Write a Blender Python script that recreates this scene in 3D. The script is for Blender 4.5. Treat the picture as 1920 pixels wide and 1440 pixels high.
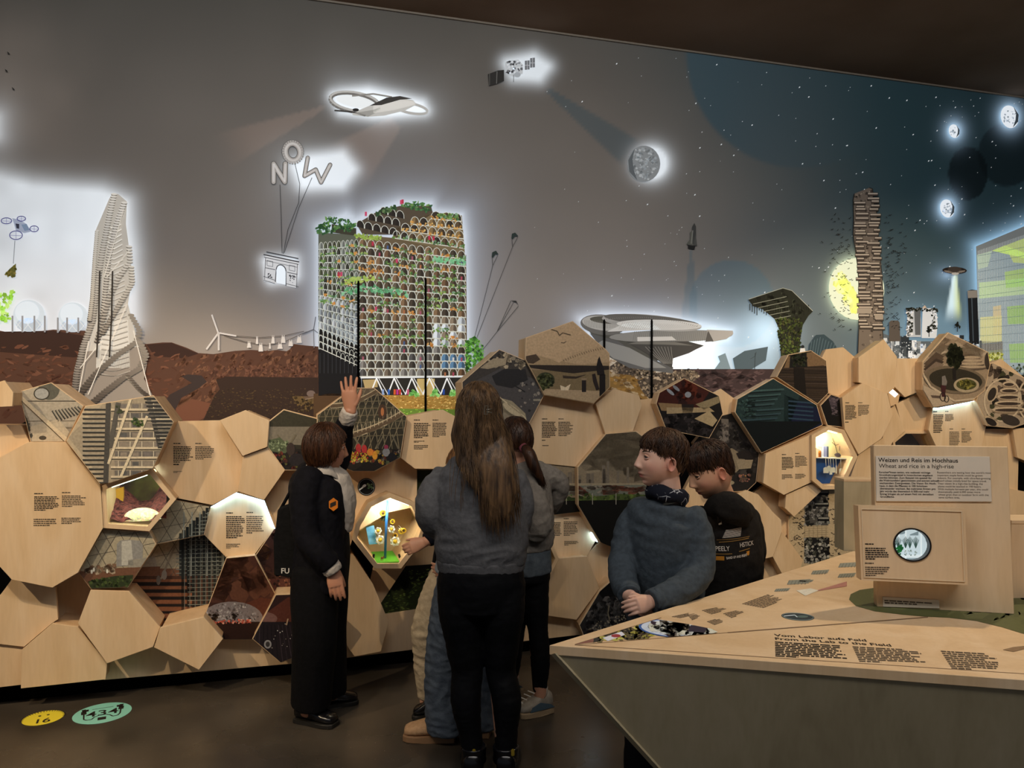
import bpy, bmesh, math, random
import numpy as np
from mathutils import Vector, Matrix, noise
random.seed(7)
for _o in list(bpy.data.objects): bpy.data.objects.remove(_o)
SC = bpy.context.scene
COL = SC.collection
# ------------------------------------------------------------------ camera
F = 1442.0; HZ = 741.0; CAM = Vector((0, 0, 1.6))
_cd = bpy.data.cameras.new('camera'); _cd.sensor_width = 36; _cd.lens = 36 * F / 1920
_cd.shift_y = (HZ - 720) / 1920; _cd.clip_start = .05
_co = bpy.data.objects.new('camera', _cd); COL.objects.link(_co)
_co.location = CAM; _co.rotation_euler = (math.pi / 2, 0, 0); SC.camera = _co
# ------------------------------------------------------------------ world, light, exposure
SC.view_settings.view_transform = 'Standard'; SC.view_settings.look = 'None'
SC.view_settings.exposure = 0.0; SC.view_settings.gamma = 1; SC.view_settings.use_curve_mapping = False
_w = bpy.data.worlds.new('world'); SC.world = _w; _w.use_nodes = True
_w.node_tree.nodes['Background'].inputs[0].default_value = (.80, .86, 1, 1)
_w.node_tree.nodes['Background'].inputs[1].default_value = .10
def spot(loc, aim, power, size=50, blend=.5, col=(1, .77, .50), r=.04):
    l = bpy.data.lights.new('track_spot', 'SPOT'); l.energy = power; l.color = col
    l.spot_size = math.radians(size); l.spot_blend = blend; l.shadow_soft_size = r
    o = bpy.data.objects.new('track_spot', l); COL.objects.link(o); o.location = loc
    o.rotation_euler = (Vector(aim) - Vector(loc)).to_track_quat('-Z', 'Y').to_euler()
    return o
def area(loc, aim, power, sx, sy, col=(1, 1, 1)):
    l = bpy.data.lights.new('area_light', 'AREA'); l.energy = power; l.color = col
    l.shape = 'RECTANGLE'; l.size = sx; l.size_y = sy
    o = bpy.data.objects.new('area_light', l); COL.objects.link(o); o.location = loc
    o.rotation_euler = (Vector(aim) - Vector(loc)).to_track_quat('-Z', 'Y').to_euler()
    return o
spot((-3.5, .5, 4.05), (-2.4, 4.1, .7), 360, 46, .6)
spot((-1.7, .8, 4.05), (-1.45, 4.35, .65), 235, 40, .6)
spot((.9, 1.6, 4.05), (.35, 4.7, 1.05), 40, 50, .6)
spot((3.9, 1.5, 4.05), (2.6, 5.3, 1.25), 300, 44, .7)
spot((4.9, 2.7, 4.05), (3.4, 5.7, 1.45), 190, 54, .6)
spot((2.6, 3.5, 4.05), (1.45, 2.35, .95), 190, 50, .7)
spot((-1.6, 5.2, 4.05), (-1.2, 2.7, 0), 75, 60, .8)
area((.5, .6, 4.1), (1.2, 6, 2.9), 165, 5.5, .7, (1, .96, .91))  # added fill light for picture wall and room, without a fixture
# ------------------------------------------------------------------ helpers: colour, planes
def lin1(c): return c / 12.92 if c <= .04045 else ((c + .055) / 1.055) ** 2.4
def hx(h):
    if not isinstance(h, str): return tuple(h)
    h = h.lstrip('#')
    return tuple(lin1(int(h[i:i + 2], 16) / 255) for i in (0, 2, 4))
def mixc(a, b, t): a = hx(a); b = hx(b); return tuple(a[i] * (1 - t) + b[i] * t for i in range(3))
AL = math.atan(.289)
WT = Vector((math.cos(AL), math.sin(AL), 0)); WN = Vector((math.sin(AL), -math.cos(AL), 0)); WB = Vector((0, 4.78, 0))
UP = Vector((0, 0, 1))
def ray(px, py): return Vector(((px - 960) / F, 1, (HZ - py) / F))
def wp(px, py, d):            # point of the plane d metres in front of the plinth line
    r = ray(px, py); return CAM + r * ((WB.dot(WN) + d) / r.dot(WN))
def dp(px, py, Y): return CAM + ray(px, py) * Y     # point at depth Y
def tp(px, py, off=0, z=.9):  # point of the table top
    r = ray(px, py); return CAM + r * ((z + off - CAM.z) / r.z)
MUR = -.55
# ------------------------------------------------------------------ helpers: objects
def link(o, parent=None):
    COL.objects.link(o)
    if parent: o.parent = parent; o.matrix_parent_inverse = parent.matrix_world.inverted()
    return o
def tag(o, label=None, cat=None, group=None, kind=None):
    if label: o['label'] = label
    if cat: o['category'] = cat
    if group: o['group'] = group
    if kind: o['kind'] = kind
    return o
def thing(name, label, cat, loc=(0, 0, 0), group=None):
    o = bpy.data.objects.new(name, None); o.location = loc; o.empty_display_size = .05
    COL.objects.link(o); o.matrix_world = Matrix.Translation(loc); return tag(o, label, cat, group)
def mesh(name, verts, faces, mat=None, parent=None, smooth=False):
    m = bpy.data.meshes.new(name); m.from_pydata([tuple(v) for v in verts], [], faces); m.update()
    if mat: m.materials.append(mat)
    if smooth: m.shade_smooth()
    return link(bpy.data.objects.new(name, m), parent)
def frombm(name, bm, mat=None, parent=None, smooth=False):
    m = bpy.data.meshes.new(name); bmesh.ops.recalc_face_normals(bm, faces=bm.faces); bm.to_mesh(m); bm.free()
    if mat: m.materials.append(mat)
    if smooth: m.shade_smooth()
    return link(bpy.data.objects.new(name, m), parent)
def prism(name, front, back, mat, parent=None, bevel=0):   # two matching polygons
    n = len(front); v = list(front) + list(back)
    f = [tuple(range(n)), tuple(range(2 * n - 1, n - 1, -1))] + [(i, i + n, (i + 1) % n + n, (i + 1) % n) for i in range(n)]
    bm = bmesh.new(); vs = [bm.verts.new(p) for p in v]
    for q in f: bm.faces.new([vs[i] for i in q])
    if bevel: bmesh.ops.bevel(bm, geom=list(bm.edges), offset=bevel, segments=1, affect='EDGES')
    return frombm(name, bm, mat, parent)
def ringprism(name, of, inf, ob, inb, mat, parent=None):   # hollow frame: outer/inner front, outer/inner back
    n = len(of); v = list(of) + list(inf) + list(ob) + list(inb); f = []
    for i in range(n):
        j = (i + 1) % n
        f += [(i, j, n + j, n + i), (2 * n + i, 3 * n + i, 3 * n + j, 2 * n + j), (i, 2 * n + i, 2 * n + j, j), (n + i, n + j, 3 * n + j, 3 * n + i)]
    bm = bmesh.new(); vs = [bm.verts.new(p) for p in v]
    for q in f: bm.faces.new([vs[i] for i in q])
    return frombm(name, bm, mat, parent)
def box(name, c, sx, sy, sz, mat, parent=None, rot=None, bevel=.003):
    bm = bmesh.new(); bmesh.ops.create_cube(bm, size=1)
    bmesh.ops.scale(bm, vec=(sx, sy, sz), verts=bm.verts)
    if bevel: bmesh.ops.bevel(bm, geom=list(bm.edges), offset=bevel, segments=2, affect='EDGES')
    if rot is not None: bmesh.ops.transform(bm, matrix=rot.to_4x4(), verts=bm.verts)
    bmesh.ops.translate(bm, vec=c, verts=bm.verts)
    return frombm(name, bm, mat, parent)
def tube_into(bm, pts, rad, n=8, cap=True):
    pts = [Vector(p) for p in pts]; rings = []
    for i, p in enumerate(pts):
        t = (pts[min(i + 1, len(pts) - 1)] - pts[max(i - 1, 0)]).normalized()
        a = t.cross(Vector((.31, .17, .93))); a = a.normalized() if a.length > 1e-4 else Vector((1, 0, 0)); b = t.cross(a)
        r = rad[i] if isinstance(rad, (list, tuple)) else rad
        rings.append([bm.verts.new(p + a * (r * math.cos(k * 2 * math.pi / n)) + b * (r * math.sin(k * 2 * math.pi / n))) for k in range(n)])
    for A, B in zip(rings, rings[1:]):
        for k in range(n): bm.faces.new((A[k], A[(k + 1) % n], B[(k + 1) % n], B[k]))
    if cap and n > 2: bm.faces.new(rings[0][::-1]); bm.faces.new(rings[-1])
def tube(name, pts, rad, mat, parent=None, n=8, smooth=True):
    bm = bmesh.new(); tube_into(bm, pts, rad, n); return frombm(name, bm, mat, parent, smooth)
# ------------------------------------------------------------------ materials
def newmat(name, col, rough=.6, spec=.4, metal=0):
    m = bpy.data.materials.new(name); m.use_nodes = True; b = m.node_tree.nodes['Principled BSDF']
    c = hx(col); b.inputs['Base Color'].default_value = (*c, 1); b.inputs['Roughness'].default_value = rough
    b.inputs['Specular IOR Level'].default_value = spec; b.inputs['Metallic'].default_value = metal
    return m
def nd(m, t, **k):
    n = m.node_tree.nodes.new(t)
    for a, v in k.items(): setattr(n, a, v)
    return n
def lk(m, a, b): m.node_tree.links.new(a, b)
def noisy(m, c1, c2, scale=8, stretch=(1, 1, 1), detail=4, bump=0, bscale=None, lo=.35, hi=.65, coord='Object'):
    b = m.node_tree.nodes['Principled BSDF']; tc = nd(m, 'ShaderNodeTexCoord'); mp = nd(m, 'ShaderNodeMapping')
    mp.inputs['Scale'].default_value = stretch; lk(m, tc.outputs[coord], mp.inputs[0])
    n = nd(m, 'ShaderNodeTexNoise'); n.inputs['Scale'].default_value = scale; n.inputs['Detail'].default_value = detail
    lk(m, mp.outputs[0], n.inputs['Vector']); r = nd(m, 'ShaderNodeValToRGB')
    r.color_ramp.elements[0].position = lo; r.color_ramp.elements[1].position = hi
    r.color_ramp.elements[0].color = (*hx(c1), 1); r.color_ramp.elements[1].color = (*hx(c2), 1)
    lk(m, n.outputs['Fac'], r.inputs[0]); lk(m, r.outputs[0], b.inputs['Base Color'])
    if bump:
        n2 = nd(m, 'ShaderNodeTexNoise'); n2.inputs['Scale'].default_value = bscale or scale; n2.inputs['Detail'].default_value = 3
        lk(m, mp.outputs[0], n2.inputs['Vector']); bp = nd(m, 'ShaderNodeBump'); bp.inputs['Strength'].default_value = bump
        bp.inputs['Distance'].default_value = .01; lk(m, n2.outputs['Fac'], bp.inputs['Height']); lk(m, bp.outputs[0], b.inputs['Normal'])
    return m
def plywood(name, a, b_, c):
    m = newmat(name, a, .5, .35); bs = m.node_tree.nodes['Principled BSDF']
    tc = nd(m, 'ShaderNodeTexCoord'); oi = nd(m, 'ShaderNodeObjectInfo'); mp = nd(m, 'ShaderNodeMapping')
    mp.inputs['Scale'].default_value = (5, 5, 1.1); lk(m, tc.outputs['Object'], mp.inputs[0])
    cb = nd(m, 'ShaderNodeCombineXYZ'); ml = nd(m, 'ShaderNodeMath', operation='MULTIPLY'); ml.inputs[1].default_value = 37
    lk(m, oi.outputs['Random'], ml.inputs[0]); lk(m, ml.outputs[0], cb.inputs[0]); lk(m, ml.outputs[0], cb.inputs[2]); lk(m, cb.outputs[0], mp.inputs['Location'])
    n = nd(m, 'ShaderNodeTexNoise'); n.inputs['Scale'].default_value = 1.1; n.inputs['Detail'].default_value = 5; n.inputs['Distortion'].default_value = 1.6
    lk(m, mp.outputs[0], n.inputs['Vector'])
    r = nd(m, 'ShaderNodeValToRGB'); e = r.color_ramp.elements; e[0].position = .3; e[1].position = .72
    e[0].color = (*hx(b_), 1); e[1].color = (*hx(c), 1); k = e.new(.5); k.color = (*hx(a), 1)
    lk(m, n.outputs['Fac'], r.inputs[0])
    n2 = nd(m, 'ShaderNodeTexNoise'); n2.inputs['Scale'].default_value = 9; n2.inputs['Detail'].default_value = 6
    mp2 = nd(m, 'ShaderNodeMapping'); mp2.inputs['Scale'].default_value = (9, 9, 1); lk(m, tc.outputs['Object'], mp2.inputs[0]); lk(m, mp2.outputs[0], n2.inputs['Vector'])
    mx = nd(m, 'ShaderNodeMix', data_type='RGBA', blend_type='MULTIPLY'); mx.inputs[0].default_value = .09
    g = nd(m, 'ShaderNodeValToRGB'); g.color_ramp.elements[0].position = .35; g.color_ramp.elements[0].color = (.55, .48, .4, 1); g.color_ramp.elements[1].position = .6
    lk(m, n2.outputs['Fac'], g.inputs[0]); lk(m, r.outputs[0], mx.inputs[6]); lk(m, g.outputs[0], mx.inputs[7]); lk(m, mx.outputs[2], bs.inputs['Base Color'])
    return m
PLY = plywood('birch_plywood', '#e3c59d', '#dcbc92', '#e9ceaa')
PLYD = plywood('birch_plywood_edge', '#dcb98e', '#cca87b', '#e5c49b')
BLACK = newmat('black_board', '#070707', .8, .1)
EDGEBLK = newmat('black_edge', '#0b0a09', .6, .2)
WHITE = newmat('white_paint', '#e8e6e0', .5)
INK = newmat('printed_ink', '#2a2420', .7, .2)
INKG = newmat('printed_ink_grey', '#5d5144', .7, .2)
def emis(name, col, s):
    m = newmat(name, col); b = m.node_tree.nodes['Principled BSDF']
    b.inputs['Emission Color'].default_value = (*hx(col), 1); b.inputs['Emission Strength'].default_value = s; return m
LED = emis('led_strip_light', '#b4e0ff', 11)
def glassmat():
    m = bpy.data.materials.new('case_glass'); m.use_nodes = True; t = m.node_tree; t.nodes.clear()
    o = t.nodes.new('ShaderNodeOutputMaterial'); tr = t.nodes.new('ShaderNodeBsdfTransparent'); gl = t.nodes.new('ShaderNodeBsdfGlossy')
    gl.inputs['Roughness'].default_value = .02; mx = t.nodes.new('ShaderNodeMixShader'); mx.inputs[0].default_value = .05
    tr.inputs[0].default_value = (.95, .97, .95, 1)
    t.links.new(tr.outputs[0], mx.inputs[1]); t.links.new(gl.outputs[0], mx.inputs[2]); t.links.new(mx.outputs[0], o.inputs[0]); return m
GLASS = glassmat()
def printmat(name, gain, rough=.5, fine=0):
    m = newmat(name, '#808080', rough, .3); b = m.node_tree.nodes['Principled BSDF']
    a = nd(m, 'ShaderNodeAttribute'); a.attribute_name = 'Col'; g = nd(m, 'ShaderNodeAttribute'); g.attribute_name = 'Glow'
    v = nd(m, 'ShaderNodeVectorMath', operation='MULTIPLY'); v.inputs[1].default_value = gain
    src = a.outputs['Color']
    if fine:
        n = nd(m, 'ShaderNodeTexNoise'); n.inputs['Scale'].default_value = 90; n.inputs['Detail'].default_value = 6
        tc = nd(m, 'ShaderNodeTexCoord'); lk(m, tc.outputs['Object'], n.inputs['Vector'])
        mr = nd(m, 'ShaderNodeMapRange'); mr.inputs['From Min'].default_value = .3; mr.inputs['From Max'].default_value = .7
        mr.inputs['To Min'].default_value = 1 - fine; mr.inputs['To Max'].default_value = 1 + fine; lk(m, n.outputs['Fac'], mr.inputs['Value'])
        sc = nd(m, 'ShaderNodeVectorMath', operation='SCALE'); lk(m, a.outputs['Color'], sc.inputs[0]); lk(m, mr.outputs[0], sc.inputs['Scale']); src = sc.outputs[0]
    iv = nd(m, 'ShaderNodeMath', operation='MULTIPLY_ADD'); iv.inputs[1].default_value = -.92; iv.inputs[2].default_value = 1; iv.use_clamp = True; lk(m, g.outputs['Fac'], iv.inputs[0])   # where light panels shine through, the fabric reflects less
    s2 = nd(m, 'ShaderNodeVectorMath', operation='SCALE'); lk(m, v.outputs[0], s2.inputs[0]); lk(m, iv.outputs[0], s2.inputs['Scale'])
    lk(m, src, v.inputs[0]); lk(m, s2.outputs[0], b.inputs['Base Color'])
    lk(m, a.outputs['Color'], b.inputs['Emission Color']); lk(m, g.outputs['Fac'], b.inputs['Emission Strength']); return m
PM = printmat('mural_print', (1.9, 1.95, 2.1), .6)
PP = printmat('panel_print', (1.15, 1.35, 1.7), .38, .14)
# ------------------------------------------------------------------ flat printed artwork: coloured polygons in photo coordinates on a real plane
def clip_poly(sub, cl):
    ar = sum(cl[i][0] * cl[(i + 1) % len(cl)][1] - cl[(i + 1) % len(cl)][0] * cl[i][1] for i in range(len(cl)))
    s = 1 if ar > 0 else -1
    for i in range(len(cl)):
        (ax, ay), (bx, by) = cl[i], cl[(i + 1) % len(cl)]; out = []
        if not sub: return []
        f = lambda p: s * ((bx - ax) * (p[1] - ay) - (by - ay) * (p[0] - ax))
        for j in range(len(sub)):
            p, q = sub[j], sub[(j + 1) % len(sub)]; fp, fq = f(p), f(q)
            if fp >= 0: out.append(p)
            if (fp >= 0) != (fq >= 0):
                t = fp / (fp - fq); out.append((p[0] + (q[0] - p[0]) * t, p[1] + (q[1] - p[1]) * t))
        sub = out
    return sub
def inpoly(x, y, pg):
    c = False
    for i in range(len(pg)):
        (x1, y1), (x2, y2) = pg[i], pg[i - 1]
        if (y1 > y) != (y2 > y) and x < (x2 - x1) * (y - y1) / (y2 - y1) + x1: c = not c
    return c
class Art:
    def __init__(s, seed=1): s.f = []; s.r = random.Random(seed)
    def p(s, pts, col, L=1, g=0): s.f.append(([tuple(q) for q in pts], hx(col), L, g)); return s
    def rect(s, x0, y0, x1, y1, col, L=1, g=0): return s.p([(x0, y0), (x1, y0), (x1, y1), (x0, y1)], col, L, g)
    def ell(s, cx, cy, rx, ry, col, L=1, g=0, rot=0, n=26, a0=0, a1=360):
        c, d = math.cos(rot), math.sin(rot); P = []
        for i in range(n + (a1 - a0 < 360)):
            t = math.radians(a0 + (a1 - a0) * i / n); x, y = rx * math.cos(t), ry * math.sin(t); P.append((cx + x * c - y * d, cy + x * d + y * c))
        return s.p(P, col, L, g)
    def line(s, pts, w, col, L=2, g=0):
        for (x0, y0), (x1, y1) in zip(pts, pts[1:]):
            dx, dy = x1 - x0, y1 - y0; l = math.hypot(dx, dy) or 1; nx, ny = -dy / l * w / 2, dx / l * w / 2
            s.p([(x0 + nx, y0 + ny), (x1 + nx, y1 + ny), (x1 - nx, y1 - ny), (x0 - nx, y0 - ny)], col, L, g)
        return s
    def ring(s, cx, cy, rx, ry, w, col, L=2, g=0, rot=0, n=26, a0=0, a1=360):
        c, d = math.cos(rot), math.sin(rot); P = []
        for i in range(n + 1):
            t = math.radians(a0 + (a1 - a0) * i / n); x, y = rx * math.cos(t), ry * math.sin(t); P.append((cx + x * c - y * d, cy + x * d + y * c))
        return s.line(P, w, col, L, g)
    def scat(s, pg, n, cols, s0, s1, L=3, g=0, asp=1, ang=None, k=5):
        xs = [q[0] for q in pg]; ys = [q[1] for q in pg]; r = s.r; i = 0; tr = 0
        while i < n and tr < n * 30:
            tr += 1; x, y = r.uniform(min(xs), max(xs)), r.uniform(min(ys), max(ys))
            if not inpoly(x, y, pg): continue
            i += 1; z = r.uniform(s0, s1); a = r.uniform(0, 3.14) if ang is None else ang + r.gauss(0, .25)
            P = []
            for j in range(k):
                t = 6.283 * j / k; q = z * r.uniform(.6, 1.2); u, v = q * math.cos(t) * asp, q * math.sin(t)
                P.append((x + u * math.cos(a) - v * math.sin(a), y + u * math.sin(a) + v * math.cos(a)))
            s.p(P, r.choice(cols), L, g)
        return s
    def build(s, name, d, mat, parent=None, clip=None, pf=wp, step=.0005):
        V = []; Fc = []; C = []; G = []
        for P, c, L, g in s.f:
            if clip: P = clip_poly(P, clip)
            if len(P) < 3: continue
            b = len(V); V += [pf(x, y, d + L * step) for x, y in P]; Fc.append(tuple(range(b, b + len(P))))
            C += [(*c, 1)] * len(P); G += [g] * len(P)
        if not V: return None
        m = bpy.data.meshes.new(name); m.from_pydata([tuple(v) for v in V], [], Fc)
        a = m.attributes.new('Col', 'FLOAT_COLOR', 'POINT'); a.data.foreach_set('color', np.array(C, 'f').ravel())
        a = m.attributes.new('Glow', 'FLOAT', 'POINT'); a.data.foreach_set('value', np.array(G, 'f'))
        m.update(); m.materials.append(mat)
        # all prints face the room
        ref = CAM - V[0]
        flip = [p.index for p in m.polygons if p.normal.dot(ref) < 0]
        if flip:
            bm = bmesh.new(); bm.from_mesh(m); bm.faces.ensure_lookup_table()
            bmesh.ops.reverse_faces(bm, faces=[bm.faces[i] for i in flip]); bm.to_mesh(m); bm.free()
        return link(bpy.data.objects.new(name, m), parent)
FONT = bpy.data.curves.new('f', 'FONT').font
def text_mesh(name, s, org, xd, yd, size, mat, parent=None, bold=0, align='LEFT', ext=0, squash=1):
    c = bpy.data.curves.new(name, 'FONT'); c.body = s; c.size = size; c.align_x = align; c.offset = bold; c.extrude = ext
    o = bpy.data.objects.new(name, c); COL.objects.link(o); dg = bpy.context.evaluated_depsgraph_get()
    m = bpy.data.meshes.new_from_object(o.evaluated_get(dg)); bpy.data.objects.remove(o); bpy.data.curves.remove(c)
    xd = Vector(xd).normalized(); yd = Vector(yd); yd = (yd - xd * yd.dot(xd)).normalized(); z = xd.cross(yd)
    for v in m.vertices: v.co = Vector(org) + xd * v.co.x + yd * (v.co.y * squash) + z * v.co.z
    m.materials.clear(); m.materials.append(mat); m.name = name
    return link(bpy.data.objects.new(name, m), parent)
def bars(name, quad, n, mat, pf, d, parent=None, seed=0, fill=.62, rag=.25, head=True):
    r = random.Random(seed); V = []; Fc = []
    (x0, y0), (x1, y1), (x2, y2), (x3, y3) = quad
    q = lambda u, v: (x0 + (x1 - x0) * u * (1 - v) + (x2 - x0) * u * v + (x3 - x0) * (1 - u) * v, y0 + (y1 - y0) * u * (1 - v) + (y2 - y0) * u * v + (y3 - y0) * (1 - u) * v)
    for i in range(n):
        if head and i == 1: continue
        u = 0; end = (.35 if head and i == 0 else 1 - r.random() * rag) if i < n - 1 else r.uniform(.25, .7)
        while u < end:
            w = min(r.uniform(.04, .15), end - u); v0 = (i + .2) / n; v1 = (i + .2 + fill * r.uniform(.85, 1)) / n
            b = len(V); V += [pf(*q(u, v0), d), pf(*q(u, v1), d), pf(*q(u + w, v1), d), pf(*q(u + w, v0), d)]; Fc.append((b, b + 1, b + 2, b + 3)); u += w + .018
    return mesh(name, V, Fc, mat, parent)
# ------------------------------------------------------------------ the room: floor, ceiling, backlit picture wall
fl = newmat('polished_concrete', '#3a352f', .22, .5)
noisy(fl, '#37322b', '#524a40', 1.6, (1, 1, 1), 6, .0)
_b = fl.node_tree.nodes['Principled BSDF']; _n = nd(fl, 'ShaderNodeTexVoronoi'); _n.inputs['Scale'].default_value = 90
_tc = nd(fl, 'ShaderNodeTexCoord'); lk(fl, _tc.outputs['Object'], _n.inputs['Vector'])
_r = nd(fl, 'ShaderNodeValToRGB'); _r.color_ramp.elements[0].position = .05; _r.color_ramp.elements[0].color = (.5, .44, .34, 1)
_r.color_ramp.elements[1].position = .13; _r.color_ramp.elements[1].color = (0, 0, 0, 1); lk(fl, _n.outputs['Distance'], _r.inputs[0])
_wn = nd(fl, 'ShaderNodeTexNoise'); _wn.inputs['Scale'].default_value = 25; lk(fl, _tc.outputs['Object'], _wn.inputs['Vector'])
_cr = nd(fl, 'ShaderNodeValToRGB'); _cr.color_ramp.elements[0].position = .55; _cr.color_ramp.elements[1].position = .66; lk(fl, _wn.outputs['Fac'], _cr.inputs[0])
_mm = nd(fl, 'ShaderNodeMix', data_type='RGBA', blend_type='MULTIPLY'); _mm.inputs[0].default_value = 1; lk(fl, _r.outputs[0], _mm.inputs[6]); lk(fl, _cr.outputs[0], _mm.inputs[7])
_ad = nd(fl, 'ShaderNodeMix', data_type='RGBA', blend_type='ADD'); _ad.inputs[0].default_value = 1
_src = _b.inputs['Base Color'].links[0].from_socket; lk(fl, _src, _ad.inputs[6]); lk(fl, _mm.outputs[2], _ad.inputs[7]); lk(fl, _ad.outputs[2], _b.inputs['Base Color'])
_rn = nd(fl, 'ShaderNodeTexNoise'); _rn.inputs['Scale'].default_value = 1.3; _rn.inputs['Detail'].default_value = 5; lk(fl, _tc.outputs['Object'], _rn.inputs['Vector'])
_mr = nd(fl, 'ShaderNodeMapRange'); _mr.inputs['To Min'].default_value = .16; _mr.inputs['To Max'].default_value = .42; lk(fl, _rn.outputs['Fac'], _mr.inputs['Value']); lk(fl, _mr.outputs[0], _b.inputs['Roughness'])
tag(mesh('floor', [(-7, -2, 0), (10, -2, 0), (10, 10, 0), (-7, 10, 0)], [(0, 1, 2, 3)], fl), 'dark polished speckled concrete floor', kind='structure')
CEIL = 4.165
cm = newmat('dark_brown_ceiling', '#8a7463', .9, .05); noisy(cm, '#7d6857', '#937e6d', .8)
tag(mesh('ceiling', [(-7, -2, CEIL), (10, -2, CEIL), (10, 10, CEIL), (-7, 10, CEIL)], [(3, 2, 1, 0)], cm), 'dark brown ceiling above the picture wall', kind='structure')
# sky print of the picture wall, and the light panels behind the fabric
def sst(a, b, x): t = np.clip((x - a) / (b - a), 0, 1); return t * t * (3 - 2 * t)
def pdist(X, Y, pg):
    D = np.full(X.shape, 1e9); ins = np.zeros(X.shape, bool); n = len(pg)
    for i in range(n):
        (x1, y1), (x2, y2) = pg[i], pg[i - 1]; dx, dy = x2 - x1, y2 - y1; l = dx * dx + dy * dy + 1e-9
        t = np.clip(((X - x1) * dx + (Y - y1) * dy) / l, 0, 1); D = np.minimum(D, np.hypot(X - x1 - t * dx, Y - y1 - t * dy))
        c = ((y1 > Y) != (y2 > Y)) & (X < (x2 - x1) * (Y - y1) / ((y2 - y1) or 1e-9) + x1); ins ^= c
    D[ins] = 0; return D
def vnoise(X, Y, s, seed):
    rs = np.random.RandomState(seed); T = rs.rand(64, 64); x, y = X / s, Y / s; xi, yi = np.floor(x).astype(int), np.floor(y).astype(int)
    fx, fy = x - xi, y - yi; fx = fx * fx * (3 - 2 * fx); fy = fy * fy * (3 - 2 * fy); g = lambda a, b: T[a % 64, b % 64]
    return (g(xi, yi) * (1 - fx) + g(xi + 1, yi) * fx) * (1 - fy) + (g(xi, yi + 1) * (1 - fx) + g(xi + 1, yi + 1) * fx) * fy
BLD = [(597, 425), (650, 400), (668, 412), (705, 392), (750, 378), (808, 380), (815, 395), (866, 402), (872, 440), (876, 640), (878, 742), (597, 742)]
PAV = [(1088, 598), (1130, 588), (1230, 590), (1300, 603), (1372, 620), (1365, 636), (1310, 642), (1262, 690), (1145, 690), (1120, 660)]
GLB = [(1830, 462), (1990, 395), (1990, 690), (1838, 690)]
def sky(X, Y):
    A = lambda h: np.array(hx(h))
    t = Y[..., None]
    c = np.where(t < 250, A('#504e48') + (A('#6a655e') - A('#504e48')) * np.clip(t / 250, 0, 1), A('#6a655e') + (A('#8d867e') - A('#6a655e')) * np.clip((t - 250) / 400, 0, 1))
    w = np.exp(-((X - 20) / 110) ** 2 - ((Y - 165) / 130) ** 2)[..., None] * (.5 + .5 * vnoise(X, Y, 60, 3))[..., None]; c = c * (1 - w * .6) + A('#94897d') * w * .6
    cl = vnoise(X, Y, 170, 9) * .6 + vnoise(X, Y, 70, 4) * .4; c = c * (1 + .16 * (cl[..., None] - .5))
    for (x0, y0), (x1, y1), w0, w1 in (((612, 200), (400, 290), 3, 40), ((745, 228), (640, 320), 14, 60)):   # search beams under the aircraft
        dx, dy = x1 - x0, y1 - y0; l2 = dx * dx + dy * dy; q = ((X - x0) * dx + (Y - y0) * dy) / l2; e = np.abs((X - x0) * dy - (Y - y0) * dx) / math.sqrt(l2)
        m = (sst(0, .05, q) * (1 - sst(.6, 1, q)) * (1 - sst(.8, 1.05, e / (w0 + (w1 - w0) * np.clip(q, 0, 1))))) [..., None] * .45; c = c * (1 - m) + A('#8f7d70') * m
    d = sst(1080, 1740, X + .25 * (300 - Y))[..., None]; dark = A('#2f464c') * (1 + .25 * sst(300, 700, Y))[..., None]; c = c * (1 - d) + dark * d
    u = (sst(1280, 1480, X) * sst(330, 640, Y))[..., None] * .5; c = c * (1 - u) + A('#5d7079') * u
    m = (sst(1.02, .98, np.hypot((X - 1500) / 213, (Y - 100) / 215)) * np.clip((1650 - X) / 300, 0, 1))[..., None] * .8; c = c * (1 - m) + A('#3a5059') * m   # large planet
    m = (sst(1.02, .98, np.hypot((X - 1372) / 80, (Y - 570) / 83)))[..., None] * .55; c = c * (1 - m) + A('#506b78') * m
    m = (sst(1.02, .98, np.hypot((X - 1815) / 37, (Y - 325) / 50)))[..., None] * .9; c = c * (1 - m) + A('#131d20') * m
    m = (sst(1.02, .96, np.hypot((X - 1888) / 55, (Y - 290) / 60)))[..., None] * .7; c = c * (1 - m) + A('#10191c') * m
    q = (Y - 468) / 140; m = (sst(0, .03, q) * (1 - sst(.9, 1.1, q)) * (1 - sst(.85, 1.1, np.abs(X - 1296 + q * 3) / (2 + 16 * np.clip(q, 0, 1)))))[..., None] * .5; c = c * (1 - m) + A('#4a626b') * m
    dx, dy = 165, 125; l2 = dx * dx + dy * dy; q = ((X - 1022) * dx + (Y - 165) * dy) / l2; e = np.abs((X - 1022) * dy - (Y - 165) * dx) / math.sqrt(l2)
    m = (sst(0, .05, q) * (1 - sst(.9, 1.02, q)) * (1 - sst(.8, 1.1, e / (4 + 26 * np.clip(q, 0, 1)))))[..., None] * .55; c = c * (1 - m) + A('#3f5157') * m
    # light from behind
    g = np.zeros(c.shape); W = A('#eaf3fb'); B = A('#a9c4e6')
    def add(dist, fall, k, col=W, p=1.0): nonlocal g; g = g + (k * np.exp(-(dist / fall) ** p))[..., None] * col
    cm_ = .72 + .4 * (vnoise(X, Y, 90, 21) * .6 + vnoise(X, Y, 35, 5) * .4)
    pdl = pdist(X, Y, [(-150, 345), (-60, 330), (0, 335), (60, 352), (190, 362), (235, 380), (248, 470), (250, 600), (-150, 640)])
    g = g + (.72 * cm_ * np.exp(-(pdl / 19) ** 1.3))[..., None] * W
    add(pdist(X, Y, [(-40, 222), (-8, 222), (-8, 252), (-40, 252)]), 18, .6)
    add(pdist(X, Y, [(555, 312), (580, 300), (640, 292), (660, 318), (640, 345), (570, 345)]), 15, .8, W, 1.6)
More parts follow.
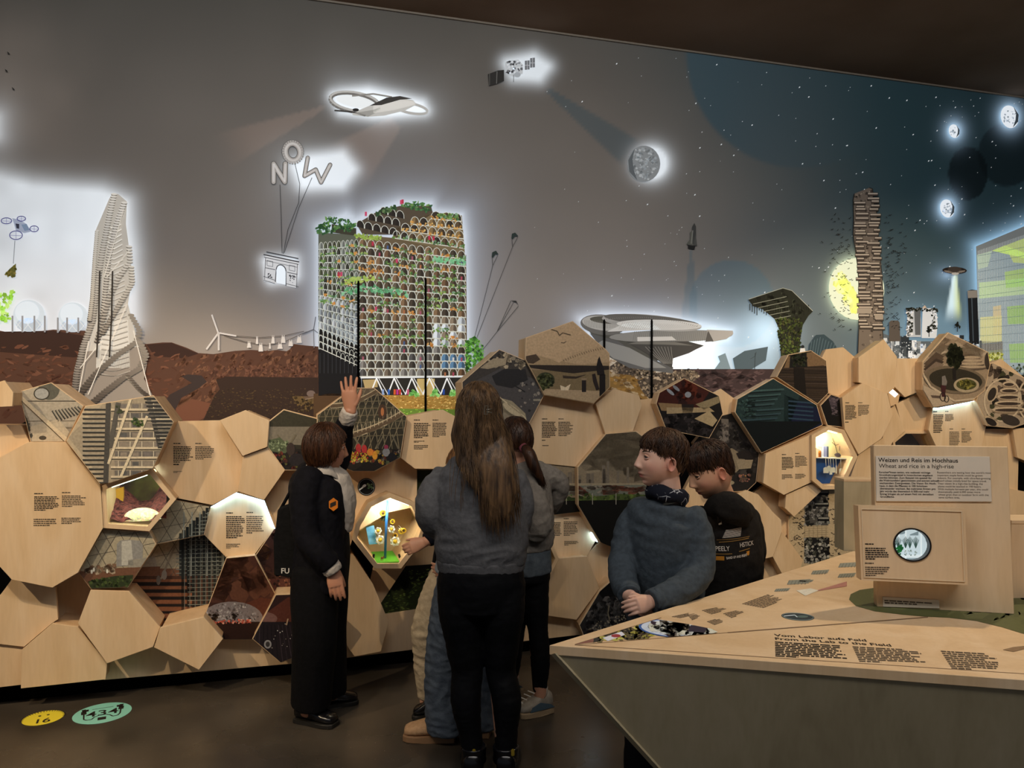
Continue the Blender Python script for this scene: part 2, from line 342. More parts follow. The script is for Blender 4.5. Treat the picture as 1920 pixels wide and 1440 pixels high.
    add(pdist(X, Y, [(545, 300), (570, 300), (570, 345), (545, 340)]), 30, .18)
    add(pdist(X, Y, [(500, 490), (550, 488), (552, 515), (510, 524)]), 13, .75, W, 1.5)
    db = pdist(X, Y, BLD); add(db, 10, .42); add(db, 38, .30, B)
    add(pdist(X, Y, [(625, 180), (690, 172), (790, 195), (795, 207), (700, 215), (640, 208)]), 12, .85, W, 1.5); add(pdist(X, Y, [(640, 165), (700, 168), (800, 205), (720, 222)]), 26, .2)
    add(pdist(X, Y, [(952, 118), (1000, 108), (1025, 125), (1010, 145), (965, 142)]), 14, .75, W, 1.5)
    add(np.maximum(np.hypot(X - 1221, Y - 306) - 28, 0), 9, .8)
    for x, y, r in ((1789, 246, 13), (1893, 219, 20), (1776, 391, 17)): add(np.maximum(np.hypot((X - x) / .85, Y - y) - r, 0), 9, .6, A('#bfe0ff'))
    dv = pdist(X, Y, PAV); add(dv, 10, .45); add(dv, 30, .28, B)
    add(pdist(X, Y, [(1262, 692), (1285, 655), (1330, 648), (1335, 692)]), 26, .8, A('#e6f3fb')); add(pdist(X, Y, [(1340, 692), (1345, 660), (1440, 640), (1450, 692)]), 30, .45, A('#bcdcec'))
    add(np.hypot((X - 1438) / 1.1, (Y - 618)), 38, .75, A('#cfe6f5'), 2)
    add(pdist(X, Y, GLB), 12, .75, A('#a8d4f5'))
    add(pdist(X, Y, [(1668, 640), (1700, 590), (1760, 590), (1800, 630), (1830, 640), (1840, 690), (1640, 690)]), 26, .34, A('#8fb4cc'))
    add(np.maximum(np.hypot((X - 1604) / .86, Y - 540) - 54, 0) + 100 * (X > 1612), 9, .7, A('#e4ecc0'))
    q = (Y - 515) / 90; e = np.abs(X - 1790 + 3 * q) / (4 + 15 * np.clip(q, 0, 1)); m = sst(-.02, .03, q) * (1 - sst(.6, 1.05, q)) * (1 - sst(.5, 1.1, e))
    yl = np.clip((X - 1786) / 12, 0, 1)[..., None]; g = g + m[..., None] * (A('#dff0f0') * (1 - yl) + A('#dfe27a') * yl) * .85
    add(np.hypot((X - 1775) / 1.4, Y - 516), 10, .5, A('#bcdcff'))
    g = g * (1 - .0 * c)
    return c, np.clip(g, 0, 1.0)
_u0 = wp(-420, 700, MUR).dot(WT); _u1 = wp(2250, 700, MUR).dot(WT); _o = wp(960, 700, MUR); _o = _o - WT * _o.dot(WT); _o.z = 0
NU, NZ = 520, 190; z0 = .3
us = np.linspace(_u0, _u1, NU); zs = np.linspace(z0, CEIL, NZ); U, Z = np.meshgrid(us, zs)
PX = _o.x + U * WT.x; PY = _o.y + U * WT.y; IX = 960 + F * PX / PY; IY = HZ - F * (Z - 1.6) / PY
_c, _g = sky(IX, IY)
_m = bpy.data.meshes.new('wall_back'); V = np.stack([PX, PY, Z], -1).reshape(-1, 3)
_m.from_pydata(V.tolist(), [], [(j * NU + i, j * NU + i + 1, (j + 1) * NU + i + 1, (j + 1) * NU + i) for j in range(NZ - 1) for i in range(NU - 1)])
for nm, dat in (('Col', _c), ('GlowCol', _g)):
    a = _m.attributes.new(nm, 'FLOAT_COLOR', 'POINT'); q = np.ones((NU * NZ, 4), 'f'); q[:, :3] = dat.reshape(-1, 3); a.data.foreach_set('color', q.ravel())
_m.update()
SKM = newmat('backlit_fabric_print', '#808080', .7, .15); _b = SKM.node_tree.nodes['Principled BSDF']
_a = nd(SKM, 'ShaderNodeAttribute'); _a.attribute_name = 'Col'; _ga = nd(SKM, 'ShaderNodeAttribute'); _ga.attribute_name = 'GlowCol'
_v = nd(SKM, 'ShaderNodeVectorMath', operation='MULTIPLY'); _v.inputs[1].default_value = (1.9, 1.95, 2.1); lk(SKM, _a.outputs['Color'], _v.inputs[0]); lk(SKM, _v.outputs[0], _b.inputs['Base Color'])
lk(SKM, _ga.outputs['Color'], _b.inputs['Emission Color']); _b.inputs['Emission Strength'].default_value = .95
_m.materials.append(SKM); WALL = link(bpy.data.objects.new('wall_back', _m)); tag(WALL, 'tall backlit fabric picture wall printed with a sky turning to starry night', kind='structure')
def mural(a, name): return a.build(name, MUR + (.004 if name in ('printed_mountains', 'printed_stars') else .011), PM, WALL)
def strip_prof(cx, w, y): return None
# ------------------------------------------------------------------ printed things on the picture wall
# stars
A = Art(5)
for i in range(330):
    x = 1920 - abs(A.r.gauss(0, 420)) if i % 3 else A.r.uniform(1000, 1920); y = A.r.uniform(100, 690)
    if x < 1000 or y < (x - 680) * .141 + 14: continue
    s_ = A.r.choice([.6, .8, .8, 1, 1.5]); A.p([(x - s_, y + s_), (x + s_ * .6, y + s_ * .4), (x + s_, y - s_), (x - s_ * .4, y - s_ * .6)], '#e8eef0', 1, .35)
o = mural(A, 'printed_stars'); o['kind'] = 'stuff'
# brown mountains
A = Art(11); top = [(-420, 596), (-250, 600), (-80, 615), (0, 620), (30, 626), (100, 618), (160, 620), (240, 642), (275, 645), (305, 642), (322, 642), (350, 652), (372, 662), (400, 664), (440, 658), (470, 656), (500, 658), (520, 656), (540, 659), (551, 645), (575, 648), (600, 650)]
A.p(top + [(600, 790), (600, 860), (-420, 900)], '#4f3427', 1)
A.p([(-420, 598), (-250, 602), (-80, 617), (0, 622), (100, 620), (240, 643), (140, 670), (0, 660), (-250, 650), (-420, 650)], '#331f18', 2); A.p([(275, 646), (322, 643), (372, 663), (345, 672), (290, 668)], '#331f18', 2)
A.scat([(-420, 640), (140, 650), (330, 665), (330, 740), (-420, 840)], 480, ['#5e3c2c', '#653f2e', '#573626', '#6b4634', '#4a2c20'], 4, 13, 3, 0, .3, 1.3, 6)
A.scat([(-200, 660), (150, 668), (330, 675), (330, 745), (-200, 745)], 200, ['#402619', '#6f4a37', '#4a2d20', '#5a3828'], 3, 9, 4, 0, .28, 1.9, 6)
A.scat([(330, 668), (596, 655), (596, 710), (330, 760)], 300, ['#5f3f2e', '#573828', '#684733', '#4c3022', '#6f4d39'], 3, 10, 3, 0, .45, .8, 6)
A.scat([(390, 690), (596, 680), (596, 712), (390, 712)], 160, ['#432a20', '#5c3c2e', '#684636'], 2, 6, 4, 0, .5, None, 6)
A.p([(298, 770), (318, 740), (360, 718), (340, 706), (352, 702), (378, 704), (388, 716), (372, 728), (340, 746), (325, 775)], '#332927', 4)
A.p([(405, 712), (425, 706), (596, 708), (596, 790), (380, 790), (402, 742), (412, 730)], '#2e2019', 5)
A.scat([(400, 728), (596, 728), (596, 785), (385, 788)], 500, ['#42331f', '#362918', '#4f3e26', '#251b14'], 1, 3.2, 6, 0, .4, 1.6, 4)
A.p([(330, 765), (360, 748), (402, 758), (398, 776), (370, 790), (330, 790)], '#664130', 4)
A.p([(546, 743), (610, 743), (610, 752), (590, 757), (560, 760)], '#5c4a2c', 7); A.scat([(546, 743), (612, 743), (600, 765), (565, 775)], 120, ['#665230', '#2c2014', '#4e3e26'], 1, 3, 8)
A.ell(583, 738, 8, 6, '#685a53', 9); A.line([(570, 745), (607, 746)], 4, '#5a493b', 9); A.line([(572, 749), (604, 742)], 2, '#7a6854', 10)
mural(A, 'printed_mountains')
# gas tanks
A = Art(2)
for cx, cy, r in ((54, 592, 30), (137, 595, 28)):
    A.ell(cx, cy, r, r, '#cdd8e0', 1, .55); A.ell(cx - 3, cy - 6, r * .75, r * .7, '#dbe5ec', 2, .65); A.ell(cx, cy + r * .55, r * .8, r * .42, '#b9c4cd', 2, .55)
    for k in (-1.02, -.4, .35, 1.0): A.line([(cx + r * k, cy - r * .2 + 6), (cx + r * k, cy + r + 1)], 3.4, '#8e8f92', 4, .35)
    for k in (-1.02, -.4, .35): A.line([(cx + r * k, cy + 4), (cx + r * (k + .7), cy + r)], 1, '#d8dde0', 3, .5); A.line([(cx + r * k, cy + r), (cx + r * (k + .7), cy + 4)], 1, '#d8dde0', 3, .5)
mural(A, 'printed_gas_tanks')
# drone with hanging tree, leaves at the edge
A = Art(3)
for cx, cy, rx, ry in ((12, 414, 10, 5.5), (40, 410, 8, 4.5), (64, 429, 8, 5.5), (30, 441, 12, 8)):
    A.ring(cx, cy, rx, ry, 1.6, '#4b4a86', 3, .4); A.line([(cx - rx, cy), (cx + rx, cy + 1)], .8, '#7a7aa8', 3, .4); A.line([(cx, cy - ry), (cx, cy + ry)], .8, '#7a7aa8', 3, .4)
A.p([(23, 409), (36, 412), (50, 420), (58, 434), (46, 437), (30, 432)], '#aab4c8', 2, .3); A.p([(40, 421), (50, 420), (56, 431), (46, 433)], '#7f93ad', 3, .4); A.p([(29, 419), (36, 420), (36, 429), (31, 428)], '#3b3f4f', 3)
A.line([(28, 451), (25, 494)], 1, '#6a7078', 2); A.p([(30, 494), (29, 519), (8, 515), (18, 504)], '#5a5a25', 2, .2); A.scat([(30, 494), (29, 520), (8, 516)], 40, ['#6f6a2a', '#8a7d3c', '#45481c'], 1, 3, 3, .15)
A.scat([(-40, 560), (30, 545), (18, 600), (-40, 615)], 130, ['#8fbf3e', '#a6d655', '#c2e57e', '#7aa832'], 2, 6, 2, .55)
for x, y in ((16, 99), (12, 132), (25, 166)): A.p([(x - 3, y - 3), (x + 1, y), (x + 3, y + 3), (x - 1, y + 2)], '#23221f', 2)
mural(A, 'printed_drone')
# spiral tower
A = Art(4); body = [(205, 372), (212, 362), (222, 364), (238, 378), (236, 420), (244, 480), (248, 520), (240, 570), (250, 610), (262, 650), (276, 680), (262, 700), (285, 742), (290, 760), (132, 760), (140, 690), (158, 640), (168, 580), (172, 520), (178, 435)]
A.p(body, '#c3beb2', 1, .3)
A.p([(132, 760), (138, 700), (150, 660), (262, 650), (276, 680), (270, 710), (288, 745), (288, 760)], '#8d857b', 2, .05)
A.p([(182, 600), (240, 600), (244, 690), (180, 690)], '#d8d3c6', 2, .35)
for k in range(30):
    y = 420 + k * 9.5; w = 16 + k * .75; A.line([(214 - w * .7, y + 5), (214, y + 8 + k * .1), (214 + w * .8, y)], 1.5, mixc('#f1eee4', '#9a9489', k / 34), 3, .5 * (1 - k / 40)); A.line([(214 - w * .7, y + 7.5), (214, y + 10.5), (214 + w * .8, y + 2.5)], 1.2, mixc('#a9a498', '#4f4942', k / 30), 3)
SL = [5.0]
def strand(P, n, w0, w1, c0, c1, g0=.25):
    L_ = [0]
    for a, b in zip(P, P[1:]): L_.append(L_[-1] + math.hypot(b[0] - a[0], b[1] - a[1]))
    for i in range(n):
        t = i / (n - 1) * L_[-1]; k = next(j for j in range(1, len(L_)) if L_[j] >= t - 1e-6); u = (t - L_[k - 1]) / (L_[k] - L_[k - 1]); x = P[k - 1][0] + (P[k][0] - P[k - 1][0]) * u; y = P[k - 1][1] + (P[k][1] - P[k - 1][1]) * u
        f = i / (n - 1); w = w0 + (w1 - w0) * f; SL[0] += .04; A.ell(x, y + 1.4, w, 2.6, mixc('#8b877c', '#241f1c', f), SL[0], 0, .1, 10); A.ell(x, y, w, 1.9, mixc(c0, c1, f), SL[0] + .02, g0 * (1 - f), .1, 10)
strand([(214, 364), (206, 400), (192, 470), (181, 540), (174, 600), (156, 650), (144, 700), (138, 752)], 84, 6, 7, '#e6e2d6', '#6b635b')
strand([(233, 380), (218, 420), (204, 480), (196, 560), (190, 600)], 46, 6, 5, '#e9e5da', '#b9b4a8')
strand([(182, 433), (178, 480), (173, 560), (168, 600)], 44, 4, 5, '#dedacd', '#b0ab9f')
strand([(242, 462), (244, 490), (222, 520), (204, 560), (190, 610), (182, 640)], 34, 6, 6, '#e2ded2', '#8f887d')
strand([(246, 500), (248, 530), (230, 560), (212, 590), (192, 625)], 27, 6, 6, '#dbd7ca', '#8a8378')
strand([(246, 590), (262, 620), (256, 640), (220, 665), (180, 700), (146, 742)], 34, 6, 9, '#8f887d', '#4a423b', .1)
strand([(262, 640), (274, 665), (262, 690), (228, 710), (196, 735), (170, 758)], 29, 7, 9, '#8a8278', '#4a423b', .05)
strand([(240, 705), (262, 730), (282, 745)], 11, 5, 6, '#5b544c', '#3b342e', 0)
for P in (((166, 640), (146, 745)), ((238, 570), (165, 740)), ((150, 690), (190, 640)), ((250, 620), (282, 742)), ((232, 392), (195, 520)), ((200, 520), (242, 470))): A.line(P, 1.6, '#e6e0d2', 24, .25)
for x in (187, 211): A.line([(x, 508), (x - 2, 600), (x - 6, 670)], 3, '#332e28', 25)  # dark streaks: shadows of supports behind the fabric, painted into the tower
mural(A, 'printed_spiral_tower')
# letter balloons, strings and triumphal arch
A = Art(6)
def letter(P, w):
    A.line(P, w + 2.4, '#55524d', 2); [A.ell(x, y, w / 2 + 1.2, w / 2 + 1.2, '#55524d', 2, 0, 0, 12) for x, y in P]
    A.line(P, w, '#b5b1aa', 3, .12); [A.ell(x, y, w / 2, w / 2, '#b5b1aa', 3, .12, 0, 12) for x, y in P]; A.line(P, w * .45, '#d2cfca', 4, .2)
letter([(513, 341), (513, 307), (534, 341), (535, 307)], 8); letter([(577, 296), (571, 330), (592, 318), (602, 342), (619, 309)], 6)
A.ring(549, 285, 14.5, 17, 13, '#55524d', 2, 0, -.2); A.ring(549, 285, 14.5, 17, 11, '#aeaaa4', 3, .12, -.2); A.ring(549, 285, 13.5, 16, 4, '#cfccc6', 4, .2, -.2)
A.line([(525, 346), (527, 400), (529, 475)], 1.1, '#3c3a38', 2); A.line([(553, 307), (562, 345), (560, 380), (540, 430), (531, 476)], 1.1, '#3c3a38', 2); A.line([(585, 333), (560, 390), (533, 474)], 1.1, '#3c3a38', 2)
def ik(x, y): return (494 + x * 67 - y * 0, 470 + y * 60 + x * 14)
A.p([ik(.05, .12), ik(1, .12), ik(.92, .95), ik(.62, .95), ik(.62, .6), ik(.36, .6), ik(.36, .95), ik(0, .95)], '#d4d6d8', 1, .55)
for a, b, w in (((.08, .02), (.98, .02), 2), ((0, .12), (1, .12), 2.2), ((.02, .2), (.98, .2), 1.2), ((.06, .3), (.95, .3), .8), ((.05, .52), (.33, .52), 1.2), ((.66, .52), (.95, .52), 1.2), ((.06, .2), (.03, .9), 1), ((.95, .2), (.92, .95), 1), ((.36, .5), (.33, .9), 1.6), ((.63, .5), (.63, .95), 1.6), ((0, .8), (.32, .85), 1), ((.62, .88), (.98, .9), 1), ((0, .92), (.32, .95), 1)): A.line([ik(*a), ik(*b)], w, '#3f4044', 2)
P = [ik(.36 + .135 * (1 - math.cos(t)), .5 - .17 * math.sin(t)) for t in np.linspace(0, math.pi, 12)]; A.line(P, 1.8, '#3f4044', 3); A.p([ik(.37, .92)] + P + [ik(.62, .92)], '#e9f1f8', 2, .85)
for x in (.1, .72): A.line([ik(x, .28), ik(x + .16, .28), ik(x + .16, .44), ik(x, .44), ik(x, .28)], .8, '#55565a', 3); A.scat([ik(x, .58), ik(x + .16, .58), ik(x + .14, .82), ik(x, .82)], 14, ['#77787c', '#4a4b4f'], .8, 2, 3)
mural(A, 'printed_letter_balloons')
# wind turbines and washing line
A = Art(8)
A.line([(410, 624), (410, 657)], 3.4, '#c8c6c2', 3); A.line([(409, 624), (397, 590)], 3, '#d2d0cc', 3); A.line([(409, 624), (443, 630)], 3, '#d2d0cc', 3); A.line([(409, 625), (387, 655)], 3, '#d2d0cc', 3)
A.line([(588, 618), (589, 652)], 1.6, '#7d8086', 3); A.line([(588, 618), (592, 594)], 1.6, '#6b6e75', 3); A.line([(588, 618), (567, 626)], 2, '#5a5d64', 3); A.line([(588, 618), (596, 624)], 1.4, '#6b6e75', 3)
A.line([(443, 630), (485, 633), (530, 630), (570, 621)], 1, '#4a4540', 2); A.line([(420, 629), (460, 641), (500, 647), (535, 640), (575, 622)], 1, '#4a4540', 2)
for x, y, w, h in ((467, 643, 8, 9), (482, 634, 5, 11), (489, 646, 9, 13), (506, 646, 4, 8), (512, 632, 7, 12), (525, 645, 10, 9), (531, 631, 9, 12), (545, 640, 9, 9), (561, 632, 10, 11)): A.p([(x - w * .3, y), (x + w * .3, y), (x + w * .5, y + h), (x - w * .5, y + h)], '#d5d2cc', 3); A.line([(x - w * .2, y - 3), (x - w * .2, y)], 1.2, '#d5d2cc', 3); A.line([(x + w * .2, y - 3), (x + w * .2, y)], 1.2, '#d5d2cc', 3)
mural(A, 'printed_wind_turbines')
# terraced arch tower with planting
A = Art(12); GR = ['#6f9248', '#8ba85a', '#55783f', '#45633a', '#9fb566', '#6a8f62', '#86a88a']
A.p([(597, 436), (672, 446), (678, 742), (597, 742)], '#4b4a3c', 1, .18); A.p([(597, 436), (672, 440), (674, 590), (597, 600)], '#5c6152', 2, .3); A.p([(597, 658), (676, 652), (678, 742), (597, 742)], '#0e0f12', 2)
A.p([(597, 600), (672, 595), (672, 652), (597, 662)], '#9aa4a8', 2, .5)
A.p([(672, 440), (736, 446), (874, 478), (876, 706), (676, 708)], '#6b5c44', 1, .28); A.p([(736, 448), (740, 430), (776, 412), (812, 398), (866, 404), (872, 480)], '#7a6a4c', 1, .3); A.p([(668, 420), (705, 398), (750, 386), (808, 386), (812, 400), (750, 440), (680, 440)], '#54493a', 1, .25)
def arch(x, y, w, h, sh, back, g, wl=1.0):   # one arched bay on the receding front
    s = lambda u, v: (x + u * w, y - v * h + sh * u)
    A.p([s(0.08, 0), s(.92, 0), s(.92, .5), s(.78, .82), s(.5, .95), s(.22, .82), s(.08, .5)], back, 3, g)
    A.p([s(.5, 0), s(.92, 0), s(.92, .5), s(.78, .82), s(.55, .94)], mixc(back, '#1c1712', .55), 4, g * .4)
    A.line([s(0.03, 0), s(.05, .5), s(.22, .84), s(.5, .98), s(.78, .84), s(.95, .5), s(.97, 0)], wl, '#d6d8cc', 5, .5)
NR = 17
for r in range(NR):
    f = r / (NR - 1); yl = 462 + (706 - 462) * f; yr = 486 + (705 - 486) * f; h = 15.5
    A.line([(672, yl), (874, yr)], 2, '#c9c8ba', 5, .45)
    for k in range(13):
        u = k / 13; x = 673 + 200 * u; w = 200 / 13; y = yl + (yr - yl) * u; sh = (yr - yl) / 13
        bk = A.r.choice(['#5d4f3c', '#775a40', '#4a4034', '#8a6e50', '#6b6250']); g = .25
        if k > 8 and r in (9, 10, 11, 12): bk = A.r.choice(['#dfe6ea', '#c5ccd0', '#8a7a66']); g = .6
        if k > 9 and r in (14, 15): bk = '#5f87a8'; g = .4
        if r > 12 and k < 10: bk = A.r.choice(['#4a453c', '#75695a', '#5b5a58', '#8d8a84'])
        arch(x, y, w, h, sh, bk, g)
        if r < 13 and A.r.random() < .62 - r * .02:
            c = ['#c9964f', '#b8803e', '#d0a565'] if A.r.random() < .25 else GR
            A.scat([(x, y - 6), (x + w, y - 6 + sh), (x + w, y + 1 + sh), (x, y + 1)], 9, c, 1.4, 3, 6, .3)
        elif A.r.random() < .22: A.p([(x + w * .4, y - 7), (x + w * .62, y - 7), (x + w * .6, y), (x + w * .4, y)], A.r.choice(['#a8485a', '#a0586a', '#4a6088', '#d8d4cc', '#b0704a']), 6, .4)
    yl2 = 452 + (655 - 452) * f; y0 = 468 + (664 - 468) * f
    if f < .99:
        A.line([(597, y0), (672, yl2 + (yl - yl2) * .9)], 1.6, '#c5c9c0', 5, .4 * (r < 13))
        for k in range(9):
            u = k / 9; x = 598 + 74 * u; w = 8.2; y = y0 + (yl - y0) * u; dk = r > 12
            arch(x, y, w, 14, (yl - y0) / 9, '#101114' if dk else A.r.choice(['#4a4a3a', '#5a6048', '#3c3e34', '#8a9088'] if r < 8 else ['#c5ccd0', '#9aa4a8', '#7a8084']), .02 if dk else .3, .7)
            if r < 9 and A.r.random() < .6: A.scat([(x, y - 5), (x + w, y - 5), (x + w, y), (x, y)], 6, GR if A.r.random() < .8 else ['#c9964f'], 1.2, 2.6, 6, .4)
A.p([(597, 655), (672, 652), (676, 716), (660, 728), (597, 742)], '#0d0e12', 4)  # lower corner painted near-black where the backlight is missing
for k in range(10): A.line([(600 + k * 7.6, 662), (600 + k * 7.6, 700)], .9, '#33363c', 5)
for rr, (xa, ya, xb, yb) in enumerate(((736, 446, 872, 466), (752, 432, 870, 448), (770, 420, 868, 430), (808, 410, 866, 415))):
    n = int((xb - xa) / 15); A.line([(xa, ya), (xb, yb)], 2, '#cfcdbd', 5, .45)
    for k in range(n):
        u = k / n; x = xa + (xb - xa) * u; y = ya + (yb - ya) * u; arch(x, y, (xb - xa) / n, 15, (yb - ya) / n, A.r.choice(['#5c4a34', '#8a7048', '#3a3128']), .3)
        A.scat([(x, y - 5), (x + 14, y - 5), (x + 14, y + 1), (x, y + 1)], 7, ['#c9a05a', '#d9b26a', '#b88a46'] if rr != 0 else GR, 1.4, 3, 6, .3)
for rr, (xa, ya, xb, yb) in enumerate(((668, 425, 745, 442), (690, 412, 750, 424), (712, 400, 758, 410))):
    n = int((xb - xa) / 13)
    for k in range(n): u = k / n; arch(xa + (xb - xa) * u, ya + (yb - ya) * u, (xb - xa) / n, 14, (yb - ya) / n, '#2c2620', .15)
A.p([(622, 420), (668, 428), (668, 442), (622, 436)], '#3c3a2c', 5, .2)
A.scat([(592, 428), (615, 406), (650, 412), (668, 420), (660, 432), (600, 440)], 130, ['#2f5a34', '#3f6f40', '#274a2c', '#557f4a', '#6f9a50'], 2, 6, 7, .25, .5)
A.scat([(752, 384), (775, 378), (808, 384), (806, 398), (760, 388)], 70, ['#3f6f40', '#4f7f4a', '#2f5a34', '#7a9a5a'], 2, 5, 7, .3, .5)
A.scat([(705, 398), (740, 384), (745, 392), (708, 404)], 40, ['#3a5a34', '#2c4a2c', '#6f8a5a'], 2, 4, 7, .3); A.scat([(820, 402), (860, 402), (860, 412), (820, 406)], 40, GR, 2, 4, 7, .35); A.scat([(665, 438), (715, 444), (714, 450), (668, 446)], 50, ['#a3b85a', '#b5c56e', '#8fa550'], 2, 4, 7, .35)
A.scat([(645, 524), (700, 515), (702, 524), (648, 534)], 50, ['#a3b85a', '#b5c56e'], 2, 4, 7, .35); A.scat([(640, 545), (675, 530), (760, 545), (764, 556), (676, 546), (644, 556)], 90, ['#6fae82', '#8fc59a', '#5a9a6a'], 2, 4, 7, .4); A.scat([(812, 480), (872, 488), (872, 496), (812, 490)], 50, ['#6fae82', '#8fc59a'], 2, 4, 7, .4)
for x, y in ((686, 402), (752, 380), (755, 379), (699, 458), (744, 490), (705, 580), (722, 582), (635, 515), (640, 515), (805, 447), (813, 448)): A.p([(x - 2, y - 5), (x + 2, y - 5), (x + 2, y + 3), (x - 2, y + 3)], A.r.choice(['#b8324a', '#c9486a', '#d8c0b8']), 8, .35)
A.p([(678, 708), (878, 706), (878, 742), (678, 742)], '#2c2a26', 2, .05); A.p([(680, 712), (708, 711), (708, 726), (684, 727)], '#b09a6a', 3, .3); A.p([(782, 710), (815, 710), (815, 742), (782, 742)], '#c9b070', 3, .35)
for k in range(6): x = 692 + k * 33; A.line([(x + 14, 709), (x + 2, 740)], 2.4, '#f0f0ec', 6, .7); A.line([(x + 14, 709), (x + 28, 740)], 2.4, '#f0f0ec', 6, .7); A.line([(x + 18, 709), (x + 36, 740)], 1.6, '#d8d8d4', 5, .5)
A.line([(676, 708), (878, 706)], 3, '#e6e8e6', 6, .6)
for x in (776, 816, 850, 866): A.scat([(x - 10, 742), (x, 728), (x + 10, 742)], 26, ['#8fbf6a', '#b0d890', '#5a9a4a'], 2, 4, 7, .35)
for x, c in ((718, '#8aa0c8'), (745, '#b83a8a'), (750, '#c23a2a'), (729, '#2f5fb0'), (740, '#d05a2a'), (832, '#2f4fa0'), (765, '#c25a7a')): A.p([(x - 2, 730), (x + 2, 730), (x + 2, 740), (x - 2, 740)], c, 8, .35)
A.p([(588, 738), (690, 738), (704, 774), (640, 800), (588, 800)], '#4a3622', 2); A.p([(676, 741), (905, 741), (905, 772), (700, 772)], '#a8843f', 3, .25); A.scat([(690, 742), (890, 742), (890, 772), (705, 772)], 420, ['#d9b060', '#a5762e', '#8a5f24', '#e6c87a'], 1, 3.4, 4, .3, .4, 1.5, 4)
A.p([(735, 766), (900, 768), (900, 800), (760, 800)], '#6a8636', 5, .2); A.scat([(735, 768), (900, 768), (900, 790), (750, 790)], 130, ['#8fbf3a', '#5a8a24', '#a5d050'], 1, 3, 6, .25, .4, 1.5, 4)
A.scat([(874, 640), (890, 630), (906, 650), (906, 690), (880, 712), (874, 690)], 260, ['#4f8a3a', '#3a6a2c', '#6fae4a', '#2c5224', '#8fc45a'], 1.5, 4, 6, .28)
mural(A, 'printed_arch_tower')
# kites
A = Art(13)
A.p([(922, 482), (923, 473), (930, 470), (935, 477), (929, 477), (924, 484)], '#26332f', 2); A.p([(959, 447), (960, 438), (966, 436), (972, 443), (966, 443), (961, 449)], '#26332f', 2); A.p([(957, 563), (968, 564), (973, 574), (968, 567)], '#2c2c2a', 2)
for P in (((923, 484), (924, 498), (890, 632)), ((933, 479), (924, 498)), ((960, 449), (961, 463), (893, 636)), ((971, 444), (961, 463)), ((958, 564), (932, 622), (905, 656)), ((964, 565), (932, 622)), ((972, 574), (932, 622))): A.line(P, .9, '#45433f', 2)
mural(A, 'printed_kites')
# aircraft
A = Art(14)
A.ring(665, 192, 46, 17, 8, '#77756f', 2, .08, .17); A.ring(665, 190, 46, 17, 4, '#bdbcb6', 3, .3, .17); A.ell(668, 191, 38, 11, '#e8ecec', 1, .8, .17)
A.ring(770, 203, 32, 9, 5, '#b7b6b0', 2, .3, .2); A.p([(660, 212), (700, 195), (745, 183), (775, 188), (781, 196), (760, 207), (720, 217), (690, 219), (662, 216)], '#c3c2bb', 4, .35); A.p([(700, 196), (745, 186), (776, 190), (778, 196), (740, 206), (700, 212)], '#dedcd4', 5, .4)
A.p([(693, 198), (725, 183), (750, 180), (773, 185), (750, 187), (715, 197)], '#3d3b38', 6); A.line([(627, 207), (662, 210), (685, 217)], 3, '#3d3b38', 5); A.ell(667, 206, 6, 3, '#22211f', 6); A.p([(662, 212), (700, 206), (712, 201), (715, 206), (690, 219)], '#a5a49d', 5, .15); A.line([(660, 180), (700, 176), (735, 182)], 3, '#8f8d86', 5, .2)
mural(A, 'printed_aircraft')
# satellite
A = Art(15)
A.p([(915, 139), (934, 132), (945, 131), (945, 152), (932, 157), (917, 161)], '#2b2a28', 2); A.line([(932, 134), (931, 157)], 1.4, '#6a6965', 3); A.line([(918, 138), (918, 160)], 1.2, '#55544f', 3)
A.p([(947, 116), (960, 113), (972, 112), (981, 122), (980, 138), (965, 145), (948, 138)], '#bfc4c6', 2, .4); A.scat([(947, 116), (972, 112), (981, 122), (980, 138), (948, 138)], 46, ['#3d3f42', '#e6ecef', '#77797c'], 1, 3, 3, .1); A.ell(970, 140, 6, 5, '#aab0b3', 4, .2); A.line([(963, 140), (963, 154)], 1, '#55544f', 3)
for x0, x1, y0, y1 in ((984, 993, 114, 131), (994, 1003, 109, 127)): A.p([(x0, y0), (x1, y0 - 1), (x1, y1 - 1), (x0, y1)], '#75797c', 2, .1); A.line([((x0 + x1) / 2, y0), ((x0 + x1) / 2, y1)], 1, '#d0d4d6', 3); A.line([(x0, (y0 + y1) / 2), (x1, (y0 + y1) / 2)], 1, '#d0d4d6', 3)
mural(A, 'printed_satellite')
# planets and moons
A = Art(16)
A.ell(1207, 307, 31, 34, '#8a8f90', 2, .18); A.scat([(1180, 300), (1195, 276), (1225, 280), (1236, 310), (1215, 338), (1185, 330)], 150, ['#9ea4a5', '#7b8081', '#b5baba'], 1, 4, 3, .16)
A.p([(1190, 279), (1178, 300), (1180, 322), (1195, 338), (1188, 318), (1186, 298)], '#5f6567', 4, .05)
for x, y, r, k in ((1789, 246, 12, 1), (1893, 219, 20, 2), (1776, 391, 16, 3)):
    A.ell(x, y, r * .82, r * 1.08, '#e9eff5', 2, .85, -.25); A.scat([(x - r * .6, y - r * .6), (x + r * .6, y - r * .6), (x + r * .6, y + r * .6), (x - r * .6, y + r * .6)], 14 * k, ['#b5c0c9', '#d5dde5', '#9aa5ad'], .8, 2.4, 3, .6)
    A.p([(x + r * .35, y - r * .98), (x + r * .85, y - r * .2), (x + r * .8, y + r * .45), (x + r * .3, y + r * 1.02), (x + r * .55, y + r * .3), (x + r * .6, y - r * .3)], '#55626a', 4, .1)
A.ell(1606, 542, 52, 58, '#eaeecb', 1, .75, -.15); A.scat([(1560, 520), (1580, 560), (1606, 600), (1606, 560), (1580, 510)], 60, ['#e6e890', '#dfe27a', '#eceeb0'], 3, 10, 2, .65)
mural(A, 'printed_moons')
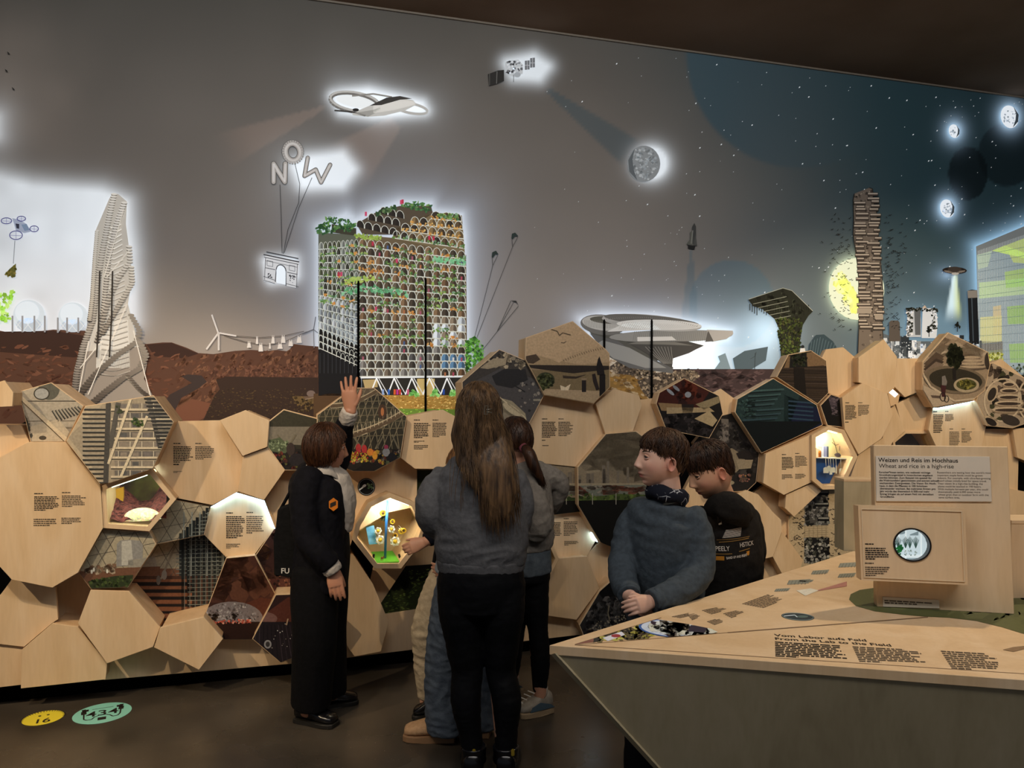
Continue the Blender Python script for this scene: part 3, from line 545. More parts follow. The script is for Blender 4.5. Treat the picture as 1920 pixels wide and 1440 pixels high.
# rocket
A = Art(17)
A.p([(1302, 418), (1305, 425), (1305, 455), (1297, 455), (1298, 425)], '#3c3d3b', 2); A.p([(1294, 435), (1299, 433), (1300, 462), (1287, 458), (1294, 448)], '#55564f', 3); A.p([(1304, 438), (1306, 452), (1307, 461), (1300, 460)], '#4a4b47', 3); A.p([(1290, 459), (1304, 461), (1302, 468), (1290, 466)], '#1f201f', 4); A.line([(1299, 432), (1296, 457)], 2, '#77786f', 4)
mural(A, 'printed_rocket')
# shell pavilion on rocks, sand and sea
A = Art(18)
A.p([(1225, 692), (1480, 692), (1480, 790), (1225, 790)], '#3c2f30', 1); A.scat([(1240, 695), (1480, 695), (1480, 760), (1240, 760)], 240, ['#4a3a3a', '#332728', '#574545', '#2b2224'], 2, 6, 2, 0, 2.4, 0, 4)
A.p([(1110, 650), (1200, 690), (1240, 705), (1250, 790), (1130, 790)], '#7f6234', 2, .1); A.scat([(1140, 665), (1240, 710), (1250, 790), (1140, 770)], 260, ['#94713a', '#73562a', '#a59272', '#6a5030'], 1.5, 5, 3, .12, 1.8, .2)
A.p([(1130, 650), (1170, 660), (1262, 690), (1262, 708), (1200, 700), (1140, 692)], '#cfc6b5', 3, .3)
for pg in ([(1140, 690), (1165, 672), (1200, 670), (1225, 690), (1200, 705), (1150, 700)], [(1195, 715), (1225, 700), (1262, 695), (1262, 715), (1245, 740), (1222, 752), (1205, 735)], [(1180, 690), (1215, 684), (1230, 698), (1196, 712)], [(1255, 700), (1285, 692), (1308, 698), (1312, 706), (1290, 722), (1262, 716)]):
    A.p(pg, '#4a4138', 4, .02); A.scat(pg, 110, ['#7a6c5c', '#2c2620', '#94836c', '#5c5146', '#b0a088'], 1.2, 4, 5, .04)
def dk(P, c0, c1, n=10, L=5, g=.15):
    A.p(P, c0, L, g)
A.ell(1130, 609, 42, 19, '#6e6d69', 4, .04, .12); A.p([(1105, 622), (1180, 625), (1260, 640), (1230, 680), (1150, 668)], '#55554f', 3, .03)
A.ell(1258, 630, 116, 11.5, '#8f8f8a', 5, .1, -.02); A.p([(1325, 618), (1374, 620), (1375, 626), (1362, 636), (1335, 641), (1328, 630)], '#b0ada6', 6, .15); A.p([(1328, 620), (1338, 640), (1322, 641)], '#5c5b57', 7, .02)
A.ell(1133, 606, 42, 14, '#b3b2ac', 7, .18, .1); A.ell(1140, 600, 34, 7, '#5b5a50', 8, .02, .06)
A.ell(1222, 605, 94, 14.5, '#a9a8a3', 9, .15, .09); A.ell(1222, 601, 90, 9.5, '#6a6964', 10, .04, .09); A.ell(1236, 609, 80, 9.5, '#d2d1cb', 11, .28, .03); A.p([(1138, 622), (1170, 607), (1215, 600), (1240, 618)], '#cfcec8', 11, .25)
for k in range(24): t = k / 23; A.line([(1096 + t * 70, 600 + t * 3), (1098 + t * 68, 612 + 4 * math.sin(t * 3))], .7, '#85847e', 9)
for k in range(44): t = k / 43; A.line([(1136 + t * 172, 597 + t * 14 - 9 * math.sin(t * 3.1)), (1138 + t * 168, 600 + t * 13 - 9 * math.sin(t * 3.1))], .8, '#8a8983', 12)
for k in range(36): t = k / 35; A.line([(1168 + t * 140, 604 + t * 6), (1160 + t * 140, 618 - t * 2)], .6, '#a8a7a1', 12)
for k in range(40): x = 1190 + k * 3.6; A.line([(x, 621), (x - 3, 640)], .7, '#75746f', 6)
A.p([(1106, 625), (1160, 640), (1180, 655), (1240, 680), (1262, 688), (1262, 700), (1180, 690), (1140, 668)], '#5f605f', 6, .05); A.p([(1130, 638), (1180, 652), (1250, 690), (1210, 690), (1150, 672), (1118, 645)], '#8f908c', 7, .08)
A.p([(1175, 642), (1200, 640), (1290, 640), (1320, 648), (1305, 655), (1292, 662), (1262, 672), (1260, 690), (1240, 680), (1200, 655)], '#4b4a47', 8, .03); A.p([(1175, 645), (1200, 640), (1265, 641), (1300, 648), (1240, 646)], '#77766f', 9, .05); A.p([(1195, 632), (1260, 631), (1268, 638), (1195, 640)], '#cfcdc6', 9, .25)
for k in range(9): A.line([(1210 + k * 6, 650), (1228 + k * 4, 668), (1245 + k * 2, 682)], 1, '#8a8983', 10)
A.p([(1340, 692), (1350, 678), (1346, 668), (1360, 662), (1370, 692)], '#7d929c', 2, .1); A.p([(1378, 692), (1374, 672), (1396, 658), (1440, 650), (1436, 676), (1410, 692)], '#4f6069', 3, .05); A.line([(1415, 692), (1416, 662)], 1.4, '#3c474d', 4); A.line([(1416, 668), (1407, 673)], 1, '#3c474d', 4); A.line([(1416, 668), (1418, 660)], 1, '#3c474d', 4)
mural(A, 'printed_shell_pavilion')
# hanging garden tower
A = Art(19)
A.p([(1403, 562), (1468, 540), (1484, 544), (1524, 584), (1516, 592), (1505, 610), (1500, 640), (1496, 670), (1464, 670), (1462, 620), (1452, 598), (1430, 580), (1412, 574)], '#1f2219', 2)
A.scat([(1455, 596), (1505, 596), (1498, 668), (1466, 668)], 320, ['#2c3618', '#3f4c22', '#171a10', '#55632e', '#4a4a2a'], 1, 3.4, 3, .03)
A.scat([(1412, 562), (1470, 545), (1512, 585), (1500, 600), (1440, 585)], 110, ['#262a1e', '#33382a', '#14160f'], 1.5, 5, 3)
for k in range(5): A.line([(1412 + k * 10, 570 + k * 7), (1475 + k * 2, 556 + k * 9)], 1, '#8d9080', 4)
A.line([(1404, 561), (1468, 540), (1485, 545), (1524, 583)], 1, '#a5a89a', 5, .1)
for k in range(26): x = 1406 + k * 4.4; A.line([(x, 572 + abs(k - 12) * -.2 + (k % 3) * 2), (x, 582 + k % 4 * 3)], 1.5, '#171a10', 3)
A.p([(1515, 670), (1518, 645), (1530, 628), (1545, 627), (1562, 640), (1575, 662), (1580, 680)], '#33444b', 2, .02)
for k in range(11): A.line([(1522 + k * 5.4, 632 + abs(k - 3) * 2.6), (1516 + k * 4.4, 680)], .9, '#5a6e76', 3)
A.ell(1505, 650, 3.2, 3, '#1f2326', 4); A.p([(1501, 653), (1509, 653), (1511, 664), (1499, 664)], '#d5d2cc', 4, .2)
mural(A, 'printed_hanging_garden')
# stacked shelf tower with flocking birds
A = Art(20)
T = [(1602, 363), (1600, 375), (1601, 410), (1600, 440), (1604, 470), (1608, 500), (1610, 530), (1611, 600), (1607, 700), (1655, 700), (1656, 640), (1654, 600), (1656, 560), (1654, 520), (1650, 480), (1646, 440), (1644, 400), (1638, 380), (1636, 354), (1630, 352)]
A.p(T, '#6e6459', 2); A.scat(T, 240, ['#5a5148', '#857a6c', '#453e37', '#94897a'], 1, 4, 3); A.line(T, 1.4, '#2a2622', 4)
for r in range(34):
    y = 362 + r * 7.6; xc = 1602 + r * .28
    for s_, w in ((0, A.r.uniform(12, 26)), (1, A.r.uniform(10, 24))):
        x0 = xc - 3 + A.r.uniform(0, 6) if s_ == 0 else xc + 46 - w + A.r.uniform(-4, 2); yy = y + A.r.uniform(-2, 2)
        if y < 372 and s_ == 0: continue
        A.rect(x0 - .8, yy - .8, x0 + w + .8, yy + 6, '#1d1a17', 5); A.rect(x0, yy, x0 + w, yy + 2.6, '#b5a998', 6); A.rect(x0, yy + 2.6, x0 + w, yy + 5, '#4f473f', 6)
A.rect(1607, 578, 1634, 588, '#9a8f80', 7); A.rect(1640, 590, 1656, 598, '#9a8f80', 7)
for k in range(230):
    sd = A.r.random() < .5; x = A.r.gauss(1578, 14) if sd else A.r.gauss(1672, 12); y = A.r.uniform(400, 620); s_ = A.r.uniform(1.2, 3); a = A.r.uniform(-.8, .8)
    if 1598 < x < 1660: continue
    A.line([(x - s_ * math.cos(a), y - s_ * math.sin(a) - 1), (x, y), (x + s_ * math.cos(a), y + s_ * math.sin(a) - 1)], 1, '#11100f', 8)
o = mural(A, 'printed_bird_tower')
# night city, saucer, glass block
A = Art(21); CT = ['#c9d0d4', '#8d9499', '#4a5156', '#e6ebee', '#2c3236', '#6b7378']
A.p([(1655, 625), (1700, 640), (1840, 640), (1840, 720), (1655, 720)], '#5a6368', 1, .12)
for k in range(150): x = A.r.uniform(1655, 1838); y = A.r.uniform(628, 690); w = A.r.uniform(4, 12); h = A.r.uniform(6, 26); A.rect(x, y, x + w, y + h, A.r.choice(CT), 2 + k % 5, A.r.choice([.05, .2, .35]))
A.scat([(1660, 640), (1838, 640), (1838, 690), (1660, 690)], 260, CT, .8, 2, 8, .2, 1, 0, 4)
A.p([(1667, 604), (1671, 601), (1684, 601), (1687, 605), (1688, 640), (1667, 640)], '#554f49', 7); A.p([(1701, 580), (1724, 578), (1727, 600), (1727, 632), (1700, 632)], '#b9bec1', 7, .25); A.p([(1714, 582), (1726, 580), (1726, 628), (1716, 628)], '#5d6266', 8); A.p([(1730, 578), (1755, 578), (1758, 605), (1756, 634), (1728, 634)], '#d5dadc', 7, .3); A.p([(1728, 578), (1734, 572), (1738, 578)], '#c9b8a8', 8)
A.scat([(1700, 578), (1712, 578), (1710, 630), (1700, 630)], 80, ['#22261f', '#3a3f36', '#e0e4e6'], 1, 3, 9); A.scat([(1748, 578), (1758, 580), (1756, 622), (1744, 625)], 70, ['#22261f', '#3a3f36', '#e6eaec'], 1, 3, 9); A.scat([(1700, 577), (1756, 577), (1756, 582), (1700, 584)], 50, ['#22261f', '#2f342b'], 1, 3, 9)
for x, y, s_ in ((1742, 618, 9), (1795, 610, 8)): A.line([(x, y), (x, y + s_ * 1.5)], 1.5, '#20231f', 9); A.scat([(x - s_ * .7, y + s_ * .5), (x, y - s_), (x + s_ * .7, y + s_ * .5)], 26, ['#20231f', '#33382f'], 1, 3, 9)
A.p([(1814, 545), (1822, 543), (1832, 544), (1836, 645), (1818, 645)], '#1a1e22', 8); A.p([(1814, 545), (1832, 544), (1833, 558), (1815, 559)], '#8f8a82', 9, .1); A.line([(1822, 558), (1825, 640)], 2, '#4a5862', 9)
A.ell(1790, 507, 23, 6.5, '#24211f', 8, 0, .03); A.ell(1790, 505, 13, 5, '#3d3733', 9); A.ell(1791, 513, 7, 2.4, '#b8b4ac', 9, .3)
for k in range(13): t = math.pi * (k + .5) / 13; A.line([(1790 + 8 * math.cos(t), 508 + 3 * math.sin(t)), (1790 + 20 * math.cos(t), 507 + 5 * math.sin(t))], 1.3, '#8d857c', 9)
mural(A, 'printed_night_city')
A = Art(22); A.p([(1830, 462), (1990, 395), (1990, 730), (1836, 700)], '#8fa0a5', 3, .35)
A.p([(1830, 462), (1990, 395), (1990, 440), (1832, 480)], '#8a8f8d', 4, .28)
for P, c in (([(1832, 478), (1860, 470), (1852, 500), (1834, 505)], '#b5c9b0'), ([(1860, 470), (1990, 420), (1990, 500), (1900, 492), (1884, 460)], '#c9d87a'), ([(1884, 510), (1990, 490), (1990, 530), (1886, 540)], '#a9c96a'), ([(1836, 530), (1990, 515), (1990, 545), (1836, 560)], '#b9d4a0'), ([(1888, 575), (1990, 565), (1990, 605), (1890, 608)], '#8fba5a'), ([(1838, 595), (1878, 592), (1878, 640), (1838, 645)], '#d0cf8a'), ([(1892, 645), (1990, 640), (1990, 680), (1894, 680)], '#8fba5a'), ([(1836, 640), (1880, 640), (1880, 664), (1838, 664)], '#5d564a'), ([(1840, 660), (1880, 655), (1880, 700), (1846, 690)], '#a5a83c'), ([(1862, 575), (1877, 572), (1878, 630), (1862, 630)], '#c9b888')): A.p(P, c, 5, .38)
for k in range(60): x = 1834 + k * 2.6; A.line([(x, 470 - k * .9), (x, 690)], .6, '#e6eeea', 6, .25)
for k in range(15): y = 480 + k * 15; A.line([(1833, y), (1990, y - 30 + k * 2)], .7, '#70828a', 6, .1)
A.scat([(1845, 665), (1880, 660), (1880, 700), (1850, 690)], 90, ['#c9cc5a', '#7a7c28', '#e6e690'], 1, 3, 7, .3); A.scat([(1885, 685), (1960, 680), (1960, 720), (1890, 710)], 90, ['#5a6a52', '#c0ccc0', '#394536'], 1, 4, 7, .2)
mural(A, 'printed_glass_block')
# thin black rods added to imitate shadows of supports behind the fabric
shadow_rod = newmat('shadow_black', '#060505', .7, .1)
for (x, y0, y1, lb) in ((672, 530, 716, 'slender black rod imitating a support shadow against the dark corner of the printed arch tower'), (798, 524, 778, 'slender black rod imitating a support shadow in front of the lit front of the printed arch tower'), (1133, 602, 668, 'slender black rod imitating a support shadow at the left rim of the printed shell pavilion'), (1222, 602, 760, 'slender black rod imitating a support shadow in front of the middle of the printed shell pavilion')):
    a, b = wp(x, y0, MUR + .03), wp(x, y1, MUR + .03); b = Vector((a.x, a.y, b.z)); t = thing('support_shadow', lb, 'shadow_rod', b, 'shadow rods at the picture wall')
    tube('shadow_rod_shaft', [b, (a + b) / 2, a], .008, shadow_rod, t, 8); tube('shadow_rod_foot', [b - UP * .02, b + UP * .015], .014, shadow_rod, t, 10); tube('tip', [a, a + UP * .012], .006, shadow_rod, t, 8)
a, b = wp(-420, 0, MUR + .004), wp(2250, 0, MUR + .004); q = [Vector((a.x, a.y, CEIL - .012)), Vector((b.x, b.y, CEIL - .012)), Vector((b.x, b.y, CEIL)), Vector((a.x, a.y, CEIL))]
tag(prism('trim_2', q, [p_ + WN * .012 for p_ in q], newmat('trim_grey', '#8d857a', .5)), 'thin grey tension profile along the top of the picture wall', kind='structure')
# ------------------------------------------------------------------ the honeycomb display: plinth, backing, panels
BK = -.12
def dmap(d, x):      # the boxes get shallower towards the right
    f = min(max((1350 - x) / 800, 0), 1); return .03 + d * (.42 + .55 * f)
sil = [(-62, 800), (30, 800), (100, 762), (160, 795), (290, 795), (330, 812), (500, 812), (600, 805), (700, 775), (770, 805), (862, 805), (880, 745), (940, 700), (990, 700), (1075, 650), (1125, 700), (1135, 775), (1195, 790), (1222, 795), (1245, 772), (1290, 745), (1350, 775), (1390, 775), (1455, 735), (1495, 695), (1550, 702), (1605, 705), (1655, 680), (1690, 705), (1740, 705), (1785, 670), (1850, 695), (2150, 735)]
fr = [wp(x, y, BK) for x, y in sil]; fr += [Vector((fr[-1].x, fr[-1].y, .05)), Vector((fr[0].x, fr[0].y, .05))]
tag(prism('trim_1', fr, [p - WN * .03 for p in fr], BLACK), 'black backing board behind the plywood honeycomb panels', kind='structure')
a, b = wp(-75, 700, 0), wp(2150, 700, 0)
pf_ = [Vector((a.x, a.y, 0)), Vector((b.x, b.y, 0)), Vector((b.x, b.y, .19)), Vector((a.x, a.y, .19))]
tag(prism('baseboard_back', pf_, [p - WN * .2 for p in pf_], newmat('plinth_black', '#020202', .9, .03)), 'black plinth running under the honeycomb wall', kind='structure')
def cen(P): return (sum(p[0] for p in P) / len(P), sum(p[1] for p in P) / len(P))
def inset(P, px):
    c = cen(P); out = []
    n = len(P); ar = sum(P[i][0] * P[(i + 1) % n][1] - P[(i + 1) % n][0] * P[i][1] for i in range(n)); s = 1 if ar > 0 else -1
    for i in range(n):
        x0, y0 = P[i - 1]; x1, y1 = P[i]; x2, y2 = P[(i + 1) % n]
        d1 = Vector((x1 - x0, y1 - y0)).normalized(); d2 = Vector((x2 - x1, y2 - y1)).normalized()
        n1 = Vector((-d1.y, d1.x)) * s; n2 = Vector((-d2.y, d2.x)) * s; m = n1 + n2; m = m / max(m.length_squared, .25) * 2
        out.append((x1 + m.x * px, y1 + m.y * px))
    return out
NAMES = {}
def panel(name, label, P, d, art=None, texts=(), cat='wall panel', depth=None, edge=PLYD, tilt=None, pin=1.2, grp=None):
    """one polygonal plywood box of the honeycomb; P = corner positions on the plane d"""
    rec = d <= .12; d = dmap(d, cen(P)[0]); pts = [wp(x, y, d) for x, y in P]; c = sum(pts, Vector()) / len(pts)
    t = thing(name, label, cat, c - WN * (d - BK), grp)
    bd = .018
    prism('front_board', pts, [p - WN * bd for p in pts], PLY, t, .0012)
    ins = [p + (c - p).normalized() * .007 for p in pts]; dz = min(d - BK - .001, .085 + .3 * min(max((1300 - cen(P)[0]) / 800, 0), 1)) if depth is None else depth
    if rec: dz = min(dz, .045)
    prism('side_box', [p - WN * bd for p in ins], [p - WN * dz for p in ins], edge, t)
    if art:
        A = art(P) if callable(art) else art
        A.build('picture', d + .0008, PP, t, clip=inset(P, pin))
    for i, q in enumerate(texts):
        bars('text_block', q[0], q[1], q[2] if len(q) > 2 else INK, wp, d + .0012, t, seed=hash(label) % 999 + i, head=(q[3] if len(q) > 3 else True))
    return t
def Q(x0, y0, x1, y1, sk=0): return [(x0, y0 + sk), (x1, y0), (x1, y1), (x0, y1 + sk)]
# ---- pictures
def bg(P, c): return Art(int(P[0][0] + P[0][1])).p(inset(P, -4), c, 0)
def a_beams(P):
    A = bg(P, '#8a7a63'); A.p([(35, 734), (96, 717), (156, 761), (140, 800), (60, 800)], '#a59378', 1); A.ell(92, 728, 20, 22, '#5b5444', 2); A.ell(78, 738, 13, 10, '#9d9484', 3); A.ring(78, 738, 14, 11, 2, '#3f382c', 4)
    A.line([(30, 752), (160, 752)], 1.4, '#3a3126', 3); A.line([(30, 790), (140, 789)], 1, '#5b4c39', 3); A.line([(40, 803), (150, 802)], 1, '#5b4c39', 3)
    A.line([(30, 738), (125, 826)], 9, '#c5ab84', 6); A.line([(33, 745), (122, 829)], 1.6, '#5b4a36', 7)
    for k in range(9): A.line([(98 + k * 6, 770 - k), (110 + k * 6, 790 - k * 2)], 3.4, '#3b352b', 4); A.line([(99 + k * 6, 770 - k), (111 + k * 6, 788 - k * 2)], 1.2, '#8d826e', 5)
    A.p([(56, 800), (110, 786), (130, 810), (120, 830), (60, 830)], '#b39d7c', 4); A.ell(80, 821, 7, 4, '#4a3f30', 5); A.scat([(35, 755), (55, 800), (60, 826)], 30, ['#4a4236', '#6b5d48'], 2, 5, 5)
    return A
def a_balcony(P):
    A = bg(P, '#b59b76'); A.p([(128, 820), (200, 750), (290, 738), (328, 790), (290, 880), (200, 910)], '#a08a6b', 1)
    for r in range(8):
        y = 756 + r * 18; A.rect(215, y, 330, y + 10, mixc('#8a7860', '#6f6252', r % 2), 2); A.rect(208, y + 10, 330, y + 14, '#ceb48c', 3); A.rect(208, y + 14, 330, y + 16, '#4f4536', 3)
        for k in range(4): A.line([(222 + k * 22, y), (222 + k * 22, y + 10)], 1.2, '#d6c09a', 4); A.rect(226 + k * 22, y + 2, 238 + k * 22, y + 9, A.r.choice(['#5d564c', '#77695a', '#8d7a62']), 3)
    for r in range(17): y = 766 + r * 8.6; A.rect(155, y, 202, y + 3.4, '#3a342b', 5); A.line([(153, y), (204, y)], .8, '#a5957a', 6)
    A.line([(203, 755), (198, 905)], 9, '#4d453a', 7); A.line([(222, 755), (206, 840)], 9, '#5a5144', 6)
    A.line([(245, 748), (203, 870)], 5, '#d3b98f', 8); A.line([(276, 780), (226, 895)], 5, '#d3b98f', 8)
    for r in range(14): y = 746 + r * 7; x = 270 + r * 2.2; A.rect(x, y, x + 40, y + 3, '#37332c', 7); A.line([(x, y - 1), (x + 40, y - 1)], .8, '#a5957a', 8)
    A.line([(278, 745), (300, 840)], 8, '#4d453a', 6); A.scat([(245, 785), (270, 785), (268, 798), (248, 798)], 20, ['#3f4a2c', '#55602f'], 2, 4, 9); A.scat([(218, 762), (232, 762), (230, 775), (218, 775)], 12, ['#4a4a32'], 1.5, 3, 9)
    return A
def a_dome(P):
    A = bg(P, '#a5916f'); A.rect(100, 1066, 460, 1100, '#7a4f36', 1)
    for k in range(18): x = 90 + k * 30; A.line([(x, 920), (x + 90, 1080)], 1, '#4d4233', 2); A.line([(x + 60, 920), (x - 40, 1080)], 1, '#5d503f', 2)
    for k in range(4): A.line([(120, 1000 + k * 26), (420, 940 + k * 26)], .9, '#5d503f', 2)
    A.p([(219, 1020), (226, 1013), (244, 1012), (262, 1014), (268, 1022), (267, 1060), (218, 1062)], '#8d8271', 3); A.p([(228, 1015), (246, 1013), (250, 1060), (228, 1060)], '#b5a78e', 4); A.p([(240, 1050), (290, 1044), (296, 1066), (240, 1070)], '#95866e', 4)
    A.p([(140, 1068), (300, 1062), (300, 1110), (140, 1110)], '#6e4831', 5); A.scat([(150, 1066), (215, 1060), (215, 1074), (160, 1076)], 50, ['#a98f6e', '#7a5a40', '#5a402c'], 2, 6, 6); A.p([(165, 1090), (215, 1080), (250, 1078), (245, 1098), (200, 1104), (170, 1104)], '#33371f', 7); A.scat([(165, 1088), (250, 1078), (245, 1100), (170, 1102)], 60, ['#4a5228', '#262a16', '#3a4420'], 2, 4, 8)
    for x, y in ((172, 1072), (201, 1071), (176, 1068)): A.ell(x, y, 2, 4, '#d8c9ac', 9)
    for k in range(16):
        x = 336 + k * 6.2; yt = 1000 - k * 6 if k < 9 else 950; A.rect(x, max(yt, 938), x + 5.6, 1090, mixc('#33332c', '#1c1d1a', k % 3 / 2), 4)
    for r in range(20): y = 956 + r * 7; A.line([(330 + max(0, 12 - r) * 5, y), (440, y - 4)], 1.4, '#7d7a68', 6)
    for k in range(6): A.line([(345 + k * 15, 960), (343 + k * 15, 1090)], 2, '#8d8a78', 6)
    return A
def a_rows(P):
    A = a_dome(P); A.rect(230, 1080, 430, 1200, '#4d3122', 7)
    for k in range(7): y = 1086 + k * 13; A.rect(236 + k * 4, y, 350 + k * 5, y + 5 + k * .6, '#7d4c30', 8); A.rect(236 + k * 4, y + 6 + k * .6, 360 + k * 5, y + 12, '#1a1513', 8)
    for k in range(9): A.rect(340 + k * 10, 1010, 345 + k * 10, 1160, '#23241f', 8); A.line([(346 + k * 10, 1010), (346 + k * 10, 1160)], 1, '#6b6a5c', 9)
    for r in range(18): y = 1014 + r * 8; A.line([(352, y), (430, y - 2)], 1, '#827f6c', 9)
    A.line([(330, 1020), (300, 1090)], 4, '#8a775c', 8); A.ell(308, 1078, 5, 9, '#8a7a66', 9); A.ell(297, 1088, 4, 9, '#6b5d4e', 9)
    return A
def a_mars(P):
    A = bg(P, '#3c2118'); A.rect(360, 1030, 560, 1130, '#4a2a1e', 1); A.scat([(380, 1040), (520, 1040), (520, 1110), (380, 1110)], 26, ['#53301f', '#40251a', '#5c3624'], 14, 34, 2); A.p([(450, 1135), (490, 1120), (520, 1126), (520, 1170), (430, 1170)], '#5a2f1f', 3)
    A.ell(435, 1160, 58, 32, '#7a6a60', 4); A.scat([(385, 1150), (410, 1132), (460, 1132), (488, 1158), (470, 1164), (390, 1164)], 160, ['#94857a', '#6a5a50', '#aa9a8a', '#574a42'], 1, 3, 5); A.rect(360, 1166, 560, 1300, '#2b1811', 6); A.scat([(390, 1164), (470, 1162), (470, 1168), (390, 1169)], 60, ['#d8654a', '#e0a080', '#a84a34'], 1, 3, 7)
    for x in (398, 405, 440): A.scat([(x - 6, 1152), (x + 6, 1152), (x + 1, 1166), (x - 1, 1166)], 12, ['#241a14', '#3a2a1c'], 1.5, 3, 8)
    return A
def a_mars2(P):
    A = bg(P, '#33201c'); A.p([(470, 1170), (540, 1120), (640, 1118), (640, 1170)], '#5a2f22', 1); A.ell(600, 1165, 46, 24, '#8d8074', 2); A.scat([(560, 1150), (640, 1142), (640, 1165), (560, 1165)], 80, ['#aa9c8e', '#75685e'], 1, 2.6, 3); A.ell(486, 1160, 34, 14, '#7a5346', 2); A.rect(460, 1166, 660, 1260, '#241c1c', 4)
    for k in range(14): A.line([(480 + k * 7, 1172), (476 + k * 9, 1240)], 1.4, A.r.choice(['#33292a', '#1c1617', '#3d3031']), 5)
    A.ell(502, 1208, 7, 8, '#8d8378', 6); A.ell(502, 1208, 4, 5, '#3a332e', 7); A.scat([(500, 1170), (580, 1170), (570, 1215), (510, 1215)], 26, ['#cfc0aa', '#8a7a68'], .7, 1.6, 6); A.line([(540, 1160), (537, 1172)], 2.4, '#b08a68', 6)
    return A
def a_mars3(P):
    A = bg(P, '#3a221b'); A.scat(P, 40, ['#4a2c20', '#2c1a15', '#55341f'], 6, 20, 1); A.rect(500, 1085, 620, 1120, '#5a3226', 2); A.scat([(500, 1080), (600, 1080), (600, 1110), (500, 1110)], 30, ['#7a4a34', '#2c1a15', '#a86a4a'], 1, 4, 3); return A
def a_bridge(P):
    A = bg(P, '#332c20'); A.rect(480, 760, 800, 800, '#3d3626', 1); A.p([(500, 800), (640, 800), (640, 840), (500, 830)], '#7a6b54', 1)
    for k in range(13): x = 590 + k * 13; A.line([(x, 730), (x + 18, 860)], 1.6, '#77664a', 3); A.line([(x + 30, 730), (x - 20, 850)], 1.2, '#8a7656', 3)
    for k in range(6): A.line([(590, 756 + k * 13), (766, 750 + k * 13)], 1.6, '#6b5b40', 3)
    for dy, w, c in ((0, 9, '#5f4a34'), (-6, 2.4, '#b59a72'), (4, 2, '#c0a57c')):
        A.line([(590 + t * 180, 826 - 60 * t * t + dy) for t in np.linspace(0, 1, 12)], w, c, 5); A.line([(620 + t * 100, 762 - 38 * t * t + dy * .8) for t in np.linspace(0, 1, 10)], w * .8, c, 5)
    for k in range(22): t = k / 21; A.line([(600 + t * 165, 822 - 55 * t * t), (600 + t * 165, 808 - 55 * t * t)], 1, '#c7ac82', 6)
    for x0, x1 in ((660, 700), (720, 690), (735, 760), (690, 660), (555, 520), (520, 560)): A.line([(x0, 815), (x1, 870)], 3, '#6e5f46', 4)
    A.ell(717, 772, 8, 14, '#4a3424', 6); A.ell(717, 772, 3, 8, '#b06a3c', 7)
    A.p([(480, 842), (780, 842), (780, 900), (480, 900)], '#2a221b', 5); A.scat([(600, 845), (752, 845), (752, 868), (610, 868)], 130, ['#4a3a2a', '#8a3a28', '#b58a34', '#5a5a3a', '#7d6a55', '#25201c'], 2, 5, 6)
    A.scat([(640, 848), (690, 846), (690, 866), (640, 866)], 130, ['#c9a83a', '#b5902c', '#a8342a'], 1, 2.6, 8); A.ell(672, 840, 5, 8, '#a8322e', 8); A.ell(683, 842, 5, 8, '#a8322e', 8); A.ell(694, 848, 6, 7, '#c9742c', 8); A.ell(703, 854, 5, 8, '#c9842c', 8); A.ell(724, 838, 4, 4, '#9a3a4a', 8); A.ell(724, 848, 7, 8, '#8d8378', 8); A.ell(735, 858, 8, 9, '#23201f', 9)
    A.p([(500, 826), (525, 820), (545, 838), (535, 850), (500, 845)], '#55583a', 6); A.scat([(500, 825), (540, 825), (540, 846), (500, 842)], 60, ['#7a7d55', '#3a3c26', '#94966a'], 1, 3, 7); A.scat([(510, 850), (575, 850), (575, 880), (530, 882)], 50, ['#6e2a22', '#4a2c20', '#5a5228', '#1d1815'], 2, 5, 7); A.ell(545, 842, 8, 12, '#3f3128', 8); A.ell(556, 862, 14, 12, '#2c2522', 8)
    A.p([(605, 690), (766, 690), (766, 742), (605, 742)], '#5d4c38', 2)
    return A
def a_grass(P):
    A = bg(P, '#2c3018'); A.rect(690, 1050, 860, 1090, '#141510', 1); A.scat([(700, 1075), (850, 1060), (850, 1130), (728, 1160)], 420, ['#3f4a20', '#556029', '#23280f', '#667030', '#343a1a'], 1.5, 5, 2, 0, .4, 1.5, 4); A.scat([(715, 1085), (760, 1075), (770, 1100), (720, 1110)], 60, ['#14170c', '#1d2210'], 3, 9, 3); A.p([(740, 1160), (860, 1120), (860, 1180), (740, 1180)], '#5a4a3c', 3); return A
def a_aerial(P):
    A = bg(P, '#3f362d'); A.p([(870, 725), (940, 690), (1030, 720), (1030, 840), (870, 840)], '#4a423b', 1); A.p([(922, 705), (945, 692), (985, 692), (990, 712), (960, 728), (930, 722)], '#272320', 2)
    A.scat([(905, 682), (940, 660), (985, 680), (980, 690), (930, 688)], 60, ['#8d795d', '#b59a74', '#5d4e3c', '#322a22'], 2, 6, 3); A.p([(900, 690), (925, 672), (950, 672), (948, 684), (915, 692)], '#a08866', 4)
    A.p([(935, 745), (960, 752), (985, 775), (990, 800), (975, 790), (940, 770)], '#94805f', 3); A.line([(936, 744), (984, 782), (990, 800)], 2, '#c5aa80', 4); A.ell(960, 768, 20, 7, '#b59c74', 4, 0, .6); A.p([(905, 735), (935, 742), (975, 792), (940, 820), (890, 790)], '#8a765a', 3)
    A.line([(960, 720), (985, 735)], 2, '#26221f', 5); A.rect(1000, 748, 1014, 752, '#8a7a62', 5); A.scat([(970, 700), (1018, 725), (1005, 790), (975, 760)], 26, ['#2b2622', '#6b5f52', '#8a7a66'], 1, 4, 5); return A
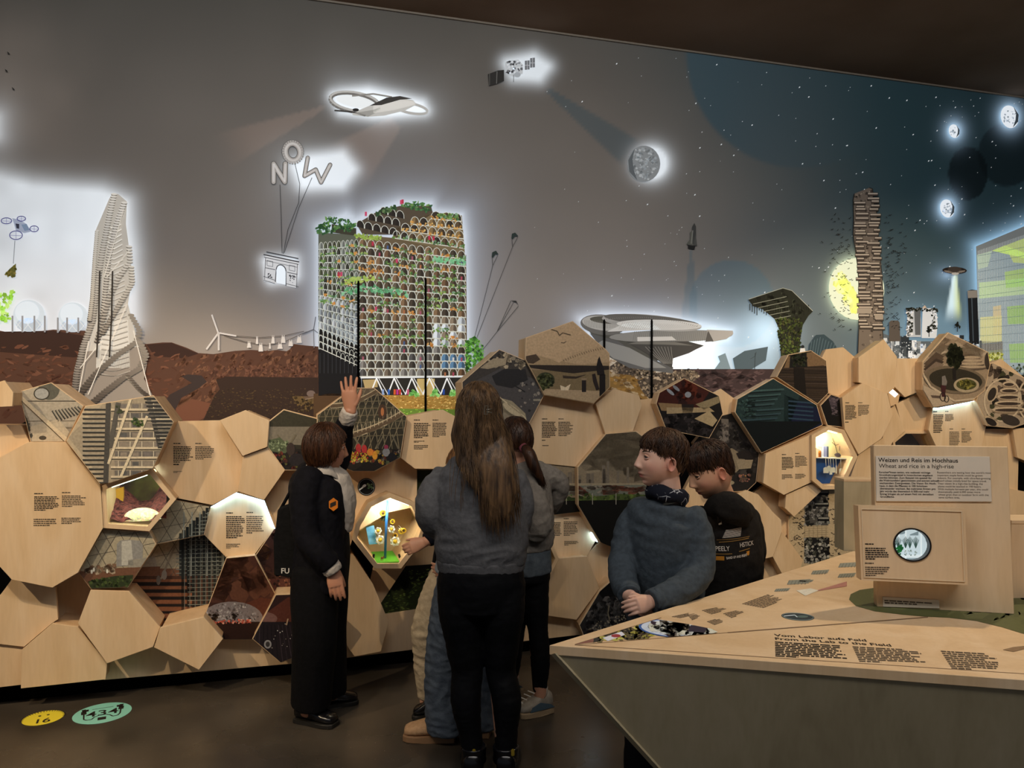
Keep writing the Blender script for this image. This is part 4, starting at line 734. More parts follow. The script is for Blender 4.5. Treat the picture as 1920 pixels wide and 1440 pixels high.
def a_gulls(P):
    A = bg(P, '#b08c62'); A.p([(980, 600), (1150, 600), (1150, 680), (980, 680)], '#b9946a', 1); A.rect(980, 684, 1150, 760, '#8a6e4e', 2)
    A.p([(985, 676), (1005, 666), (1030, 672), (1048, 680), (1070, 668), (1100, 655), (1130, 650), (1150, 652), (1150, 690), (985, 690)], '#a08059', 3); A.p([(985, 668), (1005, 664), (1013, 674), (1000, 682), (985, 680)], '#4a3828', 4); A.p([(1055, 678), (1075, 662), (1110, 652), (1150, 650), (1150, 678), (1090, 684)], '#b28f66', 4)
    for k in range(22): t = k / 21; A.line([(1056 + 90 * t, 674 - 24 * math.sin(t * 1.5)), (1058 + 90 * t, 678 - 24 * math.sin(t * 1.5))], 1, '#5d4830', 5)
    A.p([(985, 684), (1150, 686), (1150, 692), (1075, 700), (1040, 696), (985, 688)], '#2c221a', 5); A.p([(985, 694), (1150, 694), (1150, 740), (985, 730)], '#77603f', 4); A.p([(990, 728), (1150, 734), (1150, 765), (1000, 756)], '#a58660', 6)
    A.ell(1023, 712, 17, 14, '#33331c', 6); A.scat([(1008, 705), (1030, 700), (1040, 720), (1015, 735)], 90, ['#4a4a28', '#23240f', '#5d5a30'], 1.5, 4, 7); A.p([(1050, 722), (1060, 726), (1070, 720), (1066, 732), (1052, 732)], '#d2b48a', 8); A.rect(1091, 711, 1099, 735, '#241c18', 7); A.rect(1090, 709, 1100, 713, '#8a7050', 8)
    A.p([(1121, 674), (1124, 668), (1127, 678), (1132, 690), (1134, 704), (1120, 703), (1118, 688)], '#1f1815', 8); A.rect(1124, 702, 1135, 745, '#1c1613', 8); A.p([(1110, 702), (1116, 700), (1120, 716), (1124, 730), (1118, 732), (1112, 716)], '#2a1f1a', 8); A.p([(1055, 704), (1080, 706), (1100, 702), (1080, 710), (1056, 709)], '#3a2c1f', 7)
    A.line([(1032, 617), (1045, 621), (1049, 629), (1055, 624), (1070, 628)], 1.6, '#5d4a34', 6); A.line([(1052, 642), (1057, 643), (1062, 640)], 1.2, '#5d4a34', 6); return A
def a_skyline(P):
    A = bg(P, '#8a7456'); A.scat([(1090, 820), (1200, 810), (1260, 860), (1260, 900), (1090, 880)], 36, ['#937d5d', '#7d694e', '#9a8464'], 8, 24, 1, 0, 3, 0); A.rect(990, 906, 1280, 912, '#9a8462', 3)
    for k in range(26): x = A.r.uniform(1000, 1190); h = A.r.uniform(6, 30) * (1.4 if 1110 < x < 1190 else .7); A.rect(x, 906 - h, x + A.r.uniform(4, 9), 907, A.r.choice(['#5f5140', '#6e5e4a', '#776650']), 2)
    A.p([(980, 912), (1280, 908), (1280, 935), (980, 925)], '#6e6a55', 4); A.scat([(985, 912), (1210, 912), (1210, 924), (985, 926)], 70, ['#6b3f2c', '#4a2c20', '#5a4a38', '#8a7a62'], 2, 6, 5, 0, 3, 0); A.p([(980, 926), (1090, 934), (1160, 926), (1280, 930), (1280, 944), (980, 944)], '#4a5226', 6); A.scat([(1000, 926), (1220, 926), (1220, 940), (1000, 940)], 60, ['#5f6a2e', '#333a1c'], 2, 5, 7); A.p([(970, 940), (1280, 936), (1280, 1060), (970, 1060)], '#15130f', 8)
    for x in (1062, 1111, 1155): A.line([(x, 925), (x, 946)], 1.2, '#a5947a', 9)
    return A
def a_night(P):
    A = bg(P, '#1a1512'); A.p([(1225, 730), (1283, 705), (1330, 735), (1310, 765), (1230, 760)], '#3f1a12', 1); A.scat([(1245, 730), (1290, 712), (1320, 745), (1280, 765)], 26, ['#5a2414', '#2c1410', '#4a2016'], 4, 12, 2); A.ell(1290, 740, 6, 5.5, '#8a8580', 4); A.ell(1257, 735, 9, 3, '#8d8a86', 4, 0, .7); A.ell(1268, 728, 8, 3, '#7d7a76', 4, 0, .7)
    A.p([(1234, 755), (1280, 758), (1282, 772), (1240, 770)], '#8a6a44', 4); A.p([(1250, 764), (1330, 764), (1340, 772), (1250, 776)], '#a0845c', 5); A.p([(1304, 758), (1349, 742), (1349, 755), (1320, 768)], '#8a7450', 5); A.p([(1278, 758), (1302, 758), (1298, 774), (1280, 774)], '#241a15', 5)  # pale patches here and next: light on the panel, painted into the print
    A.scat([(1240, 778), (1350, 775), (1330, 820), (1250, 806)], 70, ['#2a2320', '#3a312b', '#120f0d'], 3, 9, 3); A.p([(1302, 785), (1330, 770), (1345, 788), (1336, 800)], '#a88c62', 6); return A
def a_moonbase(P):
    A = bg(P, '#241f1a'); A.scat([(1345, 790), (1410, 800), (1420, 900), (1350, 900)], 80, ['#332c26', '#3d352d', '#191512'], 3, 9, 1); A.p([(1352, 785), (1366, 786), (1366, 830), (1356, 830)], '#6e6152', 3); A.scat([(1350, 795), (1368, 795), (1368, 830), (1350, 830)], 40, ['#77695a', '#4a4038'], 2, 4, 4)
    A.p([(1350, 850), (1372, 840), (1388, 850), (1400, 866), (1380, 886), (1355, 880)], '#7d6a4f', 3); A.p([(1380, 862), (1412, 862), (1408, 878), (1385, 880)], '#8d785a', 4); A.p([(1380, 850), (1395, 844), (1418, 852), (1415, 862), (1385, 860)], '#241d18', 4); A.ell(1364, 905, 13, 5, '#94805f', 5); A.scat([(1385, 890), (1410, 890), (1405, 905), (1385, 902)], 20, ['#a8743c', '#8a5a48', '#5a4636'], 1.5, 4, 6); return A
def a_deep(P):
    A = bg(P, '#16201f'); A.p([(1378, 745), (1450, 705), (1500, 740), (1480, 800), (1380, 790)], '#22302c', 1); A.p([(1470, 740), (1545, 770), (1545, 800), (1470, 840)], '#15192a', 1)
    for k in range(9): y = 730 + k * 9; A.line([(1405 - k * 2, y + 4), (1430, y + 2 + k % 3), (1470 - k % 4 * 6, y)], 3.2, mixc('#3d5048', '#223038', k / 9), 3); A.line([(1405 - k * 2, y + 7), (1465 - k % 4 * 6, y + 3)], 1.6, '#0d1413', 4)
    for k in range(5): y = 752 + k * 8; A.line([(1478, y), (1525, y + 4)], 3, '#2a3a44', 3)
    A.p([(1378, 790), (1545, 790), (1428, 855)], '#0c100f', 5); A.scat([(1384, 755), (1415, 740), (1420, 785), (1385, 780)], 60, ['#2c3c34', '#1a2622', '#40544a'], 1.5, 5, 3); return A
def a_reflect(P):
    A = bg(P, '#33261a'); A.p([(1478, 668), (1550, 655), (1550, 685), (1470, 690)], '#77593a', 1); A.p([(1482, 664), (1512, 658), (1514, 688), (1480, 690)], '#1a1712', 3); A.scat([(1482, 664), (1512, 660), (1512, 686), (1482, 688)], 60, ['#262a18', '#33301c', '#0f0e0b'], 1.5, 4, 4)
    for k in range(16): y = 690 + k * 4; A.line([(1456, y), (1553, y + 2)], 1.6, A.r.choice(['#3d2e20', '#271d15', '#46362a']), 2)
    A.p([(1488, 690), (1508, 690), (1512, 740), (1490, 740)], '#1c150f', 3); A.line([(1545, 685), (1553, 686)], 1.5, '#8a6a48', 4); return A
def a_park(P):
    A = bg(P, '#94795a'); A.p([(1725, 620), (1860, 620), (1860, 690), (1725, 690)], '#a08566', 1); A.scat([(1750, 640), (1840, 640), (1840, 680), (1750, 670)], 14, ['#aa9070', '#8d7356'], 8, 18, 2, 0, 2, 0)
    for k in range(4): A.p([(1732, 682 + k * 5), (1755, 660 + k * 6), (1770, 668 + k * 5), (1765, 674 + k * 5), (1740, 688 + k * 5)], A.r.choice(['#3f3023', '#77604a', '#54412f']), 3 + k)
    for k in range(4): A.ell(1822, 672 + k * 6, 16 + k * 4, 4.5, A.r.choice(['#5a4836', '#77604a']), 3 + k); A.ell(1822, 670 + k * 6, 15 + k * 4, 2.6, '#a88c6a', 4 + k)
    A.ell(1790, 712, 58, 26, '#6e5a42', 8, 0, .1); A.ell(1792, 712, 50, 21, '#322a1c', 9, 0, .1); A.ell(1812, 722, 24, 14, '#a58c68', 10); A.ell(1812, 721, 19, 10, '#4a4420', 11); A.scat([(1796, 716), (1812, 712), (1828, 720), (1812, 730)], 50, ['#6a602a', '#8a7a34', '#33300f'], 1.5, 4, 12)
    A.line([(1789, 690), (1790, 712)], 6, '#211a13', 12); A.scat([(1776, 668), (1782, 648), (1790, 644), (1803, 656), (1804, 674), (1794, 690), (1780, 684)], 130, ['#20200f', '#2c2c18', '#15140b', '#3a3820'], 2, 6, 13)
    A.p([(1727, 720), (1770, 740), (1800, 764), (1727, 780)], '#ab9070', 10); A.line([(1730, 700), (1745, 725), (1790, 752), (1850, 745)], 3.5, '#bca07c', 11)
    A.p([(1766, 706), (1772, 704), (1776, 716), (1774, 724), (1766, 722)], '#77695a', 13); A.p([(1764, 722), (1774, 722), (1772, 744), (1766, 744)], '#3f1f1c', 13); A.ring(1768, 744, 5, 8, 1.4, '#2a221c', 14); A.ring(1775, 748, 4, 6, 1.4, '#2a221c', 14); A.p([(1745, 741), (1764, 742), (1762, 747), (1748, 746)], '#5a4636', 12); A.ell(1853, 676, 6, 16, '#3a2e22', 12); return A
def a_organic(P):
    A = bg(P, '#a58a6a'); A.scat([(1855, 680), (1940, 710), (1930, 780), (1850, 790)], 70, ['#4a3a2b', '#5d4a38', '#332a20', '#3f3a22'], 3, 9, 1)
    for k in range(5): A.ell(1892, 722 + k * 12, 13 + k * 5, 6.5, '#8a7052', 3); A.ell(1892, 720 + k * 12, 12 + k * 5, 5, '#c0a27c', 4); A.ell(1892, 721 + k * 12, 9 + k * 4.4, 3, '#3f3023', 5)
    A.ell(1860, 738, 10, 17, '#b3956f', 4, 0, .4); A.ell(1860, 739, 7, 13, '#33291e', 5, 0, .4); A.ell(1858, 790, 16, 9, '#b3956f', 5, 0, .5); A.ell(1858, 791, 12, 6, '#2a2119', 6, 0, .5); A.ell(1895, 788, 18, 9, '#3a2f24', 6, 0, .3); A.ring(1880, 750, 34, 40, 3, '#c3a680', 5, 0, .2); A.ring(1935, 750, 26, 40, 3, '#c3a680', 5); return A
def a_darksmall(P): A = bg(P, '#17130f'); A.p([(1552, 742), (1568, 744), (1570, 765), (1560, 772)], '#4a3c3c', 1); A.scat([(1552, 742), (1572, 744), (1570, 780), (1560, 776)], 40, ['#5d4c4a', '#2a2222', '#6e5d58'], 1.5, 5, 2, 0, .4, 1.5); return A
def a_rock(P):
    A = bg(P, '#2c2824'); A.p([(1120, 1108), (1150, 1085), (1170, 1095), (1190, 1110), (1160, 1118), (1130, 1122)], '#10100f', 1); A.scat([(1090, 1185), (1120, 1125), (1190, 1115), (1190, 1170)], 150, ['#3d3832', '#1d1a18', '#514a42', '#5d544a', '#14110f'], 2, 8, 2); A.line([(1142, 1135), (1140, 1150), (1144, 1165)], 2, '#77684f', 4); A.ell(1108, 1185, 9, 5, '#241a18', 4); A.scat([(1098, 1172), (1180, 1150), (1180, 1170), (1100, 1188)], 60, ['#77684f', '#94836a', '#1a1614'], 1, 2.6, 4); return A
def a_tower(P):
    A = bg(P, '#b79a70'); X0, X1 = 1509, 1553
    A.rect(X0, 925, X1, 985, '#4d463c', 2); A.scat([(X0, 925), (X1, 925), (X1, 985), (X0, 985)], 130, ['#77705f', '#23201b', '#94897a', '#37322b'], 1, 5, 3); A.rect(X0, 985, X1, 1008, '#b3976e', 2)
    for k in range(6): A.line([(X0 + k * 8, 985), (X0 + k * 8, 1008)], .8, '#8a7352', 3); A.line([(X0, 988 + k * 4), (X1, 986 + k * 4)], .7, '#8a7352', 3)
    A.rect(X0 - 1, 1008, X1 + 2, 1056, '#1d1a17', 2); A.scat([(X0, 1008), (X1, 1008), (X1 + 2, 1056), (X0, 1056)], 140, ['#8d8372', '#55503f', '#b3a68e', '#0f0d0b'], 1.2, 4, 3)
    for x, y, w in ((1536, 920, 18), (1527, 942, 27), (1533, 969, 22)): A.rect(x, y, x + w, y + 8, '#15120f', 5); A.rect(x + 1, y + 1, x + w - 1, y + 4, '#8d836f', 6)
    for k in range(150):
        x = A.r.choice([A.r.gauss(1498, 9), A.r.gauss(1570, 10)]); y = A.r.uniform(945, 1050); s_ = A.r.uniform(1, 3.4); a = A.r.uniform(-.7, .7)
        if X0 - 2 < x < X1 + 3: continue
        A.line([(x - s_ * math.cos(a), y - s_ * math.sin(a)), (x, y + 1), (x + s_ * math.cos(a), y + s_ * math.sin(a))], 1, '#1d1814', 7)
    return A
# ---- the panels, left to right:  name, label, corners, distance, picture, text blocks
panel('plywood_box', 'plain plywood panel cut by the left edge of the photo, uppermost', [(-45, 730), (8, 713), (25, 736), (23, 762), (-45, 765)], .34)
panel('plywood_box', 'plain plywood panel at the left edge above the big text panel', [(-60, 797), (39, 797), (56, 830), (0, 862), (-60, 880)], .16)
panel('picture_box', 'picture panel with a slanted timber beam and fan ribs, upper left', [(35, 734), (96, 717), (157, 761), (123, 829), (57, 829)], .18, a_beams)
panel('picture_box', 'picture panel of balconies and louvres behind leaning columns', [(160, 761), (288, 741), (326, 791), (287, 879), (206, 906), (187, 908), (124, 827)], .32, a_balcony)
panel('text_box', 'largest plywood text panel, at the far left', [(-70, 880), (0, 858), (52, 829), (123, 829), (188, 910), (193, 990), (146, 1074), (98, 1102), (22, 1087), (-20, 1040), (-70, 1030)], .26, None, [(Q(64, 924, 111, 958), 11), (Q(116, 922, 161, 951), 9, INKG), (Q(63, 972, 110, 987), 4, INKG, False), (Q(115, 970, 160, 983), 4, INKG, False)])
panel('text_box', 'plywood text panel between balcony picture and the glowing text panel', [(322, 790), (414, 788), (455, 856), (447, 922), (398, 947), (331, 934), (286, 880)], .12, None, [(Q(325, 830, 363, 868), 12), (Q(366, 830, 402, 862), 10, INKG), (Q(325, 869, 362, 873), 1, INK, False), (Q(325, 883, 342, 887), 2, INKG, False)])
panel('plywood_box', 'plain plywood pentagon with peaked top left of the dark bridge picture', [(412, 788), (460, 769), (505, 788), (501, 838), (455, 855)], .22)
panel('plywood_box', 'plain plywood pentagon directly above the glowing text panel', [(455, 856), (501, 839), (534, 882), (495, 938), (446, 921)], .2)
panel('picture_box', 'picture panel of a domed greenhouse with a round tank', [(194, 992), (280, 997), (293, 1021), (240, 1102), (170, 1104), (147, 1074)], .2, a_dome)
panel('picture_box', 'picture panel of dome lattice and high-rise right of the rock display case', [(322, 936), (396, 948), (383, 1003), (293, 1021), (270, 990)], .1, a_dome)
panel('picture_box', 'recessed picture panel of plant shelves and red soil rows', [(286, 1012), (388, 996), (426, 1045), (384, 1160), (300, 1180), (236, 1101)], -.03, a_rows)
panel('plywood_box', 'small recessed dark plywood panel right under the largest text panel', [(98, 1095), (146, 1068), (174, 1105), (146, 1172), (106, 1163)], -.08)
panel('plywood_box', 'plain plywood hexagon below the domed greenhouse picture', [(170, 1106), (242, 1109), (300, 1176), (287, 1213), (201, 1244), (146, 1169)], .2)
panel('plywood_box', 'plain plywood panel under the lower left corner of the largest text panel', [(-70, 1120), (0, 1117), (22, 1086), (104, 1101), (109, 1161), (98, 1168), (45, 1213), (-70, 1200)], .12)
panel('plywood_box', 'plain plywood panel at the floor, third from the left edge, with peaked top', [(98, 1169), (146, 1175), (201, 1243), (198, 1274), (39, 1291), (41, 1218)], .16)
panel('plywood_box', 'lowest plywood panel at the left edge, just above the plinth', [(-70, 1200), (45, 1213), (41, 1284), (-70, 1297)], .1)
panel('plywood_box', 'plain plywood pentagon tipped point-down above the plinth', [(300, 1177), (382, 1157), (418, 1198), (373, 1256), (289, 1214)], .27)
panel('picture_box', 'picture panel of a glass dome city under a brown sky', [(424, 1046), (478, 1041), (516, 1113), (473, 1200), (420, 1200), (382, 1157)], .14, a_mars)
panel('picture_box', 'picture panel of red desert with domes, point-down at the floor', [(517, 1115), (590, 1112), (640, 1160), (600, 1215), (526, 1243), (473, 1198)], .26, a_mars2)
panel('picture_box', 'dark reddish picture panel behind the black tote bag', [(514, 990), (560, 955), (602, 1030), (575, 1114), (517, 1115), (479, 1041)], .06, a_mars3)
panel('picture_box', 'dark picture panel of a market under a bridge, small with pale rim', [(504, 789), (532, 767), (596, 784), (600, 850), (570, 882), (533, 882), (501, 838)], .2, a_bridge, pin=2)
panel('picture_box', 'large picture panel of a curved footbridge above a fruit market', [(594, 778), (640, 744), (669, 727), (702, 727), (763, 781), (751, 858), (702, 884), (662, 884), (622, 869), (596, 850)], .3, a_bridge)
panel('text_box', 'plywood text panel left of the long-haired girl', [(764, 781), (830, 768), (862, 785), (870, 850), (858, 880), (778, 879), (752, 859)], .27, None, [(Q(776, 786, 808, 822), 11), (Q(811, 786, 842, 820), 11, INKG), (Q(776, 826, 796, 830), 2, INK, False), (Q(776, 834, 804, 843), 3, INKG, False)])
pst = panel('plywood_box', 'wide recessed plywood panel with the round black sticker', [(530, 878), (600, 850), (662, 884), (703, 884), (752, 855), (782, 880), (782, 950), (729, 960), (664, 1000), (640, 1075), (560, 1075), (494, 936)], .1, None, [(Q(648, 970, 656, 985), 6, INKG, False)])
panel('picture_box', 'dark picture panel squeezed between wheat-coloured panel and the girl', [(780, 880), (870, 880), (870, 1000), (800, 1000), (780, 940)], .08, a_grass)
panel('picture_box', 'picture panel of dark green meadow under the sunflower case', [(700, 1064), (760, 1060), (800, 1000), (870, 1000), (860, 1130), (728, 1169), (692, 1097)], .03, a_grass)
panel('plywood_box', 'tall plywood panel at the floor right of the woman in black', [(600, 1120), (628, 1040), (663, 1040), (700, 1096), (729, 1167), (714, 1222), (665, 1231), (628, 1180)], .17)
panel('picture_box', 'picture panel of a beach seen from above, behind the long-haired head', [(866, 716), (936, 655), (987, 676), (1020, 742), (992, 795), (960, 832), (870, 810)], .24, a_aerial)
panel('picture_box', 'tall picture panel with seagulls and a curved pavilion', [(986, 633), (1074, 602), (1136, 655), (1143, 663), (1144, 726), (1113, 757), (1021, 741), (985, 674)], .32, a_gulls)
panel('text_box', 'plywood text panel below the seagull picture', [(1016, 740), (1118, 757), (1140, 813), (1085, 876), (1008, 868), (984, 830), (986, 795)], .14, None, [(Q(1016, 784, 1045, 821), 12), (Q(1047, 784, 1075, 818), 11, INKG), (Q(1016, 824, 1026, 827), 1, INK, False), (Q(1017, 834, 1037, 837), 1, INKG, False)])
panel('plywood_box', 'plain plywood hexagon at the lower right of the seagull picture', [(1117, 757), (1151, 729), (1198, 741), (1204, 759), (1187, 808), (1135, 813)], .24)
panel('plywood_box', 'narrow recessed plywood panel beside the dark rocket picture', [(1196, 750), (1240, 745), (1256, 810), (1215, 835), (1186, 812)], .08)
panel('picture_box', 'large picture panel of a hazy city skyline behind a lake', [(1136, 813), (1194, 808), (1211, 822), (1262, 860), (1262, 1000), (1150, 1028), (1126, 1018), (1084, 948), (1083, 876)], .27, a_skyline)
panel('picture_box', 'picture panel with the skyline edge beside the grey-sleeved elbow', [(990, 866), (1090, 874), (1090, 960), (1040, 966), (985, 962)], .12, a_skyline)
panel('plywood_box', 'plain plywood hexagon under the second glowing text panel', [(1049, 1047), (1101, 1043), (1124, 1103), (1081, 1162), (1023, 1154), (1017, 1105)], .2)
panel('plywood_box', 'recessed plywood panel under the hazy skyline picture', [(1098, 1042), (1126, 1014), (1180, 1024), (1180, 1090), (1128, 1110)], .05)
panel('picture_box', 'dark picture panel of rocks and bones at the table tip', [(1124, 1108), (1149, 1086), (1165, 1095), (1200, 1110), (1200, 1170), (1094, 1192), (1086, 1172)], .27, a_rock)
panel('plywood_box', 'plywood panel at the floor between two girls and the table', [(940, 1110), (1020, 1120), (1086, 1168), (1090, 1190), (960, 1205)], .06)
panel('picture_box', 'dark picture panel of three pods in a red night sky', [(1230, 757), (1236, 736), (1283, 709), (1349, 742), (1356, 776), (1330, 822), (1249, 806)], .3, a_night)
panel('plywood_box', 'smallest plain plywood panel between the two dark night pictures', [(1336, 738), (1352, 729), (1378, 748), (1380, 780), (1352, 782)], .1)
panel('picture_box', 'large dark green underwater picture panel', [(1382, 748), (1450, 709), (1532, 759), (1543, 797), (1428, 850), (1378, 773)], .25, a_deep)
panel('picture_box', 'dark brown picture panel of a tower mirrored in water', [(1456, 707), (1478, 665), (1521, 657), (1550, 676), (1554, 737), (1533, 758)], .24, a_reflect)
panel('picture_box', 'dark picture panel of a moon settlement behind the two boys', [(1340, 782), (1378, 772), (1424, 850), (1418, 905), (1401, 921), (1340, 925), (1300, 830)], .1, a_moonbase)
panel('plywood_box', 'plain plywood panel right of the mirrored tower picture', [(1541, 671), (1549, 655), (1581, 651), (1602, 669), (1612, 722), (1578, 745), (1552, 737)], .12)
panel('plywood_box', 'plain plywood panel with steep point below the shelf tower', [(1610, 670), (1657, 636), (1682, 669), (1677, 728), (1664, 738), (1618, 719), (1610, 717)], .28)
panel('plywood_box', 'plain plywood panel left of the park picture', [(1682, 672), (1730, 672), (1731, 731), (1697, 745), (1676, 724)], .14)
panel('picture_box', 'picture panel of a cyclist and a tree in a round park', [(1730, 678), (1778, 623), (1853, 660), (1857, 684), (1847, 732), (1824, 751), (1750, 765), (1730, 731)], .32, a_park)
panel('picture_box', 'picture panel of a terraced organic town at the right edge', [(1853, 683), (1878, 673), (1920, 708), (1955, 725), (1950, 785), (1899, 803), (1853, 799), (1830, 752)], .26, a_organic)
panel('text_box', 'greyish plywood text panel above the blue display case', [(1579, 745), (1618, 718), (1664, 738), (1674, 780), (1653, 822), (1610, 852), (1584, 805)], .3, None, [(Q(1585, 754, 1606, 787), 13), (Q(1609, 754, 1632, 780), 11, INKG), (Q(1585, 790, 1606, 793), 1, INK, False)])
panel('picture_box', 'small black picture panel left of the greyish text panel', [(1538, 760), (1558, 739), (1579, 746), (1583, 802), (1551, 798)], .22, a_darksmall)
panel('plywood_box', 'recessed plywood panel between the glowing panels on the right', [(1680, 758), (1722, 737), (1752, 776), (1742, 812), (1695, 812)], .02)
panel('plywood_box', 'plywood panel between the blue case and the upright sign', [(1664, 758), (1678, 760), (1697, 808), (1674, 828), (1650, 870), (1628, 905), (1592, 902), (1610, 852), (1655, 822)], .14)
panel('plywood_box', 'plywood panel behind the upper right corner of the sign', [(1848, 804), (1898, 804), (1910, 855), (1908, 940), (1860, 920), (1836, 850)], .06)
panel('plywood_box', 'plain plywood panel at the right edge under the organic town', [(1899, 804), (1960, 800), (1960, 880), (1908, 858)], .16)
panel('plywood_box', 'low plywood panel at the right edge behind the sign', [(1890, 915), (1960, 930), (1960, 1010), (1893, 968)], .1)
panel('text_box', 'plywood text panel left of the blue display case', [(1436, 851), (1521, 815), (1522, 904), (1470, 928), (1431, 906)], .28, None, [(Q(1466, 851, 1489, 881), 11), (Q(1491, 849, 1514, 876), 10, INKG), (Q(1466, 889, 1487, 899), 4, INKG, False), (Q(1491, 888, 1512, 898), 4, INKG, False)])
panel('plywood_box', 'slanted small plywood panel under the blue display case', [(1474, 928), (1525, 905), (1540, 921), (1489, 969), (1472, 953)], .22)
panel('plywood_box', 'plywood panel right of the boy in the black hoodie', [(1350, 940), (1400, 919), (1422, 927), (1447, 958), (1465, 975), (1466, 996), (1449, 1044), (1425, 1050), (1370, 1050)], .2)
panel('plywood_box', 'lowest plywood panel right of the hoodie, touching the table edge', [(1466, 996), (1506, 1050), (1496, 1080), (1474, 1090), (1449, 1044)], .14)
panel('picture_box', 'pale picture panel of a stone pillar with flying birds', [(1478, 968), (1536, 912), (1604, 905), (1606, 1075), (1500, 1110), (1478, 1020)], -.06, a_tower)
panel('plywood_box', 'shaded plywood panel in the gap beside the hoodie', [(1412, 925), (1440, 905), (1476, 932), (1486, 985), (1470, 1010), (1440, 990)], -.1)
panel('plywood_box', 'plywood panel seen just above the table edge beside the hoodie', [(1405, 1045), (1450, 1030), (1480, 1085), (1470, 1110), (1405, 1120)], -.06)
for lb, P in (('recessed plywood strip above the plinth left of the tipped pentagon', [(192, 1236), (290, 1205), (345, 1225), (345, 1262), (195, 1275)]), ('recessed plywood strip above the plinth right of the tipped pentagon', [(345, 1190), (600, 1170), (600, 1240), (345, 1262)]), ('recessed plywood strip above the plinth between the woman in black and beige trousers', [(600, 1170), (870, 1130), (870, 1206), (600, 1240)]), ('recessed plywood strip above the plinth behind the ponytail girl', [(870, 1130), (1120, 1095), (1120, 1188), (870, 1208)])): panel('plywood_box', lb, P, .05)
for lb, P in (('wide recessed plywood panel mostly hidden behind the long-haired girl', [(850, 800), (985, 820), (990, 1000), (985, 1130), (860, 1130)]), ('recessed plywood panel mostly hidden behind the boy in blue', [(1150, 1010), (1262, 960), (1330, 830), (1400, 930), (1400, 1110), (1200, 1170)]), ('tall recessed plywood panel mostly hidden behind the upright sign', [(1600, 900), (1680, 850), (1850, 850), (1900, 920), (1900, 1080), (1605, 1080)])): panel('plywood_box', lb, P, -.12)
# ---- panels lit from above by hidden strips
def glow_panel(label, P, d, texts, lips, ledw=.034):
    t = panel('lit_text_box', label, P, d, None, texts); d = dmap(d, cen(P)[0])
    for (a, b) in lips:
        A_, B_ = wp(*P[a], d), wp(*P[b], d); up = (sum((wp(*q, d) for q in P), Vector()) / len(P)); e = (B_ - A_).normalized(); m = WN.cross(e); m = m if m.dot(up - A_) > 0 else -m
        q = [A_ + WN * .004, B_ + WN * .004, B_ + WN * ledw, A_ + WN * ledw]
        prism('light_strip', [p + m * .003 for p in q], [p + m * .001 for p in q], LED, t)
        q = [A_, B_, B_ + WN * (ledw + .006), A_ + WN * (ledw + .006)]; prism('lip', q, [p - m * .012 for p in q], PLYD, t)
    return t
glow_panel('glowing plywood text panel left of the black tote bag', [(444, 922), (496, 937), (516, 989), (478, 1039), (423, 1044), (382, 1002), (396, 949)], .06, [(Q(424, 960, 460, 1010), 14), (Q(462, 959, 497, 1001), 11, INKG), (Q(424, 1019, 451, 1029), 4, INKG, False)], [(0, 1), (1, 2), (6, 0)])
glow_panel('glowing text panel right of the grey sweatshirt', [(1080, 949), (1117, 1014), (1101, 1043), (1049, 1047), (1010, 1000), (1010, 965)], .06, [(Q(1030, 973, 1055, 1008), 12), (Q(1057, 971, 1084, 1005), 11, INKG), (Q(1058, 1014, 1086, 1023), 4, INKG, False)], [(0, 1), (5, 0)])
glow_panel('glowing yellowish text panel above the upright sign', [(1749, 765), (1822, 751), (1850, 794), (1838, 850), (1764, 856), (1741, 806)], .14, [(Q(1750, 770, 1770, 812), 13), (Q(1772, 770, 1790, 790), 7, INKG), (Q(1780, 803, 1800, 838), 12, INKG), (Q(1803, 803, 1823, 830), 10, INKG)], [(0, 1), (1, 2)])
t = thing('light_box', 'tiny bright white light box beside the greyish text panel', 'light box', wp(1674, 745, .1))
P = [(1664, 736), (1674, 729), (1687, 740), (1684, 756), (1670, 762)]; pts = [wp(x, y, .13) for x, y in P]; c = sum(pts, Vector()) / 5
prism('side_box', pts, [p - WN * .22 for p in pts], PLYD, t); q = [wp(*k, .132) for k in ((1667, 736), (1674, 730), (1684, 739), (1678, 745))]; prism('light_window', q, [p - WN * .001 for p in q], emis('lamp_white', '#f2fbff', 1.6), t)
